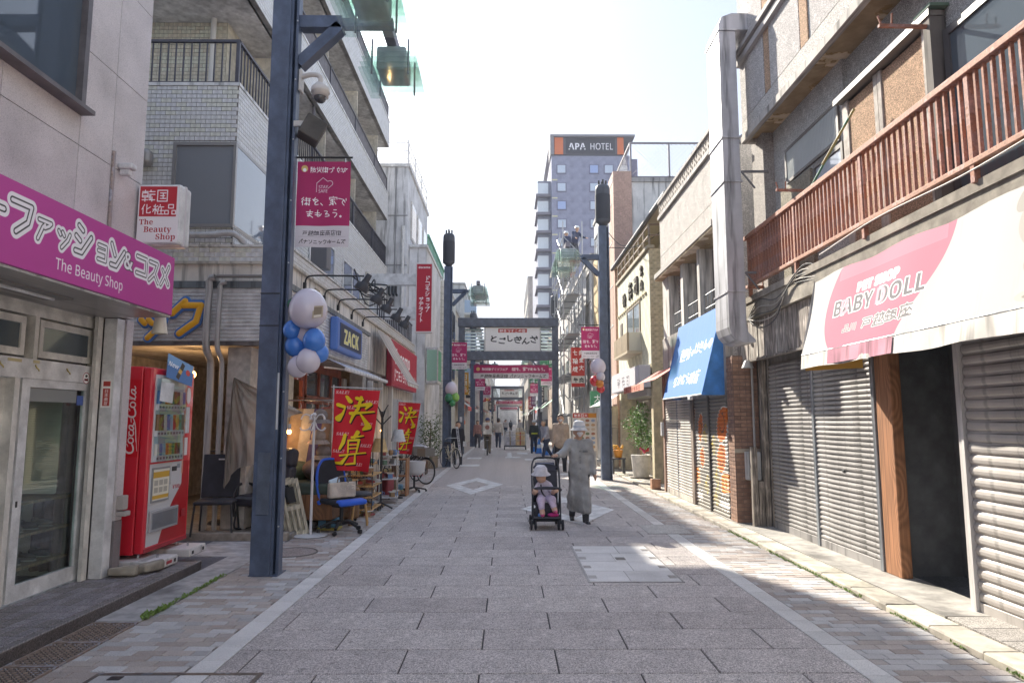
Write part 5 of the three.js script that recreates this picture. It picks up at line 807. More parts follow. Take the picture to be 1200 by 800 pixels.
  const tb = thing('tote_bag', 'cream canvas tote bag lying on the seat of the blue office chair', 'bag', [-2.38, 0.495, -9.98], { turn: 0.7 });
  part(tb, 'bag', (() => { const g = new RoundedBoxGeometry(0.42, 0.22, 0.12, 4, 0.03), p = g.attributes.position; for (let i = 0; i < p.count; i++) { const y = p.getY(i); p.setZ(i, p.getZ(i) * (1 - (y + 0.11) * 1.6) + 0.008 * Math.sin(p.getX(i) * 25)); p.setX(i, p.getX(i) * (1 + 0.1 * y)); } g.computeVertexNormals(); return g.translate(0, 0.11, 0); })(), FAB('#b5a797')); part(tb, 'handle', tube([[-0.09, 0.2, 0.02], [-0.06, 0.29, 0.02], [0.05, 0.29, 0.03], [0.09, 0.2, 0.02]], 0.012), FAB('#6c6259')); { const x = canvas(128, 64, '#d5cabd'); x.fillStyle = '#6d655c'; for (let k = 0; k < 4; k++) x.fillRect(10, 8 + k * 14, 60 + (k % 2) * 40, 6); part(tb, 'label', quad([0.06, 0.11, 0.064], [0.18, 0.11, 0.062], [0.18, 0.18, 0.05], [0.06, 0.18, 0.052]), printed(x), { keepUV: true }); } part(tb, 'contents', [new RoundedBoxGeometry(0.16, 0.08, 0.05, 2, 0.02).rotateZ(0.3).translate(-0.12, 0.24, 0)], M('#b9d2e4', 0.5));
  // stool
  o = thing('round_stool', 'black cushioned stool with pale wooden legs beside the office chair', 'stool', [-2.28, 0.005, -10.75]); part(o, 'cushion', lathe([[0, 0.5], [0.14, 0.5], [0.19, 0.475], [0.19, 0.44], [0.1, 0.42], [0, 0.42]], 24), M('#25252b', 0.6)); for (let k = 0; k < 4; k++) { const a = k * 1.571 + 0.6; part(o, 'leg', bar([Math.cos(a) * 0.1, 0.43, Math.sin(a) * 0.1], [Math.cos(a) * 0.17, 0, Math.sin(a) * 0.17], 0.018), WOODL); }
  // sofa and cushions behind
  o = thing('sofa', 'dark green sofa with a brown wooden base inside the second-hand shop front', 'sofa', [-3.0, 0.06, -10.7]); part(o, 'base', RB(-0.5, 0.5, 0.12, 0.48, -0.75, 0.4, 0.02), M('#5f3a1f', 0.5, T.wood)); part(o, 'seat', new RoundedBoxGeometry(1.04, 0.16, 1.16, 3, 0.04).translate(0, 0.55, 0.17), FAB('#2d362c')); part(o, 'foot', [B(-0.46, -0.4, 0, 0.12, -0.7, -0.64)], BLACK); part(o, 'foot', B(0.4, 0.46, 0, 0.12, -0.7, -0.64), BLACK);
  for (const [x, z, c, n] of [[-0.25, 0.35, '#3c4a38', 'dark green'], [0.1, 0.25, '#6d5346', 'brown'], [0.12, 0.1, '#5b4a44', 'dull mauve']]) single('cushion', n + ' round cushion piled on the dark green sofa', 'cushion', ball(-3.0 + x, 0.82 + (n[1] === 'u' ? 0.05 : 0), -10.4 - z, 0.2, 1.15, 0.75, 1), FAB(c));
  // clothes rail
  o = thing('clothes_rail', 'chrome clothes rail carrying coats and bags inside the second-hand shop front', 'clothes rail', [-3.05, 0.06, -10.9]); part(o, 'rail', bar([-0.5, 1.85, 0], [0.45, 1.85, 0], 0.014), CHROME); for (const s of [-0.5, 0.45]) part(o, 'upright', bar([s, 0, 0], [s, 1.86, 0], 0.014), CHROME); part(o, 'cross_bar', bar([-0.5, 0.08, 0], [0.45, 0.08, 0], 0.014), CHROME);
  const garment = (x, y, d, c, n, w = 0.12) => { const q = thing('hanging_garment', n, 'garment', [x, y, -d], { turn: 0.3 }); part(q, 'cloth', (() => { const g = new THREE.CylinderGeometry(0.06, w * 1.15, 0.85, 22, 10), p = g.attributes.position; for (let i = 0; i < p.count; i++) { const t = 0.425 - p.getY(i), a = Math.atan2(p.getZ(i), p.getX(i)); const k = 1 + 0.16 * Math.sin(a * 6) * t; p.setX(i, p.getX(i) * k * 1.9); p.setZ(i, p.getZ(i) * k * 0.8); } g.computeVertexNormals(); return g.translate(0, -0.5, 0); })(), FAB(c)); part(q, 'hanger', tube([[0, 0.02, 0], [0.02, -0.03, 0], [0, -0.07, 0], [-0.12, -0.12, 0], [0.12, -0.12, 0]], 0.005), CHROME); };
  garment(-3.3, 1.85, 10.9, '#a3835c', 'camel coat hanging on the chrome rail'); garment(-3.12, 1.85, 10.9, '#b5a58c', 'cream coat hanging on the chrome rail'); garment(-2.95, 1.85, 10.9, '#3d3560', 'purple garment hanging on the chrome rail'); garment(-2.8, 1.85, 10.9, '#6b5a4d', 'brown garment hanging on the chrome rail'); garment(-2.66, 1.85, 10.9, '#4b4a4d', 'charcoal garment hanging on the chrome rail');
  for (const [x, y, c, n] of [[-2.86, 1.66, '#6b635d', 'grey bucket hat'], [-2.88, 1.35, '#85766a', 'brown woollen hat'], [-2.8, 1.12, '#75685f', 'taupe hat']]) { const q = thing('hanging_hat', n + ' hanging among the clothes behind the white coat stand', 'hat', [x, y, -10.5]); part(q, 'crown', ball(0, 0, 0, 0.12, 0.95, 0.9, 0.8), FAB(c)); part(q, 'brim', new THREE.CylinderGeometry(0.13, 0.18, 0.06, 22, 1, true).translate(0, -0.08, 0), FAB(c)); }
  // shelf racks with goods
  const rack = (x, d, w, dep, hs, label, legm, brd, turn) => { const r = thing('display_rack', label, 'shelf', [x, 0.003, -d], { turn }); for (const h of hs) part(r, 'shelf_board', RB(-w / 2, w / 2, h, h + 0.022, -dep / 2, dep / 2, 0.004), brd); for (const sx of [-1, 1]) for (const sz of [-1, 1]) part(r, 'upright', bar([sx * (w / 2 - 0.015), 0, sz * (dep / 2 - 0.015)], [sx * (w / 2 - 0.015), hs.at(-1) + 0.08, sz * (dep / 2 - 0.015)], 0.01), legm); return r; };
  rack(-2.5, 12.0, 0.5, 0.8, [0.1, 0.3, 0.48, 0.66], 'low rack with pale wooden shelves of shoes beside the stool', DARK, WOODL, 0); rack(-2.72, 11.4, 0.4, 0.5, [0.14, 0.6, 0.95], 'taller rack of small goods behind the office chair', DARK, WOODL, 0);
  rack(-2.33, 13.6, 0.36, 0.42, [0.1, 0.45, 0.72, 0.9], 'chrome kitchen trolley with goods on three tiers', CHROME, M('#c8c8ca', 0.35, T.cloth), 0.1);
  const gcol = ['#7c2f2f', '#d8d4cb', '#39424d', '#8a6a45', '#c9b28a', '#4d6b52', '#a3a7ab', '#b8483e', '#2a2a2e', '#cf9a2e', '#5a7fb5'];
  const goods = (x, y, d, n, kinds) => { const tier = y < 0.01 ? 'the paving before' : (y < 0.2 ? 'the lowest board of' : y < 0.6 ? 'a middle board of' : 'an upper board of'), where = tier + ' ' + ({ 12: 'the low shoe rack', 11.4: 'the rack behind the office chair', 13.6: 'the chrome trolley', 13: 'the tall dark rack', 14.3: 'the tall pale rack', 11.6: 'the low shoe rack', 12.8: 'the black coat tree' })[d]; for (let k = 0; k < n; k++) { const c = gcol[Math.floor(rnd(11))], cn = ['maroon', 'white', 'slate', 'brown', 'tan', 'green', 'grey', 'red', 'black', 'amber', 'blue'][gcol.indexOf(c)], px = x + rnd(-0.17, 0.17), pd = d + rnd(-0.3, 0.3), t = kinds[k % kinds.length];
    if (t === 'box') { const o = thing('goods_box', cn + ' small box on ' + where, 'box', [px, y, -pd], { turn: rnd(1), group: 'small boxes on ' + where }); part(o, 'carton', new RoundedBoxGeometry(rnd(0.07, 0.13), 0.09, rnd(0.08, 0.15), 1, 0.006).translate(0, 0.045, 0), M(c, 0.5)); part(o, 'lid', new RoundedBoxGeometry(0.135, 0.015, 0.155, 1, 0.004).translate(0, 0.095, 0), M('#c9c4ba', 0.5)); }
    else if (t === 'cup') { const o = thing('goods_pot', cn + ' small pot on ' + where, 'pot', [px, y, -pd], { group: 'small pots on ' + where }); part(o, 'body', lathe([[0, 0], [0.035, 0], [0.05, 0.05], [0.045, 0.1], [0.04, 0.1], [0.042, 0.05], [0, 0.01]], 16), M(c, 0.3)); part(o, 'handle', new THREE.TorusGeometry(0.025, 0.006, 6, 14).translate(0.06, 0.055, 0), M(c, 0.3)); }
    else { const o = thing('goods_shoe', cn + ' shoe on ' + where, 'shoe', [px, y, -pd], { turn: rnd(0.5), group: 'shoes on ' + where }); part(o, 'upper', [ball(0, 0.035, 0, 0.045, 2.2, 0.8, 0.85), ball(-0.05, 0.06, 0, 0.035, 1, 1, 1)], M(c, 0.5)); part(o, 'sole', ball(0, 0.008, 0, 0.045, 2.4, 0.2, 0.95), M('#d0c8bb', 0.7)); } } };
  for (const h of [0.122, 0.322, 0.502, 0.682]) goods(-2.5, h, 12.0, 6, h > 0.6 ? ['box', 'cup'] : ['shoe', 'shoe', 'box']); for (const h of [0.162, 0.622, 0.972]) goods(-2.72, h, 11.4, 4, ['box', 'cup']); for (const h of [0.122, 0.472, 0.742, 0.922]) goods(-2.33, h, 13.6, 4, ['cup', 'box']);
  rack(-2.85, 13.0, 0.4, 0.9, [0.2, 0.55, 0.9, 1.2], 'tall dark rack of small goods before the red framed shop window', DARK, WOODD, 0); rack(-2.9, 14.3, 0.4, 0.8, [0.3, 0.7, 1.05], 'tall pale rack of small goods at the end of the red framed shop window', DARK, WOODL, 0);
  for (const h of [0.222, 0.572, 0.922, 1.222]) goods(-2.85, h, 13.0, 6, ['box', 'cup', 'box']); for (const h of [0.322, 0.722, 1.072]) goods(-2.9, h, 14.3, 5, ['cup', 'box']); goods(-2.45, 0.005, 11.6, 4, ['shoe', 'box']); goods(-2.35, 0.005, 12.8, 4, ['box', 'shoe']);
  [['#7b3d3a', 'maroon'], ['#4a5a72', 'slate blue'], ['#c2b6a2', 'ivory'], ['#39393f', 'black'], ['#8c7a5a', 'khaki'], ['#6a4a6b', 'plum']].forEach(([c, n], k) => garment(-3.15, 1.9, 12.0 + k * 0.3, c, n + ' garment hung outside the red framed shop window', 0.1)); o = thing('garment_bar', 'chrome bar fixed outside the red framed shop window', 'rail', [-3.15, 1.9, -12.8]); part(o, 'bar', bar([0, 0.02, 1.0], [0, 0.02, -1.0], 0.014), CHROME); for (const z of [-0.95, 0.95]) part(o, 'bracket', bar([0, 0.02, z], [-0.5, 0.1, z], 0.012), CHROME);
  const GC = [['#7a5a3c', 'brown'], ['#3d4a63', 'navy'], ['#8a2f35', 'wine red'], ['#b99a5a', 'mustard']];
  [[-2.55, 11.1], [-2.62, 12.75], [-2.5, 14.2], [-2.62, 15.2]].forEach(([x, d], k) => { const q = thing('suitcase', GC[k][1] + ' suitcase standing among the goods outside the second-hand shop', 'suitcase', [x, 0.004, -d], { turn: 0.4 + k }); part(q, 'shell', new RoundedBoxGeometry(0.36, 0.5, 0.2, 3, 0.05).translate(0, 0.29, 0), M(GC[k][0], 0.5, T.cloth)); part(q, 'handle', tube([[-0.08, 0.53, 0], [-0.07, 0.6, 0], [0.07, 0.6, 0], [0.08, 0.53, 0]], 0.012), BLACK); for (const s of [-0.13, 0.13]) part(q, 'wheel', ball(s, 0.025, 0, 0.025), BLACK); });
  [[-2.42, 13.05], [-2.28, 14.35], [-2.95, 11.9]].forEach(([x, d], k) => { const q = thing('floor_lamp', ['brass', 'white', 'green'][k] + ' shaded floor lamp among the goods outside the second-hand shop', 'lamp', [x, 0.004, -d]); part(q, 'foot', lathe([[0, 0.03], [0.12, 0.02], [0.13, 0], [0, 0]], 20), BLACK); part(q, 'stem', bar([0, 0.02, 0], [0, 1.1 + 0.15 * k, 0], 0.012), CHROME); part(q, 'shade', lathe([[0.16, 1.0 + 0.15 * k], [0.09, 1.25 + 0.15 * k]], 20), M(['#c9a468', '#d6d2ca', '#5c7a5e'][k], 0.7, T.cloth)); });
  for (let k = 0; k < 5; k++) { const q = thing('picture_frame', ['gilt', 'black', 'white', 'oak', 'silver'][k] + ' framed picture leaning among the goods outside the second-hand shop', 'picture', [-2.75 - 0.03 * k, 0.004, -11.0 - k * 0.85], { turn: 1.2 }); const m = M(['#a8863c', '#222225', '#d2d0cb', '#8f6a3e', '#a6a8ab'][k], 0.5); part(q, 'frame', [B(-0.22, 0.22, 0, 0.04, -0.012, 0.012), B(-0.22, 0.22, 0.46, 0.5, -0.012, 0.012), B(-0.22, -0.18, 0.04, 0.46, -0.012, 0.012), B(0.18, 0.22, 0.04, 0.46, -0.012, 0.012)].map((g) => g.rotateX(-0.2)), m); part(q, 'canvas', B(-0.18, 0.18, 0.04, 0.46, -0.004, 0.004).rotateX(-0.2), M(['#6d7d8a', '#b59a72', '#7d8f6a', '#a8685a', '#59627a'][k], 0.7, T.conc)); }
  // pot with bag beside the office chair
  o = thing('wicker_pot', 'tan pot topped with a cream cloth beside the office chair', 'basket', [-2.52, 0.3, -10.75]); part(o, 'body', lathe([[0, 0], [0.09, 0], [0.125, 0.2], [0.11, 0.2], [0, 0.02]], 20), M('#a5713f', 0.7, T.wood)); part(o, 'cloth', ball(0, 0.21, 0, 0.13, 1, 0.4, 1), FAB('#c2b7a5')); o = thing('pot_stool', 'low dark wooden stool under the tan pot', 'stool', [-2.52, 0.005, -10.75]); part(o, 'top', RB(-0.14, 0.14, 0.26, 0.294, -0.14, 0.14, 0.006), WOODD); for (const a of [-0.11, 0.11]) for (const b of [-0.11, 0.11]) part(o, 'leg', B(a - 0.015, a + 0.015, 0, 0.26, b - 0.015, b + 0.015), WOODD);
  // black coat tree
  o = thing('coat_tree', 'black coat tree with upright prongs beside the large sale banner', 'coat stand', [-2.3, 0.005, -12.6]); part(o, 'pole', bar([0, 0, 0], [0, 1.75, 0], 0.022), BLACK); for (let k = 0; k < 6; k++) { const a = k * 1.05, y = 1.5 + (k % 3) * 0.1; part(o, 'prong', bar([0, y, 0], [Math.cos(a) * 0.16, y + 0.17, Math.sin(a) * 0.16], 0.011), BLACK); } for (let k = 0; k < 4; k++) { const a = k * 1.571; part(o, 'foot', bar([0, 0.12, 0], [Math.cos(a) * 0.22, 0.01, Math.sin(a) * 0.22], 0.016), BLACK); }
  // plank cabinet, white drum, poles, paper bag, plastic bag
  o = thing('wooden_cabinet', 'upright brown wooden board cabinet beyond the chrome trolley', 'cabinet', [-2.3, 0.003, -14.9]); part(o, 'side', B(-0.16, -0.13, 0, 0.78, -0.2, 0.2), WOODD); part(o, 'side', B(0.13, 0.16, 0, 0.78, -0.2, 0.2), M('#8a5630', 0.5, T.wood)); for (const y of [0.05, 0.4, 0.75]) part(o, 'board', B(-0.13, 0.13, y, y + 0.02, -0.19, 0.19), M('#8a5630', 0.5, T.wood));
  o = thing('swivel_chair', 'white shell swivel chair on a dark wheeled base beyond the wooden cabinet', 'chair', [-2.1, 0.003, -15.6], { turn: -1 }); part(o, 'shell', lathe([[0, 0.36], [0.15, 0.37], [0.23, 0.45], [0.26, 0.68], [0.25, 0.68], [0.21, 0.46], [0, 0.38]], 20), M('#bfc0c2', 0.4)); part(o, 'stem', bar([0, 0.08, 0], [0, 0.37, 0], 0.025), BLACK); for (let k = 0; k < 5; k++) { const a = k * 1.2566; part(o, 'leg', bar([0, 0.1, 0], [Math.cos(a) * 0.27, 0.05, Math.sin(a) * 0.27], 0.018), BLACK); part(o, 'caster', ball(Math.cos(a) * 0.27, 0.025, Math.sin(a) * 0.27, 0.025), BLACK); }
  o = thing('paper_bag', 'brown and red paper carrier bag standing on the pavement', 'bag', [-2.62, 0.003, -19.9]); part(o, 'bag', RB(-0.17, 0.17, 0.14, 0.4, -0.1, 0.1, 0.01), M('#a9784c', 0.8)); part(o, 'red_base', RB(-0.171, 0.171, 0, 0.139, -0.101, 0.101, 0.01), M('#9c2f35', 0.8)); part(o, 'handle', tube([[-0.07, 0.4, 0], [-0.05, 0.5, 0], [0.05, 0.5, 0], [0.07, 0.4, 0]], 0.006), M('#c8a988', 0.8));
  single('plastic_bag', 'white crumpled plastic bag behind the brown and red paper bag', 'bag', (() => { const g = new THREE.SphereGeometry(0.25, 24, 18), p = g.attributes.position; for (let i = 0; i < p.count; i++) { const k = 1 + 0.16 * Math.sin(p.getX(i) * 31 + p.getY(i) * 17) * Math.sin(p.getZ(i) * 27); p.setXYZ(i, p.getX(i) * k * 1.2, p.getY(i) * k, p.getZ(i) * k); } g.computeVertexNormals(); return g.translate(-2.65, 0.62, -20.7); })(), M('#cfcdd2', 0.5, null, { transmission: 0.2, thickness: 0 }));
  o = thing('side_table', 'low dark side table under the white plastic bag', 'table', [-2.65, 0.003, -20.7]); part(o, 'top', B(-0.25, 0.25, 0.36, 0.39, -0.2, 0.2), WOODD); for (const a of [-0.22, 0.22]) for (const b of [-0.17, 0.17]) part(o, 'leg', B(a - 0.02, a + 0.02, 0, 0.36, b - 0.02, b + 0.02), WOODD);
}
// ---------------------------------------------------------------- right: pet shop building with the rusty balcony
const tones = (cs, me) => cs.map((c) => M(c, 0.45, T.streak, { metalness: me })), SHUT = tones(['#85817f', '#7f7b79', '#8b8785'], 0.15), SHUT2 = tones(['#9a938d', '#948d87', '#a09993'], 0.12), SHUTW = tones(['#b5ada5', '#aea69e', '#bcb4ac'], 0.1);
const slatProfile = (ph) => [[0, 0], [-0.013, ph * 0.18], [-0.017, ph * 0.45], [-0.012, ph * 0.72], [0.002, ph * 0.86], [0.002, ph * 0.98], [0.012, ph * 0.98], [0.012, 0]];
// roller shutter: every slat a part; faces -x at x = X
function shutter(o, X, d0, d1, y0, y1, ph, m, foot = true, uvmap) {
  const L = d1 - d0 - 0.004, n = Math.round((y1 - y0 - (foot ? 0.1 : 0)) / ph); let g = uvmap ? null : uvBox(prism(slatProfile(ph), 0, L)); const off = offs.get(o);
  for (let k = 0; k < n; k++) {
    const y = y0 + (foot ? 0.1 : 0) + k * ph;
    if (uvmap) { g = prism(slatProfile(ph), 0, L); const p = g.attributes.position, uv = new Float32Array(p.count * 2); for (let i = 0; i < p.count; i++) { uv[2 * i] = 1 - p.getZ(i) / L; uv[2 * i + 1] = (y - y0 + p.getY(i)) / (y1 - y0); } g.setAttribute('uv', new THREE.BufferAttribute(uv, 2)); uv.forEach((v, i) => { if (i % 2 === 0) uv[i] = 1 - v; }); for (let i = 0; i < p.count; i++) uv[2 * i] = 1 - uv[2 * i]; }
    const q = new THREE.Mesh(g, Array.isArray(m) ? pick(m) : m); q.name = 'slat'; q.rotation.set(rnd(-0.0012, 0.0012), 0, rnd(-0.02, 0.02)); q.castShadow = q.receiveShadow = true; q.position.set(X - off.x + rnd(-0.002, 0.002), y - off.y, -d1 + 0.002 - off.z); o.add(q);
  }
  if (foot) part(o, 'bottom_bar', RB(X - 0.016, X + 0.012, y0, y0 + 0.096, d0 + 0.002, d1 - 0.002, 0.004), uvmap ? SHUT[0] : Array.isArray(m) ? m[0] : m);
}
const RUSTR = M('#825343', 0.75, T.rust), RUSTB = M('#8e5a48', 0.75, T.rust), PEBBLE = M('#c08c6e', 0.95, T.grain, { bumpMap: T.speck, bumpScale: 0.006 }), OLDC = M('#b8afa6', 0.95, T.conc, { bumpMap: T.speck, bumpScale: 0.003 }), GREYC = M('#bab4b1', 0.95, T.grain, { bumpMap: T.speck, bumpScale: 0.003 });
const STAIN = M('#a39480', 0.95, noiseTex(512, 1.6, (x, y) => { const a = fbm(x, y, 4, 101, 5), b = fbm(x, y, 12, 103, 4); const e = Math.abs(a - 0.52) < 0.03 ? 0.12 : 0; const k = a > 0.52 ? 0.2 : 0; return [0.86 - k + 0.2 * (b - 0.5) - e * 0.4, 0.84 - k * 1.15 + 0.2 * (b - 0.5) - e * 0.6, 0.8 - k * 1.35 + 0.2 * (b - 0.5) - e]; }));
const pet = thing('pet_shop_building', 'old concrete building with a rusty brown balcony railing above roller shutters', 'building', [5.5, 0, -6.5], { world: true });
{
  const o = pet, X = 3.9;
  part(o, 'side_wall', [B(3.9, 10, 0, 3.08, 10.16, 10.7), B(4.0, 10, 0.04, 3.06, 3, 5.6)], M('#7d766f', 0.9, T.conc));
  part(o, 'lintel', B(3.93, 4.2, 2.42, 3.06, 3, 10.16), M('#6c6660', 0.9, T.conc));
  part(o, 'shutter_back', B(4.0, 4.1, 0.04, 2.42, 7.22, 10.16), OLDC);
  shutter(o, X, 7.28, 8.66, 0.05, 2.42, 0.058, SHUT); shutter(o, X, 8.73, 10.12, 0.05, 2.42, 0.058, SHUT);
  part(o, 'shutter_post', RB(X - 0.03, X + 0.05, 0.05, 2.42, 8.665, 8.725, 0.006), M('#8b9197', 0.4, T.streak, { metalness: 0.5 }));
  part(o, 'shutter_guide', RB(X - 0.03, X + 0.06, 0.05, 2.42, 7.215, 7.275, 0.006), M('#868a90', 0.4, T.streak, { metalness: 0.5 })); part(o, 'shutter_guide', RB(X - 0.02, X + 0.06, 0.05, 2.42, 10.125, 10.16, 0.006), M('#6b6257', 0.6, T.oldwood));
  part(o, 'lock', [RB(X - 0.024, X - 0.014, 1.0, 1.03, 7.95, 8.0, 0.003)], BLACK);
  shutter(o, 3.86, 3.0, 5.74, 0.03, 2.4, 0.092, SHUT2); part(o, 'handle', RB(3.838, 3.85, 0.72, 0.76, 5.0, 5.09, 0.004), M('#8c7c55', 0.4, null, { metalness: 0.6 })); part(o, 'key_plate', bar([3.845, 1.02, -4.98], [3.835, 1.02, -4.98], 0.02), M('#55524f', 0.4, null, { metalness: 0.6 }));
  part(o, 'white_jamb', [B(3.82, 3.9, 0.03, 2.42, 5.745, 5.775)], M('#bdb8b4', 0.45, T.streak)); part(o, 'white_jamb', B(3.84, 3.92, 0.03, 2.42, 5.78, 5.84), M('#b1aca8', 0.45, T.streak));
  part(o, 'plank_pier', RB(3.88, 3.99, 0.05, 2.42, 6.9, 7.19, 0.01), M('#8a5534', 0.6, T.wood)); part(o, 'pier_edge', B(3.91, 4.2, 0.05, 2.42, 7.195, 7.21), DARK);
  // dark entrance
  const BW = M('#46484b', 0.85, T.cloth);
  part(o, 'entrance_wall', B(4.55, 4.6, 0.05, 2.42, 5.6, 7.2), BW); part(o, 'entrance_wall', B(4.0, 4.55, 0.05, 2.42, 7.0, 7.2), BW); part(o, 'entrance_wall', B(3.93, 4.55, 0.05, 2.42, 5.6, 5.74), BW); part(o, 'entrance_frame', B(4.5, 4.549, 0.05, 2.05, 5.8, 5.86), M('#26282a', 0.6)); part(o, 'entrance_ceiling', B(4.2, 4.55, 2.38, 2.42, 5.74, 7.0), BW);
  const sw = FX(1078, 640, 4.545); part(o, 'switch_plate', RB(4.538, 4.55, sw.y - 0.06, sw.y + 0.06, -sw.z - 0.04, -sw.z + 0.04, 0.003), M('#b0a68d', 0.5)); part(o, 'switch', B(4.533, 4.539, sw.y - 0.025, sw.y + 0.025, -sw.z - 0.012, -sw.z + 0.012), M('#8f866f', 0.5));
  // weathered plank fascia
  for (let d = 7.9; d < 10.7; d += 0.1) part(o, 'plank', B(3.66 + rnd(-0.006, 0.006), 3.68, 2.5 + rnd(-0.03, 0.02), 3.07, d + 0.003, d + 0.097), M(pick(['#8a8078', '#968b82', '#7d736b']), 0.9, T.oldwood));
  part(o, 'fascia_backing', B(3.681, 3.93, 2.56, 3.07, 7.9, 10.7), M('#7d736b', 0.9, T.oldwood)); part(o, 'fascia_foot', B(3.64, 3.7, 2.47, 2.5, 7.9, 10.7), M('#6e655d', 0.9, T.oldwood));
  // balcony slab
  part(o, 'balcony_slab', [B(3.6, 4.6, 3.08, 3.4, 2.5, 10.2)], M('#8e8578', 0.95, T.conc, { bumpMap: T.speck, bumpScale: 0.004 })); part(o, 'slab_lip', B(3.58, 3.62, 3.33, 3.42, 2.5, 10.22), M('#7c7367', 0.95, T.conc));
  // railing
  part(o, 'top_rail', RB(3.54, 3.62, 4.27, 4.33, 2.5, 10.0, 0.008), M('#95604d', 0.7, T.rust)); part(o, 'bottom_rail', RB(3.55, 3.61, 3.54, 3.585, 2.5, 10.0, 0.006), M('#9c6a55', 0.7, T.rust));
  part(o, 'return_rail', [B(3.62, 4.5, 4.27, 4.33, 9.94, 10.0), B(3.62, 4.5, 3.54, 3.585, 9.95, 9.99)].slice(0, 1), RUSTR); part(o, 'return_rail', B(3.62, 4.5, 3.54, 3.585, 9.95, 9.99), RUSTR);
  for (let d = 2.7; d < 9.95; d += 0.093) part(o, 'baluster', B(3.565, 3.595, 3.585, 4.27, d - 0.011, d + 0.011), rnd() < 0.5 ? RUSTR : RUSTB);
  for (let d = 3.4; d < 10.1; d += 1.62) part(o, 'rail_post', RB(3.556, 3.604, 3.4, 4.27, d - 0.025, d + 0.025, 0.004), RUSTB);
  for (let x = 3.7; x < 4.45; x += 0.1) part(o, 'baluster', B(x - 0.01, x + 0.01, 3.585, 4.27, 9.96, 9.98), RUSTR);
  // first floor wall
  const XW = 3.96;
  part(o, 'upper_wall', [B(XW, 10, 3.4, 5.86, 7.65, 10.2)], GREYC); part(o, 'upper_wall', B(XW + 0.06, 10, 3.4, 5.86, 2, 7.65), GREYC);
  part(o, 'pebble_panel', B(XW - 0.02, XW + 0.058, 3.4, 5.24, 6.08, 6.8), PEBBLE); part(o, 'pebble_panel', B(XW - 0.02, XW + 0.058, 3.4, 5.24, 6.955, 7.5), PEBBLE);
  part(o, 'concrete_strip', B(XW - 0.04, XW + 0.058, 3.4, 5.28, 5.96, 6.075), OLDC); for (const [a, b] of [[6.805, 6.87], [6.88, 6.95], [7.505, 7.63]]) part(o, 'concrete_strip', B(XW - 0.035, XW + 0.058, 3.4, 5.27, a, b), OLDC);
  part(o, 'box_canopy', B(XW - 0.1, XW + 0.05, 5.29, 5.34, 5.85, 7.66), M('#6f6962', 0.7, T.streak)); part(o, 'canopy_flashing', B(XW - 0.115, XW - 0.1, 5.28, 5.35, 5.83, 7.68), M('#4d4a48', 0.5)); part(o, 'box_side', B(XW - 0.1, XW + 0.05, 3.4, 5.28, 5.85, 5.95), M('#57524d', 0.9, T.streak));
  part(o, 'copper_cap', B(XW - 0.12, XW + 0.06, 5.351, 5.38, 5.8, 6.05), M('#4f6a58', 0.7));
  const w1 = part(o, 'balcony_window', [B(XW + 0.0, XW + 0.058, 5.05, 5.12, 3.2, 5.83), B(XW, XW + 0.058, 3.4, 5.05, 5.76, 5.83), B(XW, XW + 0.058, 3.4, 5.05, 4.5, 4.57), B(XW, XW + 0.058, 3.4, 5.05, 3.2, 3.27)], M('#3c3a3b', 0.4)); part(w1, 'pane', B(XW + 0.02, XW + 0.026, 3.4, 5.05, 4.57, 5.76), MIRRORGLASS); part(w1, 'pane', B(XW + 0.02, XW + 0.026, 3.4, 5.05, 3.27, 4.5), MIRRORGLASS);
  const w2 = part(o, 'small_window', [B(XW - 0.03, XW + 0.01, 4.8, 4.86, 7.68, 8.46), B(XW - 0.03, XW, 3.9, 4.8, 7.68, 7.73), B(XW - 0.03, XW, 3.9, 4.8, 8.41, 8.46), B(XW - 0.03, XW, 3.85, 3.9, 7.68, 8.46)], M('#4a4543', 0.4)); part(w2, 'pane', B(XW - 0.012, XW - 0.006, 3.9, 4.8, 7.73, 8.41), M('#8f9aa8', 0.06, null, { clearcoat: 1 }));
  const w3 = part(o, 'frosted_window', [B(XW - 0.03, XW, 4.9, 4.94, 7.75, 9.3), B(XW - 0.03, XW, 5.36, 5.4, 7.75, 9.3), B(XW - 0.03, XW, 4.94, 5.36, 7.75, 7.79), B(XW - 0.03, XW, 4.94, 5.36, 9.26, 9.3)], M('#4f4a47', 0.5)); for (let d = 7.81; d < 9.25; d += 0.04) part(w3, 'ribbed_pane', bar([XW - 0.005, 4.94, -d], [XW - 0.005, 5.36, -d], 0.021, 0.021, 6), M('#9aa0a0', 0.3));
  part(o, 'rough_block', B(XW - 0.05, XW - 0.001, 3.4, 4.84, 8.5, 9.45), M('#a39a86', 0.95, T.grain, { bumpMap: T.speck, bumpScale: 0.01 })); part(o, 'end_pier', B(3.8, XW, 3.4, 5.86, 9.75, 10.2), M('#8d8681', 0.9, T.grain));
  // overhanging second floor
  part(o, 'overhang', [B(3.62, 10, 5.9, 8.3, 2, 10.02)], GREYC); part(o, 'soffit', B(3.66, XW + 0.06, 5.86, 5.899, 2, 10.0), STAIN); part(o, 'overhang_lip', B(3.58, 3.66, 5.8, 5.9, 2, 10.04), M('#a59e97', 0.9, T.streak)); part(o, 'overhang_lip', B(3.66, XW, 5.8, 5.898, 9.96, 10.04), M('#958e88', 0.9, T.streak));
  part(o, 'lower_panel', B(3.6, 3.618, 5.9, 6.12, 2, 10.03), M('#aaa5a0', 0.9, T.grain));
  for (const [a, b] of [[2, 7.6], [7.92, 8.86], [9.08, 10.03]]) part(o, 'render_panel', B(3.6, 3.618, 6.13, 8.2, a, b), M('#aaa4a2', 0.92, T.grain, { bumpMap: T.speck, bumpScale: 0.002 }));
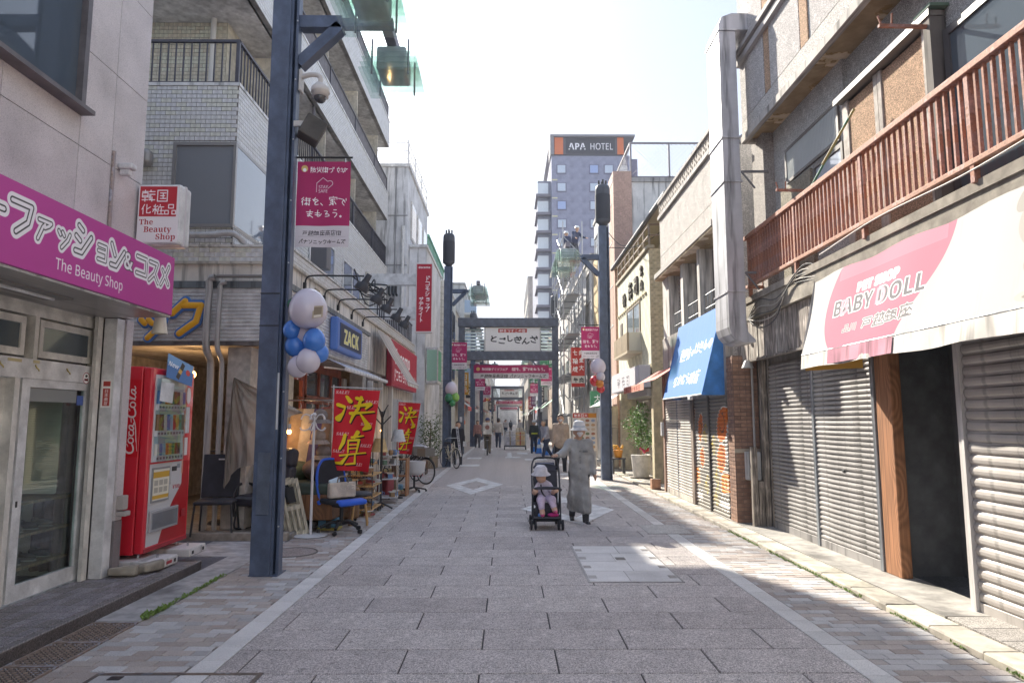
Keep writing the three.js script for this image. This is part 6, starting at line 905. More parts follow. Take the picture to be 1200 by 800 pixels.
  part(o, 'brown_strip', B(3.602, 3.618, 6.13, 8.2, 7.7, 7.9), PEBBLE); part(o, 'brown_strip', B(3.602, 3.618, 6.13, 8.2, 8.88, 9.06), PEBBLE); part(o, 'moulding', [B(3.5, 3.6, 7.15, 7.22, 8.0, 10.03)], M('#8c8684', 0.8)); part(o, 'moulding', B(3.54, 3.6, 7.02, 7.12, 8.0, 10.03), M('#979190', 0.8));
  // brackets and poles for laundry
  for (const [d, y] of [[5.9, 5.2], [8.4, 4.5]]) { part(o, 'laundry_bracket', [beam([XW, y, -d], [3.42, y + 0.01, -d], 0.03, 0.03)], RUSTB); part(o, 'laundry_fork', [bar([3.45, y, -d], [3.43, y + 0.12, -d - 0.02], 0.009)], RUSTB); part(o, 'laundry_fork', bar([3.54, y, -d], [3.54, y + 0.12, -d + 0.02], 0.009), RUSTB); }
  part(o, 'laundry_pole', bar([3.7, 3.9, -9.2], [3.75, 4.9, -7.15], 0.014), M('#3f7a63', 0.5)); part(o, 'laundry_pole', bar([3.72, 4.6, -7.75], [3.76, 4.95, -7.05], 0.014), M('#8c8046', 0.5));
  // cables along the slab
  for (let k = 0; k < 5; k++) part(o, 'cable', tube([[3.62, 3.3 - k * 0.02, -7.6], [3.57, 3.46 - 0.05 * k, -8.0 - k * 0.15], [3.56, 3.2 - k * 0.06, -8.9], [3.58, 3.3 - 0.1 * k, -9.6], [3.6, 3.1, -10.1]], 0.007), k % 2 ? M('#a19a92', 0.6) : DARK);
  part(o, 'cable', tube([[3.57, 3.58, -3.5], [3.56, 3.5, -5], [3.55, 3.53, -6.4], [3.56, 3.47, -7.6]], 0.008), M('#b7b0a8', 0.6));
  // meter box and bare wooden posts beside the brick pillar
  part(o, 'meter_box', RB(3.62, 3.82, 0.7, 1.12, 10.38, 10.55, 0.015), M('#b9b8b6', 0.45, T.streak)); part(o, 'meter_pipe', bar([3.76, 1.12, -10.47], [3.76, 2.5, -10.47], 0.018), M('#8d8a88', 0.5)); for (const [x, h] of [[3.66, 1.2], [3.84, 2.5], [3.75, 0.7]]) part(o, 'wooden_post', B(x - 0.04, x + 0.04, 0.05, h, 10.22, 10.3), M('#6f655b', 0.9, T.oldwood));
  part(o, 'ball_lamp', [ball(3.6, 2.86, -10.3, 0.05)], M('#3c4652', 0.4)); part(o, 'flood_lamp', lathe([[0, 0.12], [0.04, 0.11], [0.09, 0], [0.08, 0]], 16).translate(3.62, 2.38, -10.25), M('#bcbab8', 0.5));
}
{ // awning of the pet shop
  const o = thing('pet_shop_awning', 'faded white awning with a pink shape and pet shop lettering', 'awning', [3.5, 2.2, -5.5], { world: true });
  const w = 1600, h = 520, x = canvas(w, h, '#b7b5b2'); const px = (d) => (7.85 - d) / 4.85 * w;                       // covers d = 7.85 .. 3.0, u grows towards the camera
  for (let k = 0; k < 240; k++) { x.fillStyle = `rgba(${pick(['150,140,125', '200,190,175', '170,165,160'])},${rnd(0.02, 0.07)})`; x.fillRect(rnd(w), rnd(-40, h), rnd(2, 9), rnd(30, 260)); }
  x.fillStyle = '#b3647a'; x.beginPath(); x.moveTo(px(7.2), 60); x.bezierCurveTo(px(7.5), 250, px(7.45), 420, px(7.18), h); x.lineTo(px(5.95), h); x.bezierCurveTo(px(5.8), 350, px(5.3), 260, px(5.28), 10); x.lineTo(px(5.35), 0); x.lineTo(px(6.9), 0); x.fill();
  x.globalAlpha = 0.35; x.fillStyle = '#cf93a2'; x.fillRect(px(7.2), 0, px(5.4) - px(7.2), 130); x.globalAlpha = 1;
  ctext(x, 'PET SHOP', px(6.42), 205, 66, { color: '#d8a0ac', outline: '#efe9e4', ow: 10, weight: 'bold', stretch: 0.85 });
  ctext(x, 'BABY DOLL', px(6.42), 292, 118, { color: '#626066', outline: '#f0ebe6', ow: 12, stretch: 0.86 }); ctext(x, 'B', px(7.0) , 292, 118, { color: '#d8a0ac', stretch: 0.86 }); ctext(x, 'D', px(6.32), 292, 118, { color: '#d8a0ac', stretch: 0.86 });
  jtext(x, '品川', px(6.95), 396, 44, { color: '#6e6b6e', lw: 0.12, outline: '#efe9e4', ow: 0.04 }); jtext(x, '戸越銀座', px(6.6), 376, 72, { color: '#6e6b6e', lw: 0.11, outline: '#efe9e4', ow: 0.04 });
  // printed photograph of a small dog, faded
  const dx = px(4.25), blob = (cx, cy, rx, ry, c, a = 1, r = 0) => { x.globalAlpha = a; x.fillStyle = c; x.beginPath(); x.ellipse(dx + cx, cy, rx, ry, r, 0, 7); x.fill(); x.globalAlpha = 1; };
  blob(40, 200, 150, 150, '#a9a39b', 0.9); blob(-80, 90, 34, 70, '#9a938b', 0.8, 0.5); blob(150, 90, 34, 70, '#9a938b', 0.8, -0.5); blob(30, 190, 100, 105, '#98918a', 0.9); blob(-10, 170, 17, 15, '#55504c', 0.9); blob(85, 170, 17, 15, '#55504c', 0.9); blob(40, 235, 62, 46, '#8c857e', 0.85); blob(40, 212, 22, 14, '#4d4845', 0.95); blob(40, 255, 34, 8, '#5d5854', 0.8); blob(30, 360, 110, 80, '#a6a098', 0.9); blob(-40, 480, 50, 22, '#b3aca4', 0.8); blob(-40, 482, 28, 8, '#7d776f', 0.7);
  part(o, 'cloth', quad([3.4, 2.34, -7.84], [3.4, 2.34, -3.0], [3.62, 3.32, -3.0], [3.62, 3.32, -7.84], 30, 8, (q, s, t) => { q.x += 0.004 * Math.sin(s * 26) * (1 - t) + 0.02 * Math.sin(t * 3.14) * (0.6 + 0.4 * Math.cos(s * 25)); }), printed(x, 0.8), { keepUV: true });
  part(o, 'valance', quad([3.385, 2.18, -7.84], [3.385, 2.17, -3.0], [3.4, 2.34, -3.0], [3.4, 2.34, -7.84], 40, 3, (q, s, t) => { q.x += 0.015 * Math.sin(s * 41) * (1 - t); q.y += 0.008 * Math.sin(s * 23) * (1 - t); }), M('#cdc6bc', 0.8, T.streak));
  part(o, 'pink_valance', quad([3.378, 2.19, -7.18], [3.378, 2.185, -5.95], [3.392, 2.335, -5.95], [3.392, 2.335, -7.18], 12, 1, (q, s, t) => { q.x += 0.01 * Math.sin(s * 11) * (1 - t); }), M('#b06a7c', 0.8, T.streak));
  part(o, 'end_cloth', quad([3.62, 2.3, -7.845], [3.4, 2.2, -7.845], [3.4, 2.34, -7.845], [3.62, 3.32, -7.845]), M('#cfc8be', 0.8, T.streak)); part(o, 'front_bar', bar([3.41, 2.34, -7.84], [3.41, 2.34, -3.0], 0.014), STEEL);
  const b = thing('hanging_board', 'orange board sign hanging beneath the end of the faded white awning', 'sign', [3.6, 2.2, -7.5], { world: true }); part(b, 'board', quad([3.42, 2.16, -7.8], [3.85, 2.16, -7.35], [3.85, 2.31, -7.35], [3.42, 2.28, -7.8]), M('#c58a2c', 0.5)); part(b, 'frame', [bar([3.42, 2.3, -7.8], [3.85, 2.32, -7.35], 0.01)], STEEL);
}
{ // sheet metal duct
  const o = thing('ventilation_duct', 'tall galvanised rectangular ventilation duct with flanged joints and a curved outlet', 'duct', [3.3, 2.7, -9.9], { world: true });
  const m = M('#a9a8ad', 0.45, T.streak, { metalness: 0.25 }), a = 9.62, b = 10.24, x0 = 3.16, x1 = 3.41;
  for (const [y0, y1] of [[3.05, 3.42], [3.44, 5.05], [5.07, 5.72], [5.74, 7.4]]) part(o, 'duct_section', RB(x0, x1, y0, y1, a, b, 0.004), m);
  part(o, 'duct_elbow', prism([[x1, 3.05], [x0, 3.05], [x0, 2.92], [x0 + 0.03, 2.82], [x0 + 0.1, 2.74], [x0 + 0.2, 2.7], [x1 + 0.12, 2.7], [x1 + 0.12, 2.74], [x1 + 0.02, 2.84], [x1, 2.95]], -b, -a), m); part(o, 'duct_elbow', prism([[x0, 7.42], [x1, 7.42], [x1 + 0.25, 7.42], [x1 + 0.25, 7.68], [x0 + 0.2, 7.68], [x0 + 0.05, 7.62], [x0, 7.5]], -b, -a), m);
  for (const y of [3.42, 5.05, 5.72, 7.4]) part(o, 'flange', B(x0 - 0.015, x1 + 0.02, y, y + 0.025, a - 0.02, b + 0.02), M('#b0afb3', 0.45, T.streak, { metalness: 0.3 }));
  for (const y of [3.7, 5.2]) { part(o, 'bracket', beam([x1, y, -a + 0.03], [3.8, y, -a + 0.03], 0.03, 0.03), M('#5d5b5e', 0.5)); part(o, 'bracket_strut', beam([x1, y, -a + 0.03], [3.6, y - 0.25, -a + 0.03], 0.02, 0.02), M('#5d5b5e', 0.5)); }
}
// ---------------------------------------------------------------- footwear shop with the blue awning
{
  const X = 3.5, a = 10.9, b = 15.3;
  const o = thing('footwear_shop_building', 'pale stucco shop with a pierced block parapet over a blue awning', 'building', [5.5, 0, -13], { world: true });
  const ST = M('#b3aca6', 0.92, T.grain, { bumpMap: T.speck, bumpScale: 0.003 }), SH = M('#c0bab2', 0.9, T.streak);
  part(o, 'body', [B(X + 0.02, 10, 4.86, 6.16, a, b), B(X + 0.3, 10, 3.4, 4.86, a, b), B(X + 0.12, 10, 0.05, 3.4, a, b)], ST);
  for (let k = 0; k < 5; k++) { const d0 = a + k * 0.88; part(o, 'wall_panel', B(X, X + 0.02, 5.3, 6.14, d0 + 0.003, d0 + 0.877), ST); } part(o, 'wall_panel', B(X, X + 0.02, 4.88, 5.29, a, b), ST);
  part(o, 'soffit', [B(X - 0.14, X + 0.3, 4.74, 4.86, a, b)], STAIN); part(o, 'string_course', B(X - 0.16, X - 0.14, 4.78, 4.88, a, b), M('#9a948e', 0.8)); part(o, 'mould', B(X - 0.05, X + 0.02, 6.16, 6.24, a, b), M('#8f8a87', 0.8, T.streak));
  // pierced parapet blocks
  const bg = (() => { const s = new THREE.Shape(); s.moveTo(-0.145, 0); s.lineTo(0.145, 0); s.lineTo(0.145, 0.3); s.lineTo(-0.145, 0.3); s.closePath(); for (const [cx, cy] of [[-0.07, 0.08], [0.07, 0.08], [-0.07, 0.22], [0.07, 0.22]]) { const h = new THREE.Path(); h.absellipse(cx, cy, 0.05, 0.05, 0, Math.PI * 2, true); s.holes.push(h); } const h = new THREE.Path(); h.absellipse(0, 0.15, 0.035, 0.035, 0, 7, true); s.holes.push(h); return uvBox(new THREE.ExtrudeGeometry(s, { depth: 0.1, bevelEnabled: false, curveSegments: 5 }).rotateY(-Math.PI / 2)); })(), off = offs.get(o);
  for (let d = a + 0.15; d < b; d += 0.295) { const q = new THREE.Mesh(bg, M('#a9a199', 0.9, T.conc)); q.name = 'pierced_block'; q.position.set(X + 0.1 - off.x, 6.24 - off.y, -d - off.z); q.castShadow = q.receiveShadow = true; o.add(q); }
  part(o, 'coping', B(X - 0.04, X + 0.14, 6.54, 6.6, a - 0.02, b + 0.02), M('#7c7673', 0.8, T.streak));
  // recessed upper windows with louvre and small rail
  for (const [d, w] of [[11.2, 1.1], [12.5, 0.9], [13.75, 0.75]]) { const q = part(o, 'window', [B(X + 0.27, X + 0.31, 3.5, 4.7, d, d + 0.05), B(X + 0.27, X + 0.31, 3.5, 4.7, d + w - 0.05, d + w), B(X + 0.27, X + 0.31, 4.65, 4.7, d + 0.05, d + w - 0.05), B(X + 0.27, X + 0.31, 3.5, 3.55, d + 0.05, d + w - 0.05)], M('#5c5755', 0.5)); part(q, 'pane', B(X + 0.285, X + 0.292, 3.55, 4.65, d + 0.05, d + w - 0.05), MIRRORGLASS); part(o, 'window_rail', [bar([X + 0.1, 3.85, -d], [X + 0.1, 3.85, -d - w], 0.014)], STEEL); part(o, 'window_rail', bar([X + 0.1, 3.6, -d], [X + 0.1, 3.6, -d - w], 0.014), STEEL); for (let k = 0; k <= 5; k++) part(o, 'rail_bar', bar([X + 0.1, 3.5, -d - k * w / 5], [X + 0.1, 3.85, -d - k * w / 5], 0.009), STEEL); }
  part(o, 'pier', B(X + 0.03, X + 0.3, 3.4, 4.74, 12.32, 12.48), SH); part(o, 'pier', B(X + 0.03, X + 0.3, 3.4, 4.74, 13.5, 13.7), SH); part(o, 'pier', B(X + 0.03, X + 0.3, 3.4, 4.74, 14.7, 15.3), SH);
  for (let k = 0; k < 12; k++) part(o, 'louvre_slat', new THREE.BoxGeometry(0.02, 0.07, 0.5).rotateZ(0.5).translate(X + 0.24, 3.6 + k * 0.09, -14.35), M('#8a8179', 0.7));
  part(o, 'fascia', B(X + 0.0, X + 0.12, 2.0, 3.4, a, b), M('#8f8983', 0.9, T.streak));
  // graffitied shutter pair
  const gx = canvas(512, 512, '#8a857d'); gx.globalAlpha = 0.25; for (let k = 0; k < 80; k++) { gx.fillStyle = pick(['#6d6860', '#a39d94']); gx.fillRect(rnd(512), rnd(512), rnd(3, 20), rnd(20, 120)); } gx.globalAlpha = 1;
  gx.strokeStyle = '#c9ac3c'; gx.lineWidth = 7; for (const [u, v] of [[70, 150], [420, 330], [60, 380], [440, 420], [470, 200]]) { gx.beginPath(); gx.moveTo(u - 30, v); gx.bezierCurveTo(u, v - 60, u + 40, v + 40, u, v + 60); gx.bezierCurveTo(u - 40, v + 30, u + 30, v - 20, u + 45, v + 40); gx.stroke(); }
  const sh = (pts, c) => { gx.fillStyle = c; gx.strokeStyle = '#f1ece6'; gx.lineWidth = 10; gx.beginPath(); gx.moveTo(...pts[0]); for (let i = 1; i < pts.length; i += 2) gx.quadraticCurveTo(...pts[i], ...(pts[i + 1] || pts[0])); gx.closePath(); gx.stroke(); gx.fill(); };
  sh([[250, 60], [360, 40], [400, 120], [420, 180], [370, 200], [300, 210], [260, 160]], '#d9731f'); sh([[120, 90], [150, 60], [190, 120], [210, 180], [170, 220], [120, 180], [110, 130]], '#d9731f'); sh([[200, 170], [260, 150], [290, 230], [270, 290], [220, 290], [180, 260], [190, 210]], '#b9b4ae'); sh([[300, 220], [400, 190], [420, 280], [410, 340], [340, 330], [290, 300], [290, 250]], '#d9731f'); sh([[110, 240], [150, 220], [180, 280], [170, 330], [130, 330], [90, 300], [100, 270]], '#d9731f'); sh([[190, 340], [290, 320], [360, 345], [380, 400], [350, 420], [260, 400], [190, 410]], '#dc8428');
  gx.strokeStyle = '#2b2622'; gx.lineWidth = 6; for (const [u, v, r] of [[330, 120, 40], [160, 150, 30], [235, 220, 26], [350, 265, 36], [140, 280, 24]]) { gx.beginPath(); gx.arc(u, v, r, 0.4, 4.6); gx.stroke(); } gx.lineWidth = 5; gx.strokeStyle = '#efe8e0'; gx.strokeRect(210, 355, 50, 40); gx.strokeRect(275, 350, 40, 45); gx.fillStyle = '#e8e4df'; gx.fillRect(150, 452, 250, 22); for (let k = 0; k < 6; k++) gx.fillRect(160 + k * 40, 430, 8, 60);
  const GR = printed(gx, 0.6);
  const sp = (d0, d1, lo, hi) => { const t = GR.map.clone(); t.repeat.set(hi - lo, 1); t.offset.set(lo, 0); t.needsUpdate = true; const m = GR.clone(); m.map = t; return m; };
  shutter(o, X + 0.02, 10.98, 11.88, 0.05, 2.02, 0.062, sp(0, 0, 0.5, 1), false, true); shutter(o, X + 0.02, 11.95, 12.85, 0.05, 2.02, 0.062, sp(0, 0, 0, 0.5), false, true); part(o, 'shutter_post', RB(X - 0.02, X + 0.05, 0.05, 2.02, 11.885, 11.945, 0.006), M('#3f3c3b', 0.5)); part(o, 'pillar', RB(X - 0.03, X + 0.06, 0.05, 2.02, 12.86, 13.02, 0.01), M('#7b6a5e', 0.7, T.streak));
  shutter(o, X + 0.0, 13.03, 14.1, 0.05, 2.02, 0.055, SHUTW); shutter(o, X, 14.14, 15.15, 0.05, 2.02, 0.055, SHUTW); part(o, 'shutter_post', RB(X - 0.02, X + 0.05, 0.05, 2.02, 14.103, 14.137, 0.006), M('#6f7480', 0.4)); part(o, 'pillar', RB(X - 0.04, X + 0.06, 0.05, 2.6, 15.16, 15.3, 0.01), M('#8d6a58', 0.7, T.streak)); part(o, 'wall_box', RB(X - 0.1, X - 0.041, 1.25, 1.55, 15.18, 15.28, 0.01), WHITE);
  // brick pillar between the two shops
  const bp = thing('brick_pillar', 'brown brick pillar between the blue awning shop and the grey shutters', 'pillar', [3.68, 0, -10.65], { world: true }); part(bp, 'core', B(3.5, 3.88, 0.05, 2.6, 10.58, 10.88), M('#5a4a42', 0.9, T.conc)); tiles(bp, 'd', 10.58, 3.5, 3.88, 0.05, 2.58, ['#7d5a48', '#8a6450', '#6f4f40'].map((c) => M(c, 0.8, T.cloth)), { pw: 0.19, ph: 0.058 }); tiles(bp, 'x', 3.492, 10.58, 10.88, 0.05, 2.58, ['#7d5a48', '#8a6450', '#6f4f40'].map((c) => M(c, 0.8, T.cloth)), { pw: 0.19, ph: 0.058 }); part(bp, 'pale_course', B(3.485, 3.88, 1.1, 1.16, 10.565, 10.571), M('#a2937f', 0.8));
  // blue awning
  const aw = thing('blue_awning', 'bright blue awning with white hand lettering above the graffitied shutter', 'awning', [3.3, 2.0, -12.4], { world: true }); const x = canvas(768, 512, '#2f78c8'); for (let k = 0; k < 150; k++) { x.fillStyle = `rgba(${pick(['190,205,220', '120,150,200', '170,160,130'])},${rnd(0.02, 0.07)})`; x.fillRect(rnd(768), rnd(-30, 300), rnd(3, 14), rnd(60, 360)); }
  x.save(); jtext(x, '趣味', 180, 170, 96, { lw: 0.11, sx: 1.05 }); jtext(x, 'の', 385, 200, 56, { lw: 0.13 }); jtext(x, 'はきもの', 440, 165, 82, { lw: 0.12, pitch: 0.92 }); jtext(x, 'なかむら靴店', 150, 350, 84, { lw: 0.12, pitch: 0.98 }); x.restore();
  const YB = 2.0, XB = 3.12, d0 = 11.0, d1 = 13.75; part(aw, 'cloth', quad([XB, YB, -d1], [XB, YB, -d0], [X - 0.02, 3.46, -d0], [X - 0.02, 3.46, -d1], 12, 8, (q, s, t) => { q.x += 0.025 * Math.sin(t * 3.14); }), printed(x, 0.75, { transmission: 0.08, thickness: 0 }), { keepUV: true }); const bl = M('#2a66b4', 0.75, T.cloth);
  part(aw, 'end_cloth', (() => { const g = new THREE.BufferGeometry(); g.setAttribute('position', new THREE.Float32BufferAttribute([XB, YB, -d0 + 0.002, X - 0.0, YB, -d0 + 0.002, X - 0.0, 3.46, -d0 + 0.002], 3)); g.computeVertexNormals(); return g; })(), bl); part(aw, 'end_cloth', (() => { const g = new THREE.BufferGeometry(); g.setAttribute('position', new THREE.Float32BufferAttribute([XB, YB, -d1, X, YB, -d1, X, 3.46, -d1], 3)); g.computeVertexNormals(); return g; })(), bl); part(aw, 'front_bar', bar([XB + 0.01, YB + 0.01, -d0], [XB + 0.01, YB + 0.01, -d1], 0.015), STEEL); part(aw, 'lamp_clip', RB(XB - 0.03, XB + 0.03, YB - 0.06, YB, 11.6, 11.75, 0.01), WHITE);
  const ra = thing('red_awning', 'red awning edge with a pale lettered valance beyond the blue awning', 'awning', [3.2, 2.4, -15], { world: true }); part(ra, 'cloth', quad([3.0, 2.42, -15.9], [3.0, 2.42, -13.9], [3.5, 2.72, -13.9], [3.5, 2.72, -15.9], 4, 1), M('#b03328', 0.7, T.cloth)); const vx = canvas(256, 32, '#d9a08c'); jtext(vx, '大商店街の新本日', 6, 4, 26, { color: '#a33a2c', lw: 0.14 }); part(ra, 'valance', quad([2.99, 2.26, -17.6], [2.99, 2.26, -15.0], [2.99, 2.42, -15.0], [2.99, 2.42, -17.6]), printed(vx, 0.8), { keepUV: true });
}
// ---------------------------------------------------------------- cream sushi restaurant and its tiled-roof house
{
  const o = thing('cream_restaurant_building', 'cream rendered restaurant with dark kanji letters and a wooden window box', 'building', [5, 0, -19.5], { world: true });
  const CR = M('#c9bd9c', 0.85, T.cloth), CB = ['#b9aa86', '#c4b592', '#ae9f7c'].map((c) => M(c, 0.8, T.cloth)), X = 3.6, a = 17.0, b = 22;
  part(o, 'body', [B(X + 0.01, 4.7, 2.95, 5.95, a + 0.01, b), B(X + 0.5, 6, 0.04, 2.95, a + 0.6, b), B(X, X + 0.5, 0.04, 2.95, b - 0.3, b)], CR); part(o, 'corner_post', B(X + 0.02, X + 0.5, 0.04, 2.95, a, a + 0.25), M('#b5a682', 0.8, T.cloth));
  tiles(o, 'd', a + 0.01, X + 0.01, 4.7, 2.95, 5.95, CB, { pw: 0.22, ph: 0.07 }); part(o, 'render_face', B(X - 0.004, X + 0.01, 3.0, 5.9, a, b), M('#d2c8ac', 0.85, T.cloth));
  part(o, 'parapet_cap', B(X - 0.06, X + 0.14, 5.95, 6.03, a - 0.04, b), M('#9d9077', 0.7)); const RB2 = M('#7c6b5c', 0.6); part(o, 'balcony_rail', [B(X, X + 0.04, 6.55, 6.6, a, b)], RB2); part(o, 'balcony_rail', B(X, X + 0.04, 6.28, 6.32, a, b), RB2); part(o, 'balcony_rail', B(X + 0.04, 4.7, 6.55, 6.6, a, a + 0.04), RB2); part(o, 'balcony_rail', B(X + 0.04, 4.7, 6.28, 6.32, a, a + 0.04), RB2); for (let d = a; d < b; d += 0.7) part(o, 'rail_post', B(X, X + 0.04, 6.03, 6.55, d, d + 0.05), RB2); for (let x = X + 0.3; x < 4.7; x += 0.28) part(o, 'rail_post', B(x, x + 0.04, 6.03, 6.55, a, a + 0.04), RB2);
  // house behind with its eave
  part(o, 'house_wall', B(4.6, 9, 3, 6.9, 15.35, 23), M('#c2b89f', 0.85, T.cloth)); part(o, 'roof', prism([[3.62, 6.72], [3.62, 6.8], [6.8, 9.2], [9.5, 7.2], [9.5, 7.1], [6.8, 9.0]], -23, -15.0), M('#5d5a5a', 0.7, T.streak)); part(o, 'soffit', quad([3.64, 6.7, -23], [3.64, 6.7, -15], [4.62, 6.86, -15], [4.62, 6.86, -23]), M('#a89c84', 0.8)); part(o, 'gutter', bar([3.58, 6.72, -14.98], [3.58, 6.72, -23], 0.06), M('#4b4a4c', 0.5)); const hw = part(o, 'window', B(4.57, 4.61, 5.7, 6.5, 16, 16.9), M('#6a625a', 0.5)); part(hw, 'pane', B(4.56, 4.569, 5.74, 6.46, 16.05, 16.85), MIRRORGLASS);
  // window box
  const w = part(o, 'window', [B(X - 0.03, X, 3.9, 4.85, 18.25, 18.33), B(X - 0.03, X, 3.9, 4.85, 20.2, 20.28), B(X - 0.03, X, 4.78, 4.85, 18.33, 20.2)], M('#8a7a66', 0.5)); part(w, 'pane', B(X - 0.015, X - 0.008, 3.9, 4.78, 18.33, 20.2), M('#8e9ea4', 0.06, null, { clearcoat: 1 })); part(w, 'mullion', B(X - 0.028, X - 0.016, 3.9, 4.78, 19.2, 19.26), M('#8a7a66', 0.5)); const wb = part(o, 'window_box', [B(X - 0.38, X - 0.34, 3.45, 3.95, 18.2, 20.4)], M('#857259', 0.7, T.wood)); for (let d = 18.22; d < 20.4; d += 0.09) part(wb, 'board', B(X - 0.395, X - 0.381, 3.46, 3.94, d, d + 0.075), M('#8f7b60', 0.7, T.wood)); part(o, 'box_floor', B(X - 0.4, X, 3.38, 3.449, 18.15, 20.45), M('#a9987c', 0.7)); part(o, 'box_end', B(X - 0.34, X, 3.45, 3.95, 18.2, 18.23), M('#b5b0a0', 0.5, null)); part(o, 'side_window', B(X - 0.02, X, 3.9, 4.6, 21.1, 21.5), M('#5a5148', 0.5));
  const ltr = (ch, d, y, s) => { const x = GL[ch].split('/').flatMap((st) => { const p = st.split(' ').map((q) => [-(d + s / 2 - (+q[0] + 0.5) * s / 10 * 1), y + s - (+q[1] + 0.5) * s / 10]), g = []; for (let i = 1; i < p.length; i++) { const [az, ay] = p[i - 1], [bz, by] = p[i]; g.push(beam([X - 0.03, ay, az], [X - 0.03, by, bz], 0.05, s * 0.1)); } return g; }); part(o, 'raised_letter', x, M('#3a332c', 0.6)); };
  ltr('勢', 20.6, 5.0, 0.5); ltr('寿', 19.6, 5.05, 0.62); ltr('司', 18.7, 5.05, 0.62); ltr('祭', 17.9, 5.42, 0.34); ltr('肉', 17.9, 5.02, 0.34);
  for (let k = 0; k < 14; k++) part(o, 'trim_tab', B(X - 0.05, X, 4.86, 4.9, 17.4 + k * 0.33, 17.6 + k * 0.33), M('#b3a582', 0.7)); part(o, 'drain_pipe', tube([[4.55, 0.1, -16.9], [4.55, 4.8, -16.9], [4.5, 5.4, -16.9], [4.2, 5.5, -16.9], [4.05, 5.3, -16.9]], 0.045), M('#4a4a4a', 0.5)); part(o, 'meter', RB(4.0, 4.2, 5.0, 5.2, 16.85, 16.98, 0.01), M('#8f8d88', 0.5));
  part(o, 'shop_recess', [B(X + 0.48, X + 0.5, 0.04, 2.95, a + 0.6, b - 0.3)], M('#8c8272', 0.8, T.conc)); part(o, 'shop_door', RB(X + 0.42, X + 0.48, 0.05, 2.05, 20.0, 21.0, 0.01), M('#a9a193', 0.6, T.streak)); const pw = part(o, 'round_window', B(X + 0.43, X + 0.48, 1.4, 1.9, 18.3, 18.9), M('#3c4a34', 0.6)); part(pw, 'pane', B(X + 0.42, X + 0.43, 1.45, 1.85, 18.35, 18.85), DARKGLASS);
  const s1 = thing('restaurant_sign', 'long white fascia sign with grey brush lettering under the cream wall', 'sign', [3.5, 2.5, -19], { world: true }); part(s1, 'box', RB(X - 0.3, X - 0.01, 2.42, 2.98, 17.1, 21.6, 0.01), M('#b7b6c0', 0.5)); const sx = canvas(512, 96, '#dcdae0'); jtext(sx, '勢寿司', 120, 14, 70, { color: '#6e6c74', lw: 0.07, pitch: 1.25 }); face(s1, 'printed_face', [X - 0.303, 2.45, -21.55], [X - 0.303, 2.45, -17.15], [X - 0.303, 2.95, -17.15], [X - 0.303, 2.95, -21.55], printed(sx)); part(s1, 'lower_box', RB(X - 0.1, X + 0.4, 2.2, 2.4, 17.2, 20, 0.02), M('#8e8a86', 0.5));
  const aw = thing('small_awning', 'small pale blue striped awning beside the dark post', 'awning', [3.2, 2.1, -22], { world: true }); part(aw, 'cloth', quad([2.9, 2.05, -24.2], [2.9, 2.05, -21.4], [3.5, 2.4, -21.4], [3.5, 2.4, -24.2], 4, 1), M('#a9b4d8', 0.7, T.cloth)); part(aw, 'bar', bar([2.9, 2.05, -24.2], [2.9, 2.05, -21.4], 0.02), WHITE);
  // planter, stool and door goods
  const crate = (x, y, d, k) => { const q = thing('stacked_cabinet', ['beige metal cabinet, lowest of the stack beside the restaurant door', 'beige metal cabinet, middle of the stack beside the restaurant door', 'beige metal cabinet, topmost of the stack beside the restaurant door'][k], 'cabinet', [x, y, -d]); part(q, 'case', new RoundedBoxGeometry(0.5, 0.66, 0.5, 1, 0.02).translate(0, 0.33, 0), M('#a2967e', 0.6, T.streak)); part(q, 'vent', [beam([-0.12, 0.4, 0.256], [0.05, 0.28, 0.256], 0.02, 0.03)], M('#5d564a', 0.6)); part(q, 'front_panel', RB(-0.2, 0.2, 0.06, 0.6, -0.262, -0.25, 0.004), M('#b0a48b', 0.6, T.streak)); };
  [0, 1, 2].forEach((k) => crate(3.35, 0.05 + k * 0.67, 22.6, k));
  const pot = thing('potted_shrub', 'leafy green shrub in a tall white pot before the restaurant', 'plant', [3.62, 0.05, -18.75]);
  part(pot, 'pot', lathe([[0, 0], [0.19, 0], [0.21, 0.03], [0.27, 0.6], [0.25, 0.62], [0.22, 0.55], [0, 0.55]], 26), M('#c6c2bb', 0.6, T.cloth)); part(pot, 'saucer', lathe([[0, 0.001], [0.3, 0.002], [0.32, 0.03], [0.28, 0.03], [0, 0.01]], 26), M('#6d6258', 0.7)); part(pot, 'trunk', [bar([0, 0.5, 0], [0.02, 1.2, 0], 0.03, 0.018), bar([0.01, 0.9, 0], [0.2, 1.45, 0.1], 0.015, 0.008), bar([0.01, 1.0, 0], [-0.2, 1.5, -0.1], 0.015, 0.008), bar([0.02, 1.2, 0], [0.02, 1.9, 0.05], 0.016, 0.006)], M('#6b5540', 0.9, T.wood));
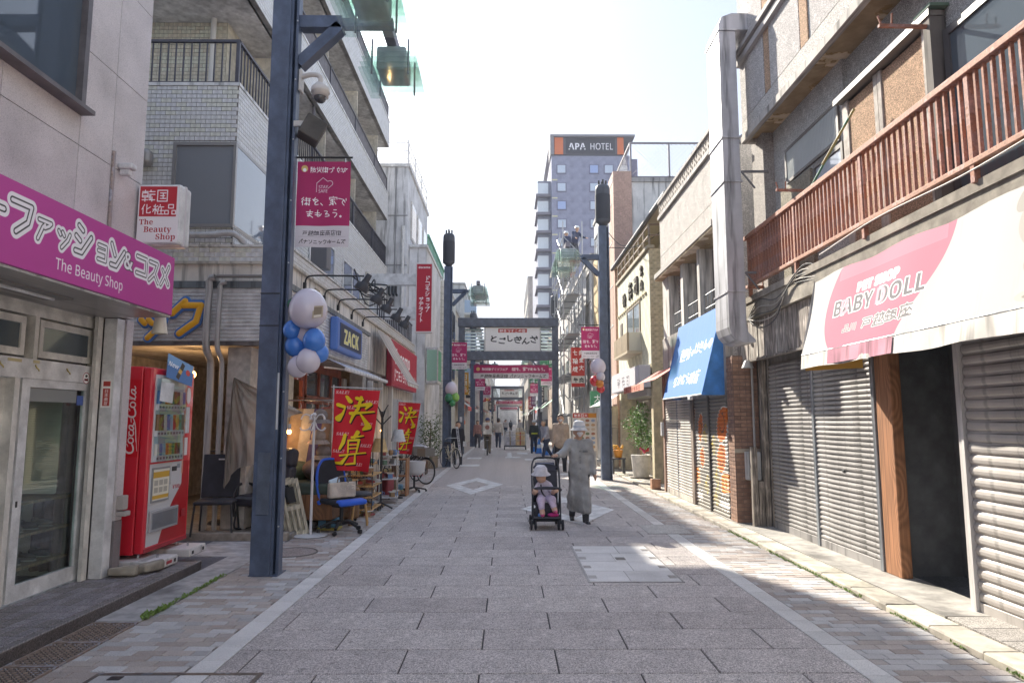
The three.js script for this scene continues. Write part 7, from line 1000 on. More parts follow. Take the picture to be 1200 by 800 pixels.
  const lf = [[], [], []]; for (let k = 0; k < 900; k++) { const cl = [[0, 1.15, 0, 0.42], [-0.2, 1.45, 0.05, 0.34], [0.18, 1.4, 0, 0.36], [0.02, 1.75, 0, 0.3], [0.1, 0.95, 0.1, 0.3]][k % 5], r = Math.cbrt(rnd()), th = rnd(6.28), ph = Math.acos(rnd(-1, 1)); lf[k % 3].push(leafAt([cl[0] + cl[3] * r * Math.sin(ph) * Math.cos(th), cl[1] + cl[3] * r * Math.cos(ph) * 0.9, cl[2] + cl[3] * r * Math.sin(ph) * Math.sin(th)], rnd(0.07, 0.13), rnd(0.02, 0.035), rnd(-0.6, 0.9), rnd(6.28), rnd(-0.6, 0.6))); } lf.forEach((g, i) => part(pot, 'foliage', g, M(['#4f7a2a', '#6a9436', '#3f6a26'][i], 0.6, T.cloth, { transmission: 0.3, thickness: 0 }), { stuff: true })); for (let k = 0; k < 9; k++) part(pot, 'blossom', ball(-0.15 + rnd(0.35), 0.68 + rnd(0.12), 0.15 + rnd(0.12), 0.035, 1, 1, 1, 8), M(k % 2 ? '#c22b30' : '#b81f4a', 0.6));
  const st = thing('small_stool', 'small dark stool carrying an orange pot beside the leafy shrub', 'stool', [3.22, 0.05, -20.1]); part(st, 'top', RB(-0.2, 0.2, 0.42, 0.46, -0.17, 0.17, 0.01), DARK); for (const p of [-0.16, 0.16]) for (const q of [-0.13, 0.13]) part(st, 'leg', B(p - 0.02, p + 0.02, 0, 0.42, q - 0.02, q + 0.02), DARK); const op = thing('orange_pot', 'orange pot with yellow flowers on the small dark stool', 'plant', [3.22, 0.51, -20.1]); part(op, 'pot', lathe([[0, 0], [0.1, 0], [0.14, 0.22], [0.12, 0.22], [0, 0.2]], 18), M('#d07a1f', 0.5)); part(op, 'flowers', Array.from({ length: 26 }, () => ball(rnd(-0.13, 0.13), 0.24 + rnd(0.12), rnd(-0.13, 0.13), 0.03, 1, 1, 1, 6)), M('#d89a2a', 0.7), { stuff: true });
  const br = thing('brick_planter', 'small terracotta block at the foot of the pale roller shutter', 'planter', [3.36, 0.05, -15.75]); part(br, 'block', RB(-0.1, 0.1, 0, 0.22, -0.1, 0.1, 0.01), M('#9a6a4e', 0.8, T.conc)); part(br, 'soil', B(-0.08, 0.08, 0.22, 0.225, -0.08, 0.08), M('#4a3d33', 0.9));
  // menu board
  const mb = thing('menu_board', 'white menu board covered with dish pictures beside the dark post', 'sign board', [2.62, 0.0, -23.4]); const mx = canvas(256, 384, '#d9d5cd'); mx.fillStyle = '#c23a2b'; mx.fillRect(0, 0, 170, 46); mx.fillStyle = '#d8932b'; mx.fillRect(170, 0, 86, 46); jtext(mx, '新本日大', 8, 4, 38, { lw: 0.12 }); for (let r = 0; r < 7; r++) for (let c = 0; c < 4; c++) { mx.fillStyle = pick(['#8fa9c9', '#a8745a', '#bfa07a', '#7a8a66', '#c9b9a2']); mx.beginPath(); mx.ellipse(34 + c * 62, 76 + r * 45, 22, 14, 0, 0, 7); mx.fill(); } part(mb, 'panel', RB(-0.42, 0.42, 0.55, 1.85, -0.02, 0.02, 0.005), M('#b9b4ac', 0.5)); part(mb, 'print', quad([-0.4, 0.57, 0.023], [0.4, 0.57, 0.023], [0.4, 1.83, 0.023], [-0.4, 1.83, 0.023]), printed(mx), { keepUV: true }); for (const s of [-0.38, 0.38]) part(mb, 'leg', bar([s, 0, 0], [s, 0.56, 0], 0.02), STEEL);
}
// ---------------------------------------------------------------- buildings between the restaurant and the hotel
function block(name, label, x0, x1, d0, d1, h, wall, { win = '#57616b', side = 1, floors = 3, y0 = 3.4, group, roof, bays, cols } = {}) {
  const o = thing(name, label, 'building', [(x0 + x1) / 2, 0, -(d0 + d1) / 2], { world: true, group }); const X = side > 0 ? x0 : x1, out = -side;      // street face at X
  part(o, 'wall', B(x0, x1, 0, h, d0, d1), wall); part(o, 'parapet', [B(x0 - 0.05, x1 + 0.05, h, h + 0.14, d0 - 0.05, d1 + 0.05)], roof || M('#8e8a86', 0.8, T.streak));
  const fh = (h - y0) / floors, n = bays || Math.max(1, Math.round((d1 - d0) / 2.2)), bw = (d1 - d0) / n, wm = M(win, 0.06, null, { clearcoat: 1, clearcoatRoughness: 0.03 }), fm = M('#c1beb9', 0.5);
  for (let f = 0; f < floors; f++) for (let k = 0; k < n; k++) { const a = d0 + k * bw + bw * 0.2, b = a + bw * 0.6, ya = y0 + f * fh + fh * 0.3, yb = ya + fh * 0.46; const w = part(o, 'window', [B(X, X + out * 0.05, ya - 0.05, ya, a - 0.05, b + 0.05), B(X, X + out * 0.05, yb, yb + 0.05, a - 0.05, b + 0.05), B(X, X + out * 0.04, ya, yb, a - 0.05, a), B(X, X + out * 0.04, ya, yb, b, b + 0.05)], fm); part(w, 'pane', B(X + out * 0.004, X + out * 0.015, ya, yb, a, b), wm); part(w, 'mullion', B(X + out * 0.016, X + out * 0.03, ya, yb, (a + b) / 2 - 0.025, (a + b) / 2 + 0.025), fm); }
  return o;
}
const side1 = block('beige_shop_building', 'beige building with a brown corner and a mesh fence on its roof', 3.7, 9, 23, 28.5, 9.85, M('#c4c0ba', 0.85, T.streak), { floors: 2, y0: 4 });
{
  const o = side1; part(o, 'brown_corner', B(3.66, 4.3, 0, 10.2, 22.9, 24), M('#b08a78', 0.85, T.grain)); part(o, 'ochre_wall', B(3.62, 3.69, 3.2, 8.2, 24.2, 28.3), M('#b99a68', 0.85, T.streak)); const q = part(o, 'window', [B(4.75, 6.2, 6.6, 6.68, 22.94, 23), B(4.75, 6.2, 8.1, 8.18, 22.94, 23), B(4.75, 4.82, 6.68, 8.1, 22.94, 23), B(6.13, 6.2, 6.68, 8.1, 22.94, 23)], M('#b6b4b4', 0.5)); part(q, 'pane', B(4.82, 6.13, 6.68, 8.1, 22.97, 22.99), M('#8f9ca8', 0.08, null, { clearcoat: 1 }));
  const F = M('#6f6a70', 0.5); part(o, 'fence_rail', B(4.3, 9, 11.26, 11.32, 23.05, 23.1), F); part(o, 'fence_rail', B(4.3, 9, 10.02, 10.08, 23.05, 23.1), F); part(o, 'fence_rail', B(4.28, 4.33, 11.26, 11.32, 23.1, 28.5), F); for (let x = 4.32; x < 9; x += 1.35) part(o, 'fence_post', B(x - 0.03, x + 0.03, 9.99, 11.26, 23.05, 23.1), F);
  const mg = []; for (let x = 4.3; x < 7.6; x += 0.16) { mg.push(bar([x, 10.08, -23.07], [x + 1.18, 11.26, -23.07], 0.006, 0.006, 3), bar([x + 1.18, 10.08, -23.07], [x, 11.26, -23.07], 0.006, 0.006, 3)); } for (let d = 23.2; d < 27.6; d += 0.16) mg.push(bar([4.3, 10.08, -d], [4.3, 11.26, -d - 1], 0.006, 0.006, 3), bar([4.3, 11.26, -d], [4.3, 10.08, -d - 1], 0.006, 0.006, 3)); part(o, 'fence_mesh', mg, F, { stuff: true });
  const rs = thing('vertical_grill_sign', 'red vertical sign with white characters beside the scaffold', 'sign', [2.9, 3.2, -29], { world: true }); const x = canvas(160, 400, '#c8352a'); x.fillStyle = '#d9d3cb'; x.fillRect(0, 290, 160, 110); jtext(x, '七輪焼', 12, 20, 64, { vertical: true, lw: 0.13, pitch: 1.3 }); jtext(x, '肉金大', 88, 20, 60, { vertical: true, lw: 0.13, pitch: 1.3 }); jtext(x, '牛', 20, 300, 58, { color: '#222', lw: 0.14 }); jtext(x, '肉', 90, 300, 58, { color: '#222', lw: 0.14 }); x.fillStyle = '#c8352a'; x.fillRect(0, 365, 160, 35); const p0 = FZ(670, 453, 29), p1 = FZ(685, 407, 29); part(rs, 'case', B(p0.x, p1.x, p0.y, p1.y, 29, 29.2), M('#b43a30', 0.5)); face(rs, 'printed_face', [p0.x, p0.y, -28.996], [p1.x, p0.y, -28.996], [p1.x, p1.y, -28.996], [p0.x, p1.y, -28.996], printed(x));
  const gs = thing('green_sign', 'green shop sign with white characters behind the dark post', 'sign', [3.3, 2.4, -26], { world: true }); const gx = canvas(192, 128, '#3f8a63'); jtext(gx, '大本', 26, 24, 70, { lw: 0.1 }); const a = FZ(692, 477, 26), b = FZ(708, 458, 26); part(gs, 'case', B(a.x, b.x + 0.3, a.y, b.y, 26, 26.12), M('#37765a', 0.5)); face(gs, 'printed_face', [a.x, a.y, -25.996], [b.x + 0.3, a.y, -25.996], [b.x + 0.3, b.y, -25.996], [a.x, b.y, -25.996], printed(gx));
}
block('white_scaffolded_house', 'white rendered house behind the scaffold', 3.6, 9, 28.8, 38, 8.6, M('#c9c4bc', 0.85, T.streak), { floors: 2 });
block('grey_shop_building', 'grey shop building between the scaffold and the hotel', 3.5, 9, 38.4, 48, 9.6, M('#aba59f', 0.85, T.streak), { floors: 3 });
block('brown_shop_building', 'brown tiled shop building at the foot of the hotel', 3.4, 9, 48.3, 58, 8.5, M('#8c7564', 0.85, T.streak), { floors: 2 });
{ // hotel
  const o = thing('hotel_tower', 'tall slate purple hotel tower with an APA HOTEL roof sign', 'building', [8, 0, -66], { world: true }); const HW = M('#78798f', 0.8, T.panel), d = 60;
  part(o, 'tower', B(3.97, 11.3, 0, 24.9 + 0.7, d, 74), HW); part(o, 'tower_edge', B(11.31, 11.9, 0, 25.4, d + 0.3, 74), M('#6b6478', 0.8, T.grain)); part(o, 'left_wing', B(2.75, 3.96, 0, 23.4, d + 0.6, 74), M('#6c6f80', 0.8, T.grain));
  part(o, 'roof_cap', [B(3.85, 11.6, 27.3, 27.5, d - 0.3, 74.2), B(3.85, 4.2, 25.62, 27.3, d - 0.25, d + 2)], M('#6f6b70', 0.7)); const sg = part(o, 'roof_sign', B(4.25, 10.6, 25.62, 27.3, d - 0.1, d + 3), M('#3f3b42', 0.6)); part(sg, 'orange_panel', B(4.25, 5.05, 25.66, 27.26, d - 0.16, d - 0.11), M('#c5562a', 0.6)); part(sg, 'orange_panel', B(10.0, 10.58, 25.66, 27.26, d - 0.16, d - 0.11), M('#c5562a', 0.6));
  const x = canvas(768, 256, '#3f3b42'); ctext(x, 'APA', 175, 135, 150, { color: '#e9e6ea', stretch: 0.95 }); x.fillStyle = '#3f3b42'; x.fillRect(40, 148, 60, 22); x.fillRect(240, 148, 60, 22); ctext(x, 'HOTEL', 555, 135, 146, { weight: '', color: '#e9e6ea', stretch: 0.84 }); face(sg, 'lettering', [5.3, 25.72, -d + 0.112], [9.8, 25.72, -d + 0.112], [9.8, 27.2, -d + 0.112], [5.3, 27.2, -d + 0.112], printed(x));
  const wm = M('#aab6c8', 0.15, null, { clearcoat: 1 }), wb = M('#7f92c4', 0.15, null, { clearcoat: 1 }), fm = M('#5d5a70', 0.5);
  for (let r = 0; r < 14; r++) [4.88, 7.85, 9.2, 10.5].forEach((cx, c) => { const y = 24.3 - r * 1.7; if (y < 1) return; const w = part(o, 'window', B(cx - 0.45, cx + 0.45, y - 0.45, y + 0.45, d - 0.06, d), fm); part(w, 'pane', B(cx - 0.36, cx + 0.36, y - 0.36, y + 0.36, d - 0.09, d - 0.061), (r * 3 + c) % 5 === 1 ? wb : wm); });
  for (let r = 0; r < 13; r++) { const y = 22.4 - r * 1.7; part(o, 'balcony', B(2.55, 3.9, y - 0.62, y - 0.4, d + 0.0, d + 4), M('#5d5964', 0.6)); const gl = part(o, 'balcony_window', B(2.72, 3.7, y - 0.35, y + 0.8, d + 0.57, d + 0.599), M('#c4ccd4', 0.1, null, { clearcoat: 1 })); part(gl, 'frame', B(2.72, 3.7, y + 0.8, y + 0.86, d + 0.55, d + 0.599), fm); part(o, 'stripe', B(4.0, 4.5, y + 0.85, y + 0.95, d - 0.03, d), M('#c8bf8a', 0.6)); }
}
block('grey_far_tower', 'brownish grey tower block beyond the hotel', 2.4, 9, 80, 100, 18.5, M('#8d857c', 0.85, T.streak), { floors: 6 });
{ // scaffold
  const o = thing('scaffold', 'galvanised tube scaffold standing before the white house', 'scaffolding', [2.8, 0, -32], { world: true }), m = M('#9b9ca0', 0.4, null, { metalness: 0.6 });
  for (const d of [29.6, 31.4, 33.2, 35, 36.8]) for (const x of [2.45, 3.3]) part(o, 'standard', bar([x, 0, -d], [x, d < 33 ? 10.4 : 9.4, -d], 0.03, 0.03, 6), m);
  for (let y = 1.8; y < 10; y += 1.75) { for (const x of [2.45, 3.3]) { part(o, 'ledger', bar([x, y, -29.4], [x, y, -37], 0.027, 0.027, 6), m); part(o, 'ledger', bar([x, y + 0.9, -29.4], [x, y + 0.9, -37], 0.024, 0.024, 6), m); } for (const d of [29.6, 31.4, 33.2, 35, 36.8]) part(o, 'transom', bar([2.3, y, -d], [3.45, y, -d], 0.027, 0.027, 6), m); part(o, 'platform', B(2.6, 3.15, y + 0.03, y + 0.07, 29.5, 36.9), M('#8a8c90', 0.5, null, { metalness: 0.5 })); part(o, 'diagonal', bar([2.45, y, -29.6], [2.45, y + 1.7, -33.2], 0.022, 0.022, 6), m); part(o, 'diagonal', bar([2.45, y + 0.9, -29.55], [3.3, y, -29.55], 0.022, 0.022, 6), m); }
  const wr = thing('scaffold_sheeting', 'pale grey protective sheet tied inside the scaffold', 'sheet', [3.4, 2.5, -33], { world: true }); part(wr, 'sheet', quad([3.42, 2.6, -37], [3.42, 2.6, -29.6], [3.42, 8.2, -29.6], [3.42, 8.2, -37], 24, 12, (q, s, t) => { q.x += 0.05 * Math.sin(s * 40) * Math.sin(t * 9); }), M('#a9a8aa', 0.8, T.cloth, { transmission: 0.35, thickness: 0 })); part(wr, 'tie_rail', bar([3.42, 8.2, -37], [3.42, 8.2, -29.6], 0.02), m);
}
// ---------------------------------------------------------------- left buildings beyond the tiled block
{
  const PAN = M('#bfc0c4', 0.7, T.streak);
  const o = thing('panelled_office_building', 'pale panelled office building with roof railings behind the tall red sign', 'building', [-5.5, 0, -26], { world: true });
  part(o, 'main_wall', B(-12, -3.57, 0, 10.6, 23.6, 29.5), PAN); part(o, 'front_wing', B(-3.56, -2.95, 0, 7.8, 24.2, 29.4), M('#c9c9cb', 0.7, T.streak));
  for (const y of [5.4, 7.0, 8.8]) part(o, 'panel_joint', B(-6, -3.56, y, y + 0.03, 23.585, 23.6), M('#77787c', 0.8)); for (const x of [-5.6, -4.7, -4.0]) part(o, 'panel_joint', B(x, x + 0.03, 4, 10.6, 23.584, 23.6), M('#77787c', 0.8));
  part(o, 'coping', B(-12, -3.5, 10.6, 10.72, 23.55, 29.6), WHITE); part(o, 'coping', B(-3.6, -2.9, 7.8, 7.9, 24.1, 29.5), WHITE); for (const y of [11.0, 11.3, 11.6]) part(o, 'roof_rail', bar([-6.5, y, -23.8], [-3.6, y, -23.8], 0.025), WHITE); for (const y of [11.0, 11.3, 11.6]) part(o, 'roof_rail', bar([-3.6, y, -23.8], [-3.6, y, -29.4], 0.025), WHITE); for (const d of [23.8, 25.6, 27.5, 29.4]) part(o, 'rail_post', bar([-3.6, 10.7, -d], [-3.6, 11.7, -d], 0.03), WHITE);
  part(o, 'drain_pipe', bar([-3.7, 4, -23.5], [-3.7, 8.4, -23.5], 0.06), WHITE); for (let k = 0; k < 3; k++) part(o, 'vent_pipe', tube([[-4.15 + k * 0.12, 6.3, -23.5], [-4.15 + k * 0.12, 6.0, -23.5], [-4.1 + k * 0.12, 5.9, -23.4]], 0.04), DARK);
  for (let k = 0; k < 3; k++) { const w = part(o, 'window', B(-3.57, -3.53, 8.2 + 0.0, 9.6, 24.4 + k * 1.7, 25.6 + k * 1.7), ALU); part(w, 'pane', B(-3.53, -3.52, 8.26, 9.54, 24.46 + k * 1.7, 25.54 + k * 1.7), MIRRORGLASS); }
  const t = thing('grid_tiled_building', 'white square tiled building with a rounded corner behind the second dark post', 'building', [-5, 0, -33], { world: true }); const GT = M('#c0bfb6', 0.5, T.cloth); part(t, 'wall', B(-8, -3.4, 0, 7.9, 29.8, 36), GT); part(t, 'round_corner', new THREE.CylinderGeometry(0.62, 0.62, 7.8, 24).translate(-3.4, 3.9, -30.4), GT); part(t, 'front_wall', B(-3.4, -2.78, 0, 7.8, 30.4, 36), GT); part(t, 'coping', B(-8, -2.74, 7.8, 8.0, 30.9, 36.1), WHITE);
  const ln = []; for (let y = 0.3; y < 7.7; y += 0.3) ln.push(new THREE.TorusGeometry(0.622, 0.012, 4, 30).rotateX(Math.PI / 2).translate(-3.4, y, -30.4)); for (let k = 0; k < 16; k++) { const a = k * 0.25; ln.push(bar([-3.4 + 0.622 * Math.cos(a), 0, -30.4 + 0.622 * Math.sin(a)], [-3.4 + 0.622 * Math.cos(a), 7.8, -30.4 + 0.622 * Math.sin(a)], 0.012, 0.012, 4)); } part(t, 'tile_joints', ln, M('#86857f', 0.9), { stuff: true });
  for (let f = 0; f < 2; f++) for (let k = 0; k < 2; k++) { const w = part(t, 'window', B(-2.78, -2.74, 3.6 + f * 2, 5 + f * 2, 31.4 + k * 2.3, 32.9 + k * 2.3), ALUD); part(w, 'pane', B(-2.74, -2.73, 3.66 + f * 2, 4.94 + f * 2, 31.46 + k * 2.3, 32.84 + k * 2.3), MIRRORGLASS); }
}
block('green_capped_building', 'building with a dull green roof storey behind the panelled office', -12, -4.2, 35.2, 44, 11.2, M('#b9bcbe', 0.8, T.streak), { side: -1, floors: 3, roof: M('#4f8268', 0.7, T.streak) });
scene.children.at(-1).children.filter((c) => c.name === 'wall').forEach((c) => { const q = mesh('green_storey', B(-0.0, 7.8, 0, 1.0, -4.4, 4.4), M('#4f8268', 0.7, T.streak)); q.position.set(-3.9, 10.2, 0); scene.children.at(-1).add(q); });
block('shop_house', 'cream shop house beyond the white square tiled building', -9, -2.9, 36.2, 44.5, 7.6, M('#b8ad9c', 0.8, T.streak), { side: -1, floors: 2 });
{
  const o = block('balcony_apartments', 'pale apartment block with stacked blue glazed balconies beyond the gate', -10, -2.9, 45, 56, 10.6, M('#b5b4b2', 0.8, T.streak), { side: -1, floors: 3 });
  for (let f = 0; f < 3; f++) { part(o, 'balcony', B(-2.9, -2.1, 4 + f * 2.3, 4.15 + f * 2.3, 45.2, 55.8), M('#c3c2bf', 0.7)); part(o, 'balcony_front', B(-2.14, -2.1, 4.15 + f * 2.3, 5.0 + f * 2.3, 45.2, 55.8), M('#8ba4c4', 0.2, null, { clearcoat: 1 })); part(o, 'balcony_end', B(-2.9, -2.14, 4.15 + f * 2.3, 5.0 + f * 2.3, 45.2, 45.24), M('#93aac6', 0.3)); }
  const farL = [[56.5, 66, 9.5, '#a9a49c', 'grey stone'], [66.3, 78, 11.5, '#b9b2a6', 'cream'], [78.3, 90, 8.6, '#8f8a86', 'dull grey'], [90.3, 108, 10.5, '#b4a899', 'tan'], [108.5, 128, 9, '#a7a5a3', 'silver grey'], [128.5, 160, 11, '#b1aba4', 'pale stone'], [160.5, 220, 9, '#9b9794', 'dim grey']];
  for (const [a, b, h, c, n] of farL) block('far_shop_house', n + ' shop house far down the street on the side of the phone shop', -10, -2.95, a, b, h, M(c, 0.8, T.streak), { side: -1, floors: 3, bays: 3 });
  const farR = [[75, 79.5, 10, '#a8a29a', 'stone grey'], [100.5, 118, 12, '#b3a796', 'sand coloured'], [118.5, 140, 9.5, '#a49e9a', 'ash grey'], [140.5, 170, 13, '#9d938a', 'brown grey'], [170.5, 220, 10, '#aaa6a2', 'light grey']];
  for (const [a, b, h, c, n] of farR) block('far_shop_house', n + ' shop house far down the street on the hotel side', 2.95, 10, a, b, h, M(c, 0.8, T.streak), { side: 1, floors: 3, bays: 3 });
  block('street_end_block', 'low pale block closing the far end of the street', -14, 14, 225, 240, 6, M('#a5a3a2', 0.8, T.streak), { floors: 2, bays: 4 });
}
// the street goes on behind the viewer: sunlit shop houses that throw light back into the shade
block('rear_shop_house', 'pale rendered shop house behind the viewer beside the pet shop', 3.9, 10, -34, 1.9, 8, M('#cfc7ba', 0.85, T.streak), { floors: 2, bays: 9 });
block('rear_shop_house', 'cream shop house behind the viewer beside the beauty shop', -11, -3.9, -40, -9.2, 8, M('#c9c0b2', 0.85, T.streak), { side: -1, floors: 2, bays: 8 });
// ---------------------------------------------------------------- gates over the street
function gate(d, label, blabel) {
  const o = thing('street_gate', label, 'gate', [0, 0, -d], { world: true }), GM = M('#454a56', 0.5, T.cloth);
  for (const x of [-2.24, 2.3]) part(o, 'post', RB(x - 0.15, x + 0.15, 0, 6.1, d - 0.15, d + 0.15, 0.01), GM);
  part(o, 'top_beam', RB(-2.42, 2.46, 6.1, 6.53, d - 0.2, d + 0.2, 0.02), GM); part(o, 'lower_beam', RB(-2.3, 2.36, 4.48, 4.89, d - 0.18, d + 0.18, 0.02), GM);
  const x = canvas(640, 300, '#f0edea'); x.fillStyle = '#b9382e'; x.fillRect(150, 14, 340, 50); jtext(x, '好きですこの街', 164, 18, 42, { lw: 0.11, pitch: 1.05 });
  const wave = [0, 30, -6, 10, 34, 4]; 'とごしぎんざ'.split('').forEach((ch, i) => jtext(x, ch, 40 + i * 95, 96 + wave[i] * 0.8, 100, { color: '#2e2a28', lw: 0.14 }));
  const sp = part(o, 'name_board', RB(-1.15, 1.6, 4.9, 6.09, d - 0.08, d + 0.08, 0.02), M('#bdb8b1', 0.5)); part(sp, 'printed_face', quad([-1.08, 4.94, -d + 0.083], [1.55, 4.94, -d + 0.083], [1.55, 6.06, -d + 0.083], [-1.08, 6.06, -d + 0.083]), printed(x), { keepUV: true });
  for (const [a, b] of [[-2.08, -1.17], [1.62, 2.14]]) for (let k = 0; k < 7; k++) part(o, 'louvre', new THREE.BoxGeometry(b - a, 0.02, 0.2).rotateX(0.5).translate((a + b) / 2, 5.0 + k * 0.16, -d), M('#a9bab2', 0.3, T.cloth));
  part(o, 'notice', B(-2.3, -2.18, 1.5, 1.75, d - 0.16, d - 0.153), WHITE);
  const bn = thing('cross_banner', blabel, 'banner', [0, 3.7, -d - 2], { world: true }), y = canvas(1024, 192, '#b53068'); y.fillStyle = '#dcd6da'; y.fillRect(0, 112, 1024, 80); y.fillStyle = '#e3c27a'; y.beginPath(); y.arc(60, 56, 26, 0, 7); y.fill(); jtext(y, '防災街づくりフェア', 110, 34, 44, { lw: 0.12, pitch: 0.9 }); jtext(y, '街を、家でまもろう。', 520, 28, 54, { lw: 0.11, pitch: 0.9 }); jtext(y, '戸越銀座商店街', 90, 124, 54, { color: '#3a3438', lw: 0.11 }); jtext(y, 'パナソニックホームズ', 490, 126, 50, { color: '#3a3438', lw: 0.12 });
  part(bn, 'cloth', quad([-1.75, 3.7, -d - 2], [2.1, 3.7, -d - 2], [2.1, 4.4, -d - 2], [-1.75, 4.4, -d - 2], 20, 4, (q, s) => { q.z += 0.04 * Math.sin(s * 12); }), printed(y, 0.75), { keepUV: true }); part(bn, 'rope', bar([-2.6, 4.42, -d - 2], [2.8, 4.42, -d - 2], 0.012), BLACK);
}
gate(33, 'steel street gate with a white name board between two beams', 'pink and white cross banner hung behind the street gate');
gate(100, 'second street gate with the same name board far down the street', 'pink and white cross banner behind the second gate');
gate(150, 'third and farthest street gate down the street', 'pink and white cross banner behind the farthest gate');
// ---------------------------------------------------------------- shop signs and awnings down the street
{
  const cs = [['#b8322c', 'red'], ['#2f5fa8', 'blue'], ['#d7d3cc', 'white'], ['#3b8a5a', 'green'], ['#d09a2c', 'amber'], ['#8a2f63', 'plum'], ['#3a3a40', 'charcoal']], words = ['大本店', '新日本', '金寿司', '肉大店', '日用品', '商店街'];
  const texs = cs.map(([c], i) => { const x = canvas(64, 192, c); jtext(x, words[i % 6], 8, 12, 48, { vertical: true, lw: 0.13, pitch: 1.15, color: c === '#d7d3cc' ? '#333' : '#f2ede6' }); return printed(x); });
  for (let k = 0; k < 34; k++) {
    const s = k % 2 ? 1 : -1, d = 38 + k * 2.3 + (k > 18 ? (k - 18) * 1.5 : 0), i = Math.floor(rnd(7)), w = rnd(0.45, 0.7), h = rnd(1.1, 1.9), y = rnd(2.7, 4.6), x0 = s > 0 ? 2.9 - w : -2.9, n = cs[i][1];
    const o = thing('hanging_sign', n + ' upright shop sign projecting far down the street on ' + (s > 0 ? 'the hotel side' : 'the phone shop side'), 'sign', [x0, y, -d], { world: true, group: n + ' far signs ' + (s > 0 ? 'hotel side' : 'phone shop side') });
    part(o, 'case', B(x0, x0 + w, y, y + h, d, d + 0.15), M(cs[i][0], 0.5)); face(o, 'printed_face', [x0 + 0.02, y + 0.02, -d + 0.004], [x0 + w - 0.02, y + 0.02, -d + 0.004], [x0 + w - 0.02, y + h - 0.02, -d + 0.004], [x0 + 0.02, y + h - 0.02, -d + 0.004], texs[i]);
  }
  for (let k = 0; k < 16; k++) { const s = k % 2 ? 1 : -1, d = 37 + k * 4.6, i = Math.floor(rnd(7)), n = cs[i][1]; const o = thing('shop_awning', n + ' shop awning far down the street on ' + (s > 0 ? 'the hotel side' : 'the phone shop side'), 'awning', [s * 2.6, 2.3, -d], { world: true, group: n + ' far awnings ' + (s > 0 ? 'hotel side' : 'phone shop side') }); part(o, 'cloth', quad([s * 2.15, 2.35, -d], [s * 2.15, 2.35, -d - 3.6], [s * 2.94, 2.95, -d - 3.6], [s * 2.94, 2.95, -d], 2, 2), M(cs[i][0], 0.75, T.cloth)); part(o, 'valance', quad([s * 2.15, 2.12, -d], [s * 2.15, 2.12, -d - 3.6], [s * 2.15, 2.35, -d - 3.6], [s * 2.15, 2.35, -d]), M(i === 2 ? '#b8322c' : '#d7d3cc', 0.75, T.cloth)); }
  // lanterns and hedge plants by the gate post
  for (let k = 0; k < 6; k++) { const o = thing('paper_lantern', k % 2 ? 'orange paper lantern strung beside the gate post' : 'pale orange paper lantern strung beside the gate post', 'lantern', [-2.45, 3.4 - k * 0.42, -36.5 - (k % 2) * 0.4], { group: k % 2 ? 'orange lanterns' : 'pale orange lanterns' }); part(o, 'paper', lathe([[0.06, 0], [0.16, 0.08], [0.18, 0.18], [0.16, 0.28], [0.06, 0.36]], 16), M(k % 2 ? '#c65a2c' : '#cf8a5c', 0.7)); part(o, 'cap', [bar([0, 0.35, 0], [0, 0.4, 0], 0.07), bar([0, -0.03, 0], [0, 0.01, 0], 0.07)].slice(0, 1), BLACK); }
  const bush = thing('pavement_shrub', 'tall loose green shrub in a box before the white square tiled building', 'plant', [-2.62, 0, -23.2]); part(bush, 'box', RB(-0.25, 0.25, 0, 0.4, -0.3, 0.3, 0.02), M('#7d6a55', 0.8, T.wood)); part(bush, 'stem', bar([0, 0.35, 0], [0.03, 1.5, 0], 0.03, 0.012), M('#5f4c3a', 0.9)); const g = [[], []]; for (let k = 0; k < 800; k++) { const r = Math.cbrt(rnd()), a = rnd(6.28), p = rnd(-1, 1); g[k % 2].push(leafAt([0.36 * r * Math.cos(a), 1.05 + 0.75 * p * r + 0.1 * Math.sin(k), 0.36 * r * Math.sin(a)], rnd(0.07, 0.13), 0.025, rnd(-0.5, 0.9), rnd(6.28), rnd(-0.5, 0.5))); } g.forEach((q, i) => part(bush, 'foliage', q, i ? M('#5b7038', 0.7, T.cloth, { transmission: 0.3, thickness: 0 }) : M('#44592c', 0.7, T.cloth, { transmission: 0.3, thickness: 0 }), { stuff: true }));
  const gs = thing('drugstore_sign', 'white box sign with a green panel projecting beyond the red phone shop sign', 'sign', [-2.9, 2.6, -25], { world: true }); part(gs, 'case', RB(-2.94, -2.5, 2.9, 4.2, 24.4, 25.6, 0.03), WHITE); part(gs, 'green_panel', B(-2.5, -2.49, 3.0, 4.1, 24.5, 25.5), M('#3f9a6a', 0.4)); part(gs, 'green_panel', B(-2.9, -2.54, 3.0, 4.1, 24.39, 24.399), M('#8fc0a4', 0.4));
}
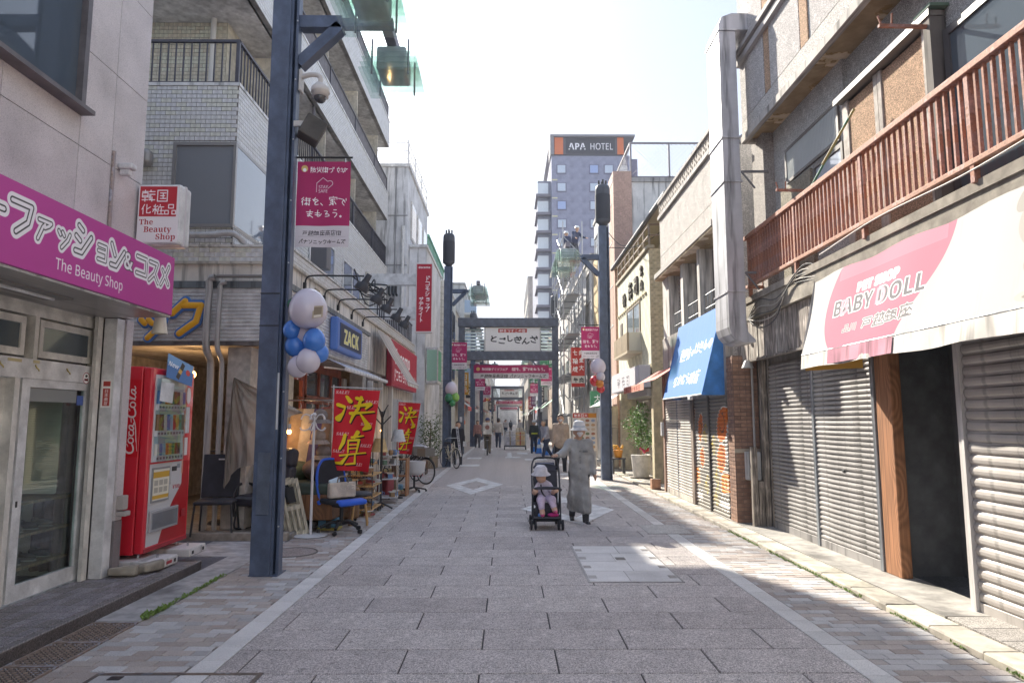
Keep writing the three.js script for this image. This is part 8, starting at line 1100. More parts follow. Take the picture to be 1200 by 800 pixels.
// ---------------------------------------------------------------- people: one smooth skin over tapered bones
function skin(bones, N, k = 0.02) {                                    // bones: [ax, ay, az, ra, bx, by, bz, rb]; smooth union meshed on a fitted grid
  const lo = V3(1e9, 1e9, 1e9), hi = V3(-1e9, -1e9, -1e9);
  for (const b of bones) for (const o of [0, 4]) { const r = b[o + 3] + 4 * k; lo.min(V3(b[o] - r, b[o + 1] - r, b[o + 2] - r)); hi.max(V3(b[o] + r, b[o + 1] + r, b[o + 2] + r)); }
  const mc = new MarchingCubes(N, new THREE.MeshBasicMaterial(), false, false, 120000), c = lo.clone().add(hi).multiplyScalar(0.5), e = hi.clone().sub(lo).multiplyScalar(0.5 * N / (N - 4));
  const S = new Float32Array(N * N * N), half = N / 2;
  const idx = (v, a) => Math.round(((v - c.getComponent(a)) / e.getComponent(a)) * half + half);
  for (const [ax, ay, az, ra, bx, by, bz, rb] of bones) {
    const m = Math.max(ra, rb) + 4 * k, r0 = [0, 1, 2].map((a) => Math.max(1, idx(Math.min([ax, ay, az][a], [bx, by, bz][a]) - m, a))), r1 = [0, 1, 2].map((a) => Math.min(N - 2, idx(Math.max([ax, ay, az][a], [bx, by, bz][a]) + m, a)));
    const dx = bx - ax, dy = by - ay, dz = bz - az, L2 = dx * dx + dy * dy + dz * dz + 1e-9;
    for (let z = r0[2]; z <= r1[2]; z++) for (let y = r0[1]; y <= r1[1]; y++) for (let x = r0[0]; x <= r1[0]; x++) {
      const px = (x - half) / half * e.x + c.x, py = (y - half) / half * e.y + c.y, pz = (z - half) / half * e.z + c.z;
      let t = ((px - ax) * dx + (py - ay) * dy + (pz - az) * dz) / L2; t = t < 0 ? 0 : t > 1 ? 1 : t;
      const qx = px - ax - dx * t, qy = py - ay - dy * t, qz = pz - az - dz * t, d = Math.sqrt(qx * qx + qy * qy + qz * qz) - (ra + (rb - ra) * t);
      if (d < 4 * k) S[x + y * N + z * N * N] += Math.exp(-d / k);
    }
  }
  mc.isolation = 0; for (let i = 0; i < S.length; i++) mc.field[i] = S[i] > 1e-9 ? k * Math.log(S[i]) : -0.2;
  mc.update(); const n = mc.count * 1, pos = new Float32Array(n * 3);
  for (let i = 0; i < n; i++) { pos[3 * i] = mc.positionArray[3 * i] * e.x + c.x; pos[3 * i + 1] = mc.positionArray[3 * i + 1] * e.y + c.y; pos[3 * i + 2] = mc.positionArray[3 * i + 2] * e.z + c.z; }
  let g = new THREE.BufferGeometry(); g.setAttribute('position', new THREE.BufferAttribute(pos, 3)); g = mergeVertices(g, 1e-4); g.computeVertexNormals(); return g;
}
const SK = '#b98a6d';
// pose: leg = [thigh angle, knee bend, spread], arm = [shoulder pitch, spread, elbow bend]; left is +x when facing +z
function figure(name, label, pos, turn, H, pose, wear, { N = 64, group, skinc = SK } = {}) {
  const o = thing(name, label, 'person', pos, { turn, group }), s = H / 1.7, J = {}, lean = pose.lean || 0, hipY = (pose.hip ?? 0.86) * s, hz = pose.hipZ || 0;
  const P = (x, y, z) => [x * s, y * s, z * s];
  const up = (y, z = 0) => [0, hipY + y * s * Math.cos(lean), hz + y * s * Math.sin(lean) + z * s];
  J.pelvis = [0, hipY, hz]; J.chest = up(0.36); J.neck = up(0.56); J.head = [0, up(0.70)[1], up(0.70)[2] + 0.02 * s]; const hd = J.head;
  const legs = [pose.legL || [0, 0, 0.06], pose.legR || [0, 0, 0.06]].map(([a, b, sp], i) => { const sg = i ? -1 : 1, h = [sg * 0.09 * s, hipY - 0.02 * s, hz], k = [h[0] + sg * sp * 0.42 * s, h[1] - 0.42 * s * Math.cos(a), h[2] + 0.42 * s * Math.sin(a)], an = [k[0] + sg * sp * 0.2 * s, k[1] - 0.4 * s * Math.cos(a - b), k[2] + 0.4 * s * Math.sin(a - b)], f = a - b, toe = [an[0] + sg * 0.02 * s, an[1] - 0.035 * s + 0.13 * s * Math.sin(Math.min(0.6, f * 0.6)), an[2] + 0.16 * s * Math.cos(f * 0.6)]; return { h, k, an, toe }; });
  const arms = [pose.armL || [0, 0.12, 0.15], pose.armR || [0, 0.12, 0.15]].map(([p, q, e, inn = 0], i) => { const sg = i ? -1 : 1, sh = [sg * 0.175 * s, up(0.5)[1], up(0.5)[2]], el = [sh[0] + sg * 0.28 * s * Math.sin(q), sh[1] - 0.28 * s * Math.cos(p) * Math.cos(q), sh[2] + 0.28 * s * Math.sin(p) * Math.cos(q)], w = [el[0] + sg * 0.25 * s * Math.sin(q - inn), el[1] - 0.25 * s * Math.cos(p + e) * Math.cos(q - inn), el[2] + 0.25 * s * Math.sin(p + e) * Math.cos(q - inn)]; const dir = w.map((v, j) => (v - el[j]) / (0.25 * s)); return { sh, el, w, dir, sg }; });
  const C = (a, ra, b, rb) => [...a, ra * s, ...b, rb * s], off = (a, x, y, z) => [a[0] + x * s, a[1] + y * s, a[2] + z * s];
  const torso = (x) => [C(off(J.pelvis, 0.06, 0, 0), 0.105 + x, off(J.chest, 0.07, 0, 0), 0.105 + x), C(off(J.pelvis, -0.06, 0, 0), 0.105 + x, off(J.chest, -0.07, 0, 0), 0.105 + x), C(off(J.chest, 0.1, 0.1, 0), 0.075 + x, off(J.chest, -0.1, 0.1, 0), 0.075 + x), C(off(J.pelvis, 0, -0.04, -0.02), 0.12 + x, J.chest, 0.11 + x)];
  const armB = (x, end = 1) => arms.flatMap((a) => [C(a.sh, 0.055 + x, a.el, 0.042 + x), C(a.el, 0.042 + x, a.el.map((v, j) => v + (a.w[j] - v) * end), 0.03 + x)]);
  const legB = (x, kx = 0) => legs.flatMap((l) => [C(l.h, 0.085 + x, l.k, 0.055 + x + kx), C(l.k, 0.055 + x + kx, l.an, 0.036 + x + kx)]);
  const foot = (x) => legs.flatMap((l) => [C(off(l.an, 0, -0.03, -0.03), 0.036 + x, l.toe, 0.03 + x)]);
  const headB = [C(off(hd, 0, 0.045, -0.012), 0.088, off(hd, 0, -0.02, 0.012), 0.08), C(off(hd, 0, -0.06, 0.03), 0.052, off(hd, 0, -0.085, 0.045), 0.04), C(off(hd, 0, 0.0, 0.095), 0.013, off(hd, 0, -0.03, 0.108), 0.017), C(off(hd, 0.085, 0.0, -0.01), 0.02, off(hd, 0.088, -0.035, -0.008), 0.014), C(off(hd, -0.085, 0.0, -0.01), 0.02, off(hd, -0.088, -0.035, -0.008), 0.014), C(off(J.neck, 0, -0.06, 0), 0.055, off(hd, 0, -0.06, -0.005), 0.05)];
  const handB = arms.map((a) => { const [dx, dy, dz] = a.dir, w = a.w, sx = a.sg, pl = w.map((v, j) => v + a.dir[j] * 0.075 * s), b = [C(w, 0.026, pl, 0.03)]; for (let f = 0; f < 4; f++) { const lx = (f - 1.5) * 0.018, base = [pl[0] + dz * lx * 0.6 * s + (Math.abs(dz) < 0.5 ? 0 : 0), pl[1] + 0 * s, pl[2] + lx * (Math.abs(dz) < 0.6 ? 1 : 0) * s]; if (Math.abs(dz) >= 0.6) base[0] += lx * s; const L = [0.06, 0.07, 0.066, 0.05][f] * s, mid = base.map((v, j) => v + a.dir[j] * L * 0.55), tip = [mid[0] + (dx * 0.6 - sx * 0.3) * L * 0.5, mid[1] + (dy * 0.8 - (Math.abs(dz) > 0.6 ? 0.6 : 0)) * L * 0.5, mid[2] + (dz * 0.6) * L * 0.5]; b.push(C(base, 0.0095, mid, 0.0085), C(mid, 0.0085, tip, 0.0075)); } const tb = w.map((v, j) => v + a.dir[j] * 0.03 * s); b.push(C(tb, 0.013, [tb[0] + a.dir[0] * 0.04 * s - sx * 0.01 * s, tb[1] + a.dir[1] * 0.04 * s, tb[2] + a.dir[2] * 0.04 * s + 0.035 * s], 0.009)); return b; });
  const near = N > 60, gs = [skin([...torso(-0.035), ...armB(-0.008), ...legB(-0.006), ...foot(-0.006), ...headB.slice(5)], N, 0.022 * s), skin(headB, near ? 56 : 30, 0.014 * s)];
  handB.forEach((h) => gs.push(skin(h, near ? 40 : 18, near ? 0.004 : 0.008)));
  const body = part(o, 'body', gs.map((g) => { const q = g.toNonIndexed(); q.deleteAttribute('uv'); return uvBox(q); }), M(skinc, 0.6));
  // clothing
  const sole = wear.shoes ? part(o, 'shoes', skin(foot(0.008), near ? 48 : 24, 0.012), M(wear.shoes, 0.5)) : null;
  if (wear.trousers) part(o, 'trousers', skin([...legB(0.012, wear.loose || 0.006), C(off(J.pelvis, 0.05, -0.02, 0), 0.115, off(J.pelvis, 0.05, 0.1, 0), 0.11), C(off(J.pelvis, -0.05, -0.02, 0), 0.115, off(J.pelvis, -0.05, 0.1, 0), 0.11)], N, 0.02 * s), M(wear.trousers, 0.9, T.cloth));
  if (wear.top) part(o, wear.topName || 'jacket', skin([...torso(0.014).slice(0, 3), ...armB(wear.puff ?? 0.014, 0.96), C(off(J.neck, 0, -0.05, 0), 0.075, off(J.neck, 0, -0.02, 0), 0.065), ...(wear.long ? [C(off(J.pelvis, 0.06, -wear.long, 0), 0.125, off(J.pelvis, 0.06, 0.1, 0), 0.118), C(off(J.pelvis, -0.06, -wear.long, 0), 0.125, off(J.pelvis, -0.06, 0.1, 0), 0.118)] : [])], N, 0.022 * s), M(wear.top, 0.92, T.cloth));
  if (wear.dress) { const r = [...torso(0.004).slice(0, 3), ...armB(0.016, 0.97), C(off(J.neck, 0, -0.06, 0), 0.075, off(J.neck, 0, -0.045, 0), 0.07)]; legs.forEach((l, i) => { const kk = l.k, lo = l.k.map((v, j) => v + (l.an[j] - v) * 0.5); r.push(C(off(J.pelvis, (i ? -1 : 1) * 0.06, 0, 0), 0.115, kk, 0.1), C(kk, 0.1, lo, 0.105)); }); const mid = legs[0].k.map((v, j) => (v + legs[1].k[j]) / 2), ml = legs[0].an.map((v, j) => (v + legs[1].an[j]) / 2); r.push(C(J.pelvis, 0.11, mid, 0.09)); r.push(C(mid, 0.09, mid.map((v, j) => v + (ml[j] - v) * 0.5), 0.09)); const g = skin(r, N, 0.026 * s), p = g.attributes.position; for (let i = 0; i < p.count; i++) { const y = p.getY(i), x = p.getX(i), z = p.getZ(i); const f = 0.012 * Math.sin(x * 46 + y * 5) * Math.min(1, Math.max(0, (1.25 * s - y) * 1.2)) + 0.006 * Math.sin(y * 38 + x * 19); p.setZ(i, z + f); p.setX(i, x + 0.5 * f); } g.computeVertexNormals(); const dm = part(o, 'dress', g, M(wear.dress, 0.92, T.cloth, { bumpMap: T.soft, bumpScale: 0.01 })); const fz = J.chest[2] + 0.118 * s; for (let b = 0; b < 5; b++) part(dm, 'button', ball(0, J.chest[1] + (0.1 - b * 0.1) * s, fz + (b === 0 ? -0.02 : 0.0), 0.009), M('#55565a', 0.5)); part(dm, 'pocket_flap', B(0.05 * s, 0.13 * s, J.chest[1] - 0.02, J.chest[1] + 0.005, -fz + 0.004, -fz - 0.012), M('#63666a', 0.9, T.cloth)); }
  if (wear.hair) part(o, 'hair', skin([C(off(hd, 0, 0.06, -0.025), 0.094, off(hd, 0, -0.0, -0.04), 0.085), ...(wear.hairLong ? [C(off(hd, 0.05, 0, -0.04), 0.05, off(hd, 0.05, -0.12, -0.04), 0.045), C(off(hd, -0.05, 0, -0.04), 0.05, off(hd, -0.05, -0.12, -0.04), 0.045)] : [])], near ? 40 : 24, 0.012), M(wear.hair, 0.6, T.cloth));
  if (wear.hat) { const h = part(o, 'hat', lathe([[0, 0.13], [0.06, 0.125], [0.095, 0.1], [0.108, 0.03], [0.112, 0.0], [0.15, -0.035], [0.155, -0.042], [0.145, -0.036], [0.1, 0.0], [0.09, 0.09], [0, 0.115]].map(([a, b]) => [a * s, b * s]), 28).rotateX(0.08).translate(hd[0], hd[1] + 0.062 * s, hd[2] - 0.012), M(wear.hat, 0.85, T.cloth)); part(h, 'hat_band', lathe([[0.1105 * s, 0.0], [0.1125 * s, 0.02 * s], [0.107 * s, 0.04 * s]], 28).rotateX(0.08).translate(hd[0], hd[1] + 0.064 * s, hd[2] - 0.012), M(wear.band || '#aeb9c4', 0.85)); }
  if (wear.helmet) part(o, 'helmet', lathe([[0, 0.12], [0.07, 0.105], [0.11, 0.05], [0.118, 0.0], [0.135, -0.01], [0.1, 0.0]].map(([a, b]) => [a * s, b * s]), 22).translate(hd[0], hd[1] + 0.035 * s, hd[2]), M(wear.helmet, 0.35));
  if (wear.mask) part(o, 'face_mask', skin([C(off(hd, -0.03, -0.035, 0.085), 0.024, off(hd, 0.03, -0.035, 0.085), 0.024), C(off(hd, 0, -0.03, 0.1), 0.024, off(hd, 0, -0.07, 0.08), 0.026)], 26, 0.01), M('#c9c9cc', 0.85));
  for (const sx of [-1, 1]) part(o, 'eye', ball(hd[0] + sx * 0.032 * s, hd[1] + 0.012 * s, hd[2] + 0.088 * s, 0.009 * s, 1.3, 0.8, 0.7, 8), M('#2c2420', 0.3)); if (!wear.mask) part(o, 'mouth', ball(hd[0], hd[1] - 0.055 * s, hd[2] + 0.088 * s, 0.016 * s, 1.3, 0.35, 0.5, 8), M('#9a5f55', 0.6));
  o.userData.joints = undefined; delete o.userData.joints; return { o, J, arms, legs, s };
}
const GREYD = '#8f908f';
// woman pushing the pushchair
figure('person', 'woman in a long grey shirt dress and white bucket hat pushing the pushchair', [1.14, 0, -11.05], 0.06, 1.55, { hip: 0.86, legL: [0.16, 0.05, 0.0], legR: [-0.1, 0.5, 0.0], armR: [0.75, 0.5, 0.75, -0.05], armL: [-0.05, 0.16, 0.2], lean: 0.05 }, { dress: GREYD, hat: '#d7dce2', hair: '#2b2320', shoes: '#222226', trousers: '#27272b', mask: true }, { N: 96 });
// pushchair with a child
{
  const o = thing('pushchair', 'black folding pushchair with twin wheels and a front bar', 'pushchair', [0.58, 0, -10.5], { turn: 0.0 }); const F = M('#24252a', 0.45), CL = M('#2b2c33', 0.85, T.cloth), GRY = M('#4c5060', 0.85, T.cloth);
  for (const s of [-1, 1]) { part(o, 'frame_tube', tube([[s * 0.2, 0.09, 0.26], [s * 0.205, 0.4, 0.1], [s * 0.21, 0.7, -0.1], [s * 0.2, 0.92, -0.27], [s * 0.17, 0.99, -0.33]], 0.013), F); part(o, 'rear_leg', bar([s * 0.205, 0.52, 0.02], [s * 0.2, 0.08, -0.28], 0.012), F); part(o, 'armrest', bar([s * 0.21, 0.56, -0.02], [s * 0.21, 0.58, 0.2], 0.014), F); for (const z of [0.27, -0.29]) for (const k of [-1, 1]) { const w = part(o, 'wheel', new THREE.TorusGeometry(0.058, 0.017, 8, 22).rotateY(Math.PI / 2).translate(s * 0.2 + k * 0.03, 0.075, z), M('#1c1c1f', 0.7)); part(w, 'hub', new THREE.CylinderGeometry(0.045, 0.045, 0.016, 16).rotateZ(Math.PI / 2).translate(s * 0.2 + k * 0.03, 0.075, z), M('#3a3b40', 0.5)); } part(o, 'side_panel', quad([s * 0.2, 0.36, -0.12], [s * 0.2, 0.36, 0.14], [s * 0.205, 0.58, 0.1], [s * 0.205, 0.7, -0.14]), CL); }
  part(o, 'handle', tube([[-0.17, 0.99, -0.33], [-0.12, 1.01, -0.345], [0.12, 1.01, -0.345], [0.17, 0.99, -0.33]], 0.017), BLACK); part(o, 'bumper_bar', tube([[-0.21, 0.57, 0.2], [-0.14, 0.6, 0.27], [0.14, 0.6, 0.27], [0.21, 0.57, 0.2]], 0.022), CL); part(o, 'seat', new RoundedBoxGeometry(0.37, 0.05, 0.32, 3, 0.02).rotateX(-0.1).translate(0, 0.35, 0.03), CL); part(o, 'backrest', new RoundedBoxGeometry(0.37, 0.5, 0.04, 3, 0.018).rotateX(-0.35).translate(0, 0.58, -0.19), CL); part(o, 'head_panel', quad([-0.19, 0.68, -0.24], [0.19, 0.68, -0.24], [0.15, 0.94, -0.33], [-0.15, 0.94, -0.33], 6, 4, (q, s, t) => { q.z -= 0.06 * Math.sin(s * 3.14); }), GRY); part(o, 'hood', (() => { const g = new THREE.SphereGeometry(0.21, 18, 8, 0, Math.PI * 2, 0, 1.1); return g.scale(1, 0.55, 0.7).rotateX(-0.5).translate(0, 0.82, -0.3); })(), M('#565b6b', 0.8, T.cloth));
  part(o, 'leg_rest', new RoundedBoxGeometry(0.34, 0.16, 0.03, 2, 0.01).rotateX(0.2).translate(0, 0.27, 0.2), CL); part(o, 'footboard', new RoundedBoxGeometry(0.38, 0.025, 0.14, 2, 0.01).translate(0, 0.18, 0.26), M('#2f2f35', 0.6)); part(o, 'axle', bar([-0.19, 0.13, 0.25], [0.19, 0.13, 0.25], 0.011), F); part(o, 'basket', [new RoundedBoxGeometry(0.36, 0.14, 0.4, 2, 0.02).translate(0, 0.19, -0.03)], M('#1f1f24', 0.9, T.cloth)); for (let k = 0; k < 4; k++) part(o, 'striped_strap', B(-0.02, 0.13, 0.3 + k * 0.03, 0.315 + k * 0.03, -0.225, -0.219), k % 2 ? WHITE : BLACK);
  const c = thing('person', 'toddler in a white sun hat and pale lilac clothes sitting in the pushchair', 'person', [0.56, 0.37, -10.47]); const hd = [-0.06, 0.4, 0.02], b = (a, ra, e, rb) => [...a, ra, ...e, rb];
  part(c, 'body', skin([b([0, 0.06, -0.02], 0.09, [-0.02, 0.24, -0.02], 0.08), b([-0.02, 0.28, -0.01], 0.04, hd, 0.045), b([hd[0], 0.42, hd[2] - 0.01], 0.085, [hd[0], 0.37, hd[2] + 0.02], 0.07), b([-0.09, 0.24, 0], 0.036, [-0.16, 0.16, 0.1], 0.03), b([-0.16, 0.16, 0.1], 0.03, [-0.15, 0.19, 0.19], 0.022), b([0.06, 0.25, 0], 0.036, [0.12, 0.17, 0.12], 0.03), b([0.12, 0.17, 0.12], 0.03, [0.15, 0.2, 0.2], 0.022), b([0.05, 0.05, 0.02], 0.06, [0.09, 0.06, 0.2], 0.045), b([0.09, 0.06, 0.2], 0.045, [0.13, -0.08, 0.24], 0.032), b([-0.05, 0.05, 0.02], 0.06, [-0.07, 0.06, 0.2], 0.045), b([-0.07, 0.06, 0.2], 0.045, [-0.05, -0.13, 0.25], 0.032), b([-0.05, -0.13, 0.25], 0.03, [-0.05, -0.15, 0.31], 0.024), b([0.13, -0.08, 0.24], 0.03, [0.14, -0.1, 0.3], 0.024), ...[[-0.15, 0.19, 0.19], [0.15, 0.2, 0.2]].flatMap((w) => [0, 1, 2, 3, 4].map((f) => b(w, 0.014, [w[0] + (f - 2) * 0.012, w[1] + (f === 0 ? 0.02 : -0.01), w[2] + (f === 0 ? 0.02 : 0.045)], 0.008)))], 80, 0.014), M('#c4957a', 0.6));
  part(c, 'top', skin([b([0, 0.07, -0.02], 0.105, [-0.02, 0.25, -0.02], 0.092), b([-0.09, 0.24, 0], 0.05, [-0.155, 0.165, 0.09], 0.042), b([0.06, 0.25, 0], 0.05, [0.115, 0.175, 0.11], 0.042)], 44, 0.015), FAB('#bdb2c2')); part(c, 'leggings', skin([b([0.05, 0.05, 0.02], 0.072, [0.09, 0.06, 0.2], 0.057), b([0.09, 0.06, 0.2], 0.057, [0.115, -0.03, 0.225], 0.046), b([-0.05, 0.05, 0.02], 0.072, [-0.07, 0.06, 0.2], 0.057), b([-0.07, 0.06, 0.2], 0.057, [-0.06, -0.05, 0.23], 0.046)], 44, 0.014), FAB('#c0aed0')); const ht = part(c, 'hat', lathe([[0, 0.105], [0.06, 0.1], [0.095, 0.06], [0.102, 0.01], [0.15, -0.035], [0.145, -0.04], [0.095, 0.0], [0, 0.09]], 26).rotateX(0.12).translate(hd[0], 0.45, hd[2]), FAB('#cfc6da')); part(c, 'harness', [tube([[-0.06, 0.27, 0.06], [-0.05, 0.17, 0.085], [0, 0.09, 0.1]], 0.012), tube([[0.04, 0.27, 0.06], [0.03, 0.17, 0.085], [0, 0.09, 0.1]], 0.012)].slice(0, 1), BLACK); for (const s of [-1, 1]) part(c, 'eye', ball(hd[0] + s * 0.03, 0.41, hd[2] + 0.078, 0.008), BLACK); part(c, 'shoe', ball(-0.05, -0.15, 0.285, 0.035, 0.9, 0.8, 1.6), M('#b8356a', 0.6)); part(c, 'shoe', ball(0.14, -0.1, 0.275, 0.035, 0.9, 0.8, 1.6), M('#c8406f', 0.6));
  single('toy_ball', 'small pink and blue soft toy on the pushchair footboard', 'toy', [ball(0.48, 0.21, -10.25, 0.035), ball(0.53, 0.205, -10.24, 0.03)].slice(0, 1), M('#4f7fd0', 0.7)); single('magenta_cloth', 'crumpled magenta cloth on the pushchair footboard', 'cloth', ball(0.67, 0.215, -10.25, 0.07, 1.2, 0.5, 0.8), FAB('#b01f66'));
}
// suited man with a sash, leaning bicycle, cyclist, walkers and workers
{
  const m = figure('person', 'man in a black suit wearing a white sash beside the second dark post', [-1.8, 0, -24.9], 0.1, 1.55, { legL: [0.02, 0, 0.05], legR: [-0.02, 0, 0.05], armL: [0.05, 0.14, 0.25], armR: [0.05, 0.16, 0.25] }, { top: '#1d1d22', topName: 'suit_jacket', long: 0.1, trousers: '#1d1d22', shoes: '#151517', hair: '#2a221e' }, { N: 56 }); const x = canvas(48, 256, '#d8d7dc'); jtext(x, '新商店街大祭', 6, 12, 36, { vertical: true, color: '#33323a', lw: 0.12 }); part(m.o, 'sash', quad([0.06, 0.3, 0.155], [0.14, 0.3, 0.15], [0.0, 1.36, 0.14], [-0.09, 1.36, 0.135], 1, 10, (q, s, t) => { q.z += 0.02 * Math.sin(t * 3.14); }), printed(x, 0.7), { keepUV: true });
  single('leaflets', 'white leaflets held in the hand of the suited man', 'paper', RB(-1.6, -1.48, 0.66, 0.84, 24.72, 24.74, 0.003), WHITE);
  figure('person', 'man in a beige jacket and dark trousers walking past the dark post', [1.67, 0, -21.7], 0.0, 1.78, { legL: [0.15, 0.1, 0.03], legR: [-0.15, 0.25, 0.03], armL: [-0.1, 0.12, 0.2], armR: [0.1, 0.12, 0.2] }, { top: '#a08a76', trousers: '#1f1f22', shoes: '#202022', hair: '#2b2623', mask: true, long: 0.06 }, { N: 56 });
  figure('person', 'road worker in a grey shirt and navy trousers striding past the blue cones', [1.62, 0, -29], -0.9, 1.68, { hip: 0.8, legL: [0.45, 0.2, 0.02], legR: [-0.4, 0.3, 0.02], armL: [0.3, 0.2, 0.6], armR: [-0.4, 0.2, 0.4], lean: 0.2 }, { top: '#8d8c98', topName: 'shirt', trousers: '#20263a', shoes: '#222', hair: '#6d6a68' }, { N: 48 });
  const hv = figure('person', 'guard in a dark vest with a yellow reflective belt behind the cones', [1.28, 0, -33.6], 0.4, 1.6, {}, { top: '#2a2d2c', trousers: '#2a2f3d', shoes: '#222', helmet: '#c9cbc9' }, { N: 44 }); part(hv.o, 'reflective_belt', new THREE.CylinderGeometry(0.19, 0.19, 0.06, 18, 1, true).scale(1, 1, 0.75).translate(0, 0.95, 0), M('#c9d02c', 0.6));
  for (const [x, d, t, n, a] of [[3.05, 30.6, 0.5, 'scaffold worker in dark blue overalls bending beside his mate', 0.35], [2.75, 31.4, 2.6, 'scaffold worker in navy standing with his back to the street', 0.0]]) figure('person', n, [x, 8.87, -d], t, 1.6, { lean: a, hip: 0.84, legL: [0.25, 0.1, 0.1], legR: [-0.2, 0.05, 0.1], armL: [0.7, 0.2, 0.5], armR: [0.5, 0.2, 0.6] }, { top: '#2c3148', trousers: '#2a2c36', shoes: '#222', helmet: '#dcdcd8' }, { N: 44 });
  const cols = [['#a9a39b', '#2d3342', 'pale shirt'], ['#42464d', '#26262a', 'dark jacket'], ['#8a5f58', '#3a3a40', 'rust coloured top'], ['#c5c2bd', '#4a4a52', 'white shirt'], ['#565c70', '#25262b', 'slate jacket']];
  [[-0.55, 40.5, 3.1, 0], [-1.75, 40, 0.1, 2], [-1.2, 52, 3.1, 1], [0.2, 58, 0, 3], [-0.7, 63, 3.1, 4], [1.3, 55, 0, 1], [-0.2, 72, 0, 0], [0.8, 78, 3.1, 4], [-1.0, 84, 0, 3], [0.4, 92, 3.1, 1], [-0.4, 96, 0, 2], [1.2, 68, 0.2, 0]].forEach(([x, d, t, k], i) => ![2, 3, 4, 5, 7].includes(i) && figure('person', cols[k][2] + ' pedestrian ' + ['beside the cyclist', 'before the orange lanterns', 'beyond the first gate and the cyclist', 'beyond the loaded cart', 'walking away beyond the loaded cart', 'beyond the blue cones', 'halfway to the second gate', 'walking away halfway to the second gate', 'coming on before the second gate', 'walking away close before the second gate', 'close before the second gate', 'between cart and second gate'][i], [x, 0, -d], t, rnd(1.55, 1.72), { legL: [0.2, 0.1, 0.02], legR: [-0.2, 0.25, 0.02] }, { top: cols[k][0], trousers: cols[k][1], shoes: '#222', hair: '#2b2522' }, { N: 30 }));
}
function bicycle(o, c, basket = true) {
  const TY = M('#1d1d1f', 0.7), FR = M(c, 0.35), SP = M('#a4a6a8', 0.3, null, { metalness: 0.8 });
  for (const z of [-0.52, 0.52]) { const w = part(o, 'wheel', new THREE.TorusGeometry(0.31, 0.018, 8, 36).rotateY(Math.PI / 2).translate(0, 0.33, z), TY); part(w, 'rim', new THREE.TorusGeometry(0.29, 0.01, 6, 36).rotateY(Math.PI / 2).translate(0, 0.33, z), SP); part(w, 'spokes', Array.from({ length: 16 }, (_, k) => bar([0, 0.33, z], [0, 0.33 + 0.29 * Math.cos(k * 0.3927), z + 0.29 * Math.sin(k * 0.3927)], 0.0022, 0.0022, 3)), SP, { stuff: true }); part(o, 'mudguard', new THREE.TorusGeometry(0.34, 0.014, 5, 20, 2.6).rotateZ(0.3).rotateY(Math.PI / 2).translate(0, 0.33, z), FR); }
  part(o, 'frame', [bar([0, 0.3, -0.08], [0, 0.75, -0.2], 0.017), bar([0, 0.3, -0.08], [0, 0.7, 0.36], 0.019), bar([0, 0.45, -0.12], [0, 0.78, 0.34], 0.017), bar([0, 0.33, -0.52], [0, 0.3, -0.08], 0.012), bar([0, 0.33, -0.52], [0, 0.68, -0.18], 0.011)], FR); part(o, 'fork', [bar([0, 0.88, 0.32], [0, 0.33, 0.52], 0.016)], FR); part(o, 'saddle', new RoundedBoxGeometry(0.15, 0.06, 0.26, 3, 0.028).translate(0, 0.83, -0.22), BLACK); part(o, 'handlebar', tube([[-0.27, 0.95, 0.18], [-0.2, 1.0, 0.26], [0, 1.0, 0.31], [0.2, 1.0, 0.26], [0.27, 0.95, 0.18]], 0.012), SP); part(o, 'crank', [new THREE.TorusGeometry(0.08, 0.012, 6, 20).rotateY(Math.PI / 2).translate(0.03, 0.3, -0.08)], SP); part(o, 'rack', [B(-0.07, 0.07, 0.68, 0.695, 0.22, 0.6)], SP); if (basket) part(o, 'basket', [B(-0.17, 0.17, 0.72, 0.9, -0.66, -0.64), B(-0.17, 0.17, 0.72, 0.9, -0.4, -0.38), B(-0.17, -0.15, 0.72, 0.9, -0.64, -0.4), B(0.15, 0.17, 0.72, 0.9, -0.64, -0.4), B(-0.17, 0.17, 0.7, 0.719, -0.66, -0.38)], M('#5a5651', 0.6));
  part(o, 'kickstand', bar([0.05, 0.3, -0.5], [0.14, 0.01, -0.56], 0.01), SP);
}
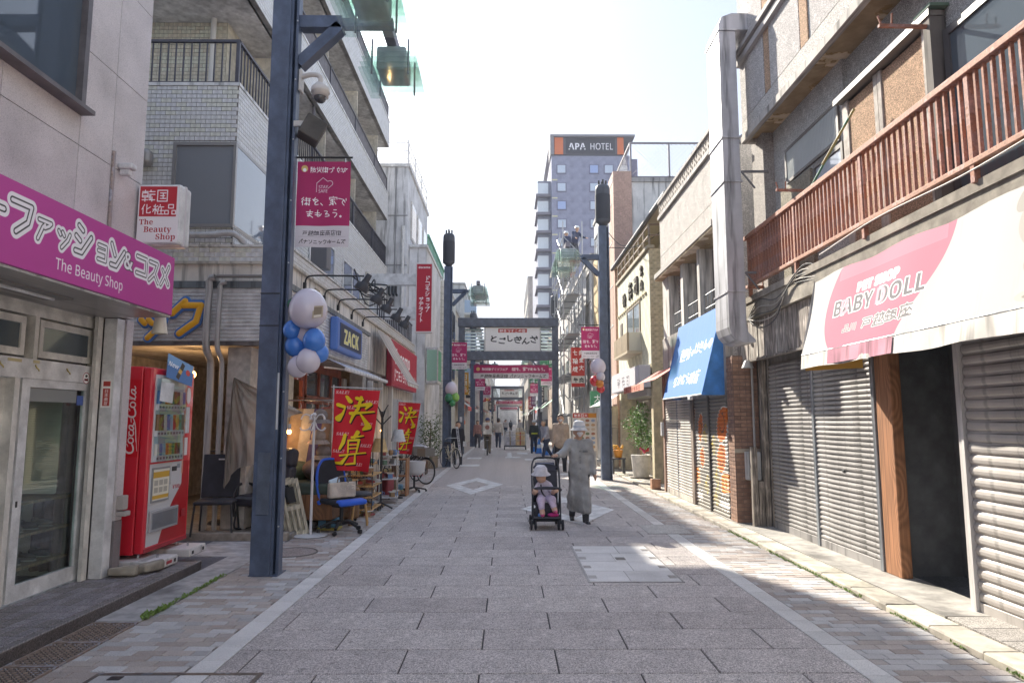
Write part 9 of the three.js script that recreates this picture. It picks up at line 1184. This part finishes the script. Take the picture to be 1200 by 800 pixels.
{
  bicycle(thing('bicycle', 'cream city bicycle leaning beside the dark post with green balloons', 'bicycle', [-1.95, 0, -23.35], { turn: 0.5 }), '#b9b09a', false);
  bicycle(thing('bicycle', 'black city bicycle with a basket parked beyond the narrower sale banner', 'bicycle', [-2.45, 0.003, -17.6], { turn: 0.9 }), '#26272b');
  bicycle(thing('bicycle', 'dark bicycle parked tight by the grey door of the phone shop', 'bicycle', [-2.75, 0.003, -18.6], { turn: 0.7 }), '#3a3d46');
  bicycle(thing('bicycle', 'dark bicycle ridden by the cyclist with a square pack', 'bicycle', [-0.93, 0, -31.8], { turn: Math.PI }), '#2a2a2e', false);
  const c = figure('person', 'cyclist in a navy helmet with a square cream back pack riding away', [-0.93, 0.16, -31.65], Math.PI, 1.66, { hip: 0.76, lean: 0.25, legL: [1.15, 1.35, 0.02], legR: [0.55, 0.75, 0.02], armL: [0.85, 0.2, 0.35], armR: [0.85, 0.2, 0.35] }, { top: '#aaa59d', topName: 'shirt', trousers: '#6b6154', shoes: '#2a2a2c', helmet: '#1f2a52' }, { N: 48 });
  const bp = thing('delivery_pack', 'square cream back pack with a dark round emblem worn by the cyclist', 'back pack', [-0.93, 0.95, -31.4]); part(bp, 'pack', new RoundedBoxGeometry(0.42, 0.55, 0.26, 3, 0.05).translate(0, 0.27, 0), M('#c4bfb5', 0.7, T.cloth)); part(bp, 'emblem', new THREE.CylinderGeometry(0.1, 0.1, 0.01, 20).rotateX(Math.PI / 2).translate(0, 0.32, 0.133), M('#7a4a40', 0.7)); part(bp, 'strap', B(-0.18, -0.14, 0.1, 0.5, 0.135, 0.14), DARK);
  const cone = thing('traffic_cone', 'blue traffic cone with a white band near the striding road worker', 'cone', [1.4, 0, -35], { group: 'blue cones' }); part(cone, 'base', RB(-0.19, 0.19, 0, 0.035, -0.19, 0.19, 0.01), M('#2256a8', 0.6)); part(cone, 'cone', lathe([[0.15, 0.035], [0.04, 0.68], [0.03, 0.7], [0, 0.7]], 20), M('#2a6fd0', 0.5)); part(cone, 'band', lathe([[0.117, 0.26], [0.086, 0.43]], 20), M('#dcdcdc', 0.5)); for (const [x, d] of [[1.52, 33.4], [1.73, 31.8], [2.3, 33.5]]) copyOf(cone, [x, 0, -d]);
  const ct = thing('delivery_cart', 'roll cage cart loaded with cartons and bags standing in the road', 'cart', [0.4, 0, -37.6]); part(ct, 'deck', RB(-0.6, 0.6, 0.16, 0.24, -0.4, 0.4, 0.01), M('#4a4d50', 0.6)); for (const sx of [-0.58, 0.58]) for (const sz of [-0.38, 0.38]) { part(ct, 'post', bar([sx, 0.2, sz], [sx, 1.05, sz], 0.018), STEEL); part(ct, 'wheel', new THREE.CylinderGeometry(0.08, 0.08, 0.05, 14).rotateZ(Math.PI / 2).translate(sx, 0.08, sz), BLACK); } for (const y of [0.5, 0.8, 1.04]) { part(ct, 'rail', bar([-0.58, y, 0.38], [0.58, y, 0.38], 0.012), STEEL); part(ct, 'rail', bar([-0.58, y, -0.38], [-0.58, y, 0.38], 0.012), STEEL); part(ct, 'rail', bar([0.58, y, -0.38], [0.58, y, 0.38], 0.012), STEEL); }
  for (const [x, y, z, w, h, c2, n] of [[0.28, 0.24, 0.1, 0.5, 0.7, '#c9ab78', 'tan carton with a red mark standing in the roll cage cart'], [-0.26, 0.24, 0.1, 0.55, 0.45, '#b0b0bc', 'grey plastic box in the roll cage cart'], [-0.28, 0.7, 0.05, 0.4, 0.3, '#dad5cc', 'pale carton on the grey box in the roll cage cart'], [0.25, 0.95, 0.0, 0.4, 0.22, '#c2b9a2', 'cream carton topping the tan carton in the roll cage cart']]) { const q = thing('carton', n, 'box', [0.4 + x, y, -37.6 + z]); part(q, 'box', new RoundedBoxGeometry(w, h, 0.45, 1, 0.015).translate(0, h / 2, 0), M(c2, 0.8, T.cloth)); part(q, 'tape', B(-0.03, 0.03, 0.02, h, -0.228, -0.2255), M(n.includes('red') ? '#a8322c' : '#8d7a58', 0.6)); }
  // overhead cables
  for (const [a, b, n] of [[[3.5, 6.3, -12], [-4, 5.0, -10.5], 0], [[4.3, 7.6, -23], [2.7, 7.0, -18.7], 1], [[4.2, 6.6, -17.2], [2.75, 6.4, -18.7], 2]].slice(1)) single('overhead_cable', n === 1 ? 'thin black cable from the beige building to the dark post' : 'thin black cable from the cream restaurant to the dark post', 'cable', tube([a, [(a[0] + b[0]) / 2, (a[1] + b[1]) / 2 - 0.25, (a[2] + b[2]) / 2], b], 0.012, 5, 20), BLACK);
}
scene.fog = new THREE.FogExp2('#dfe6f2', 0.0013);
renderer.render(scene, camera);
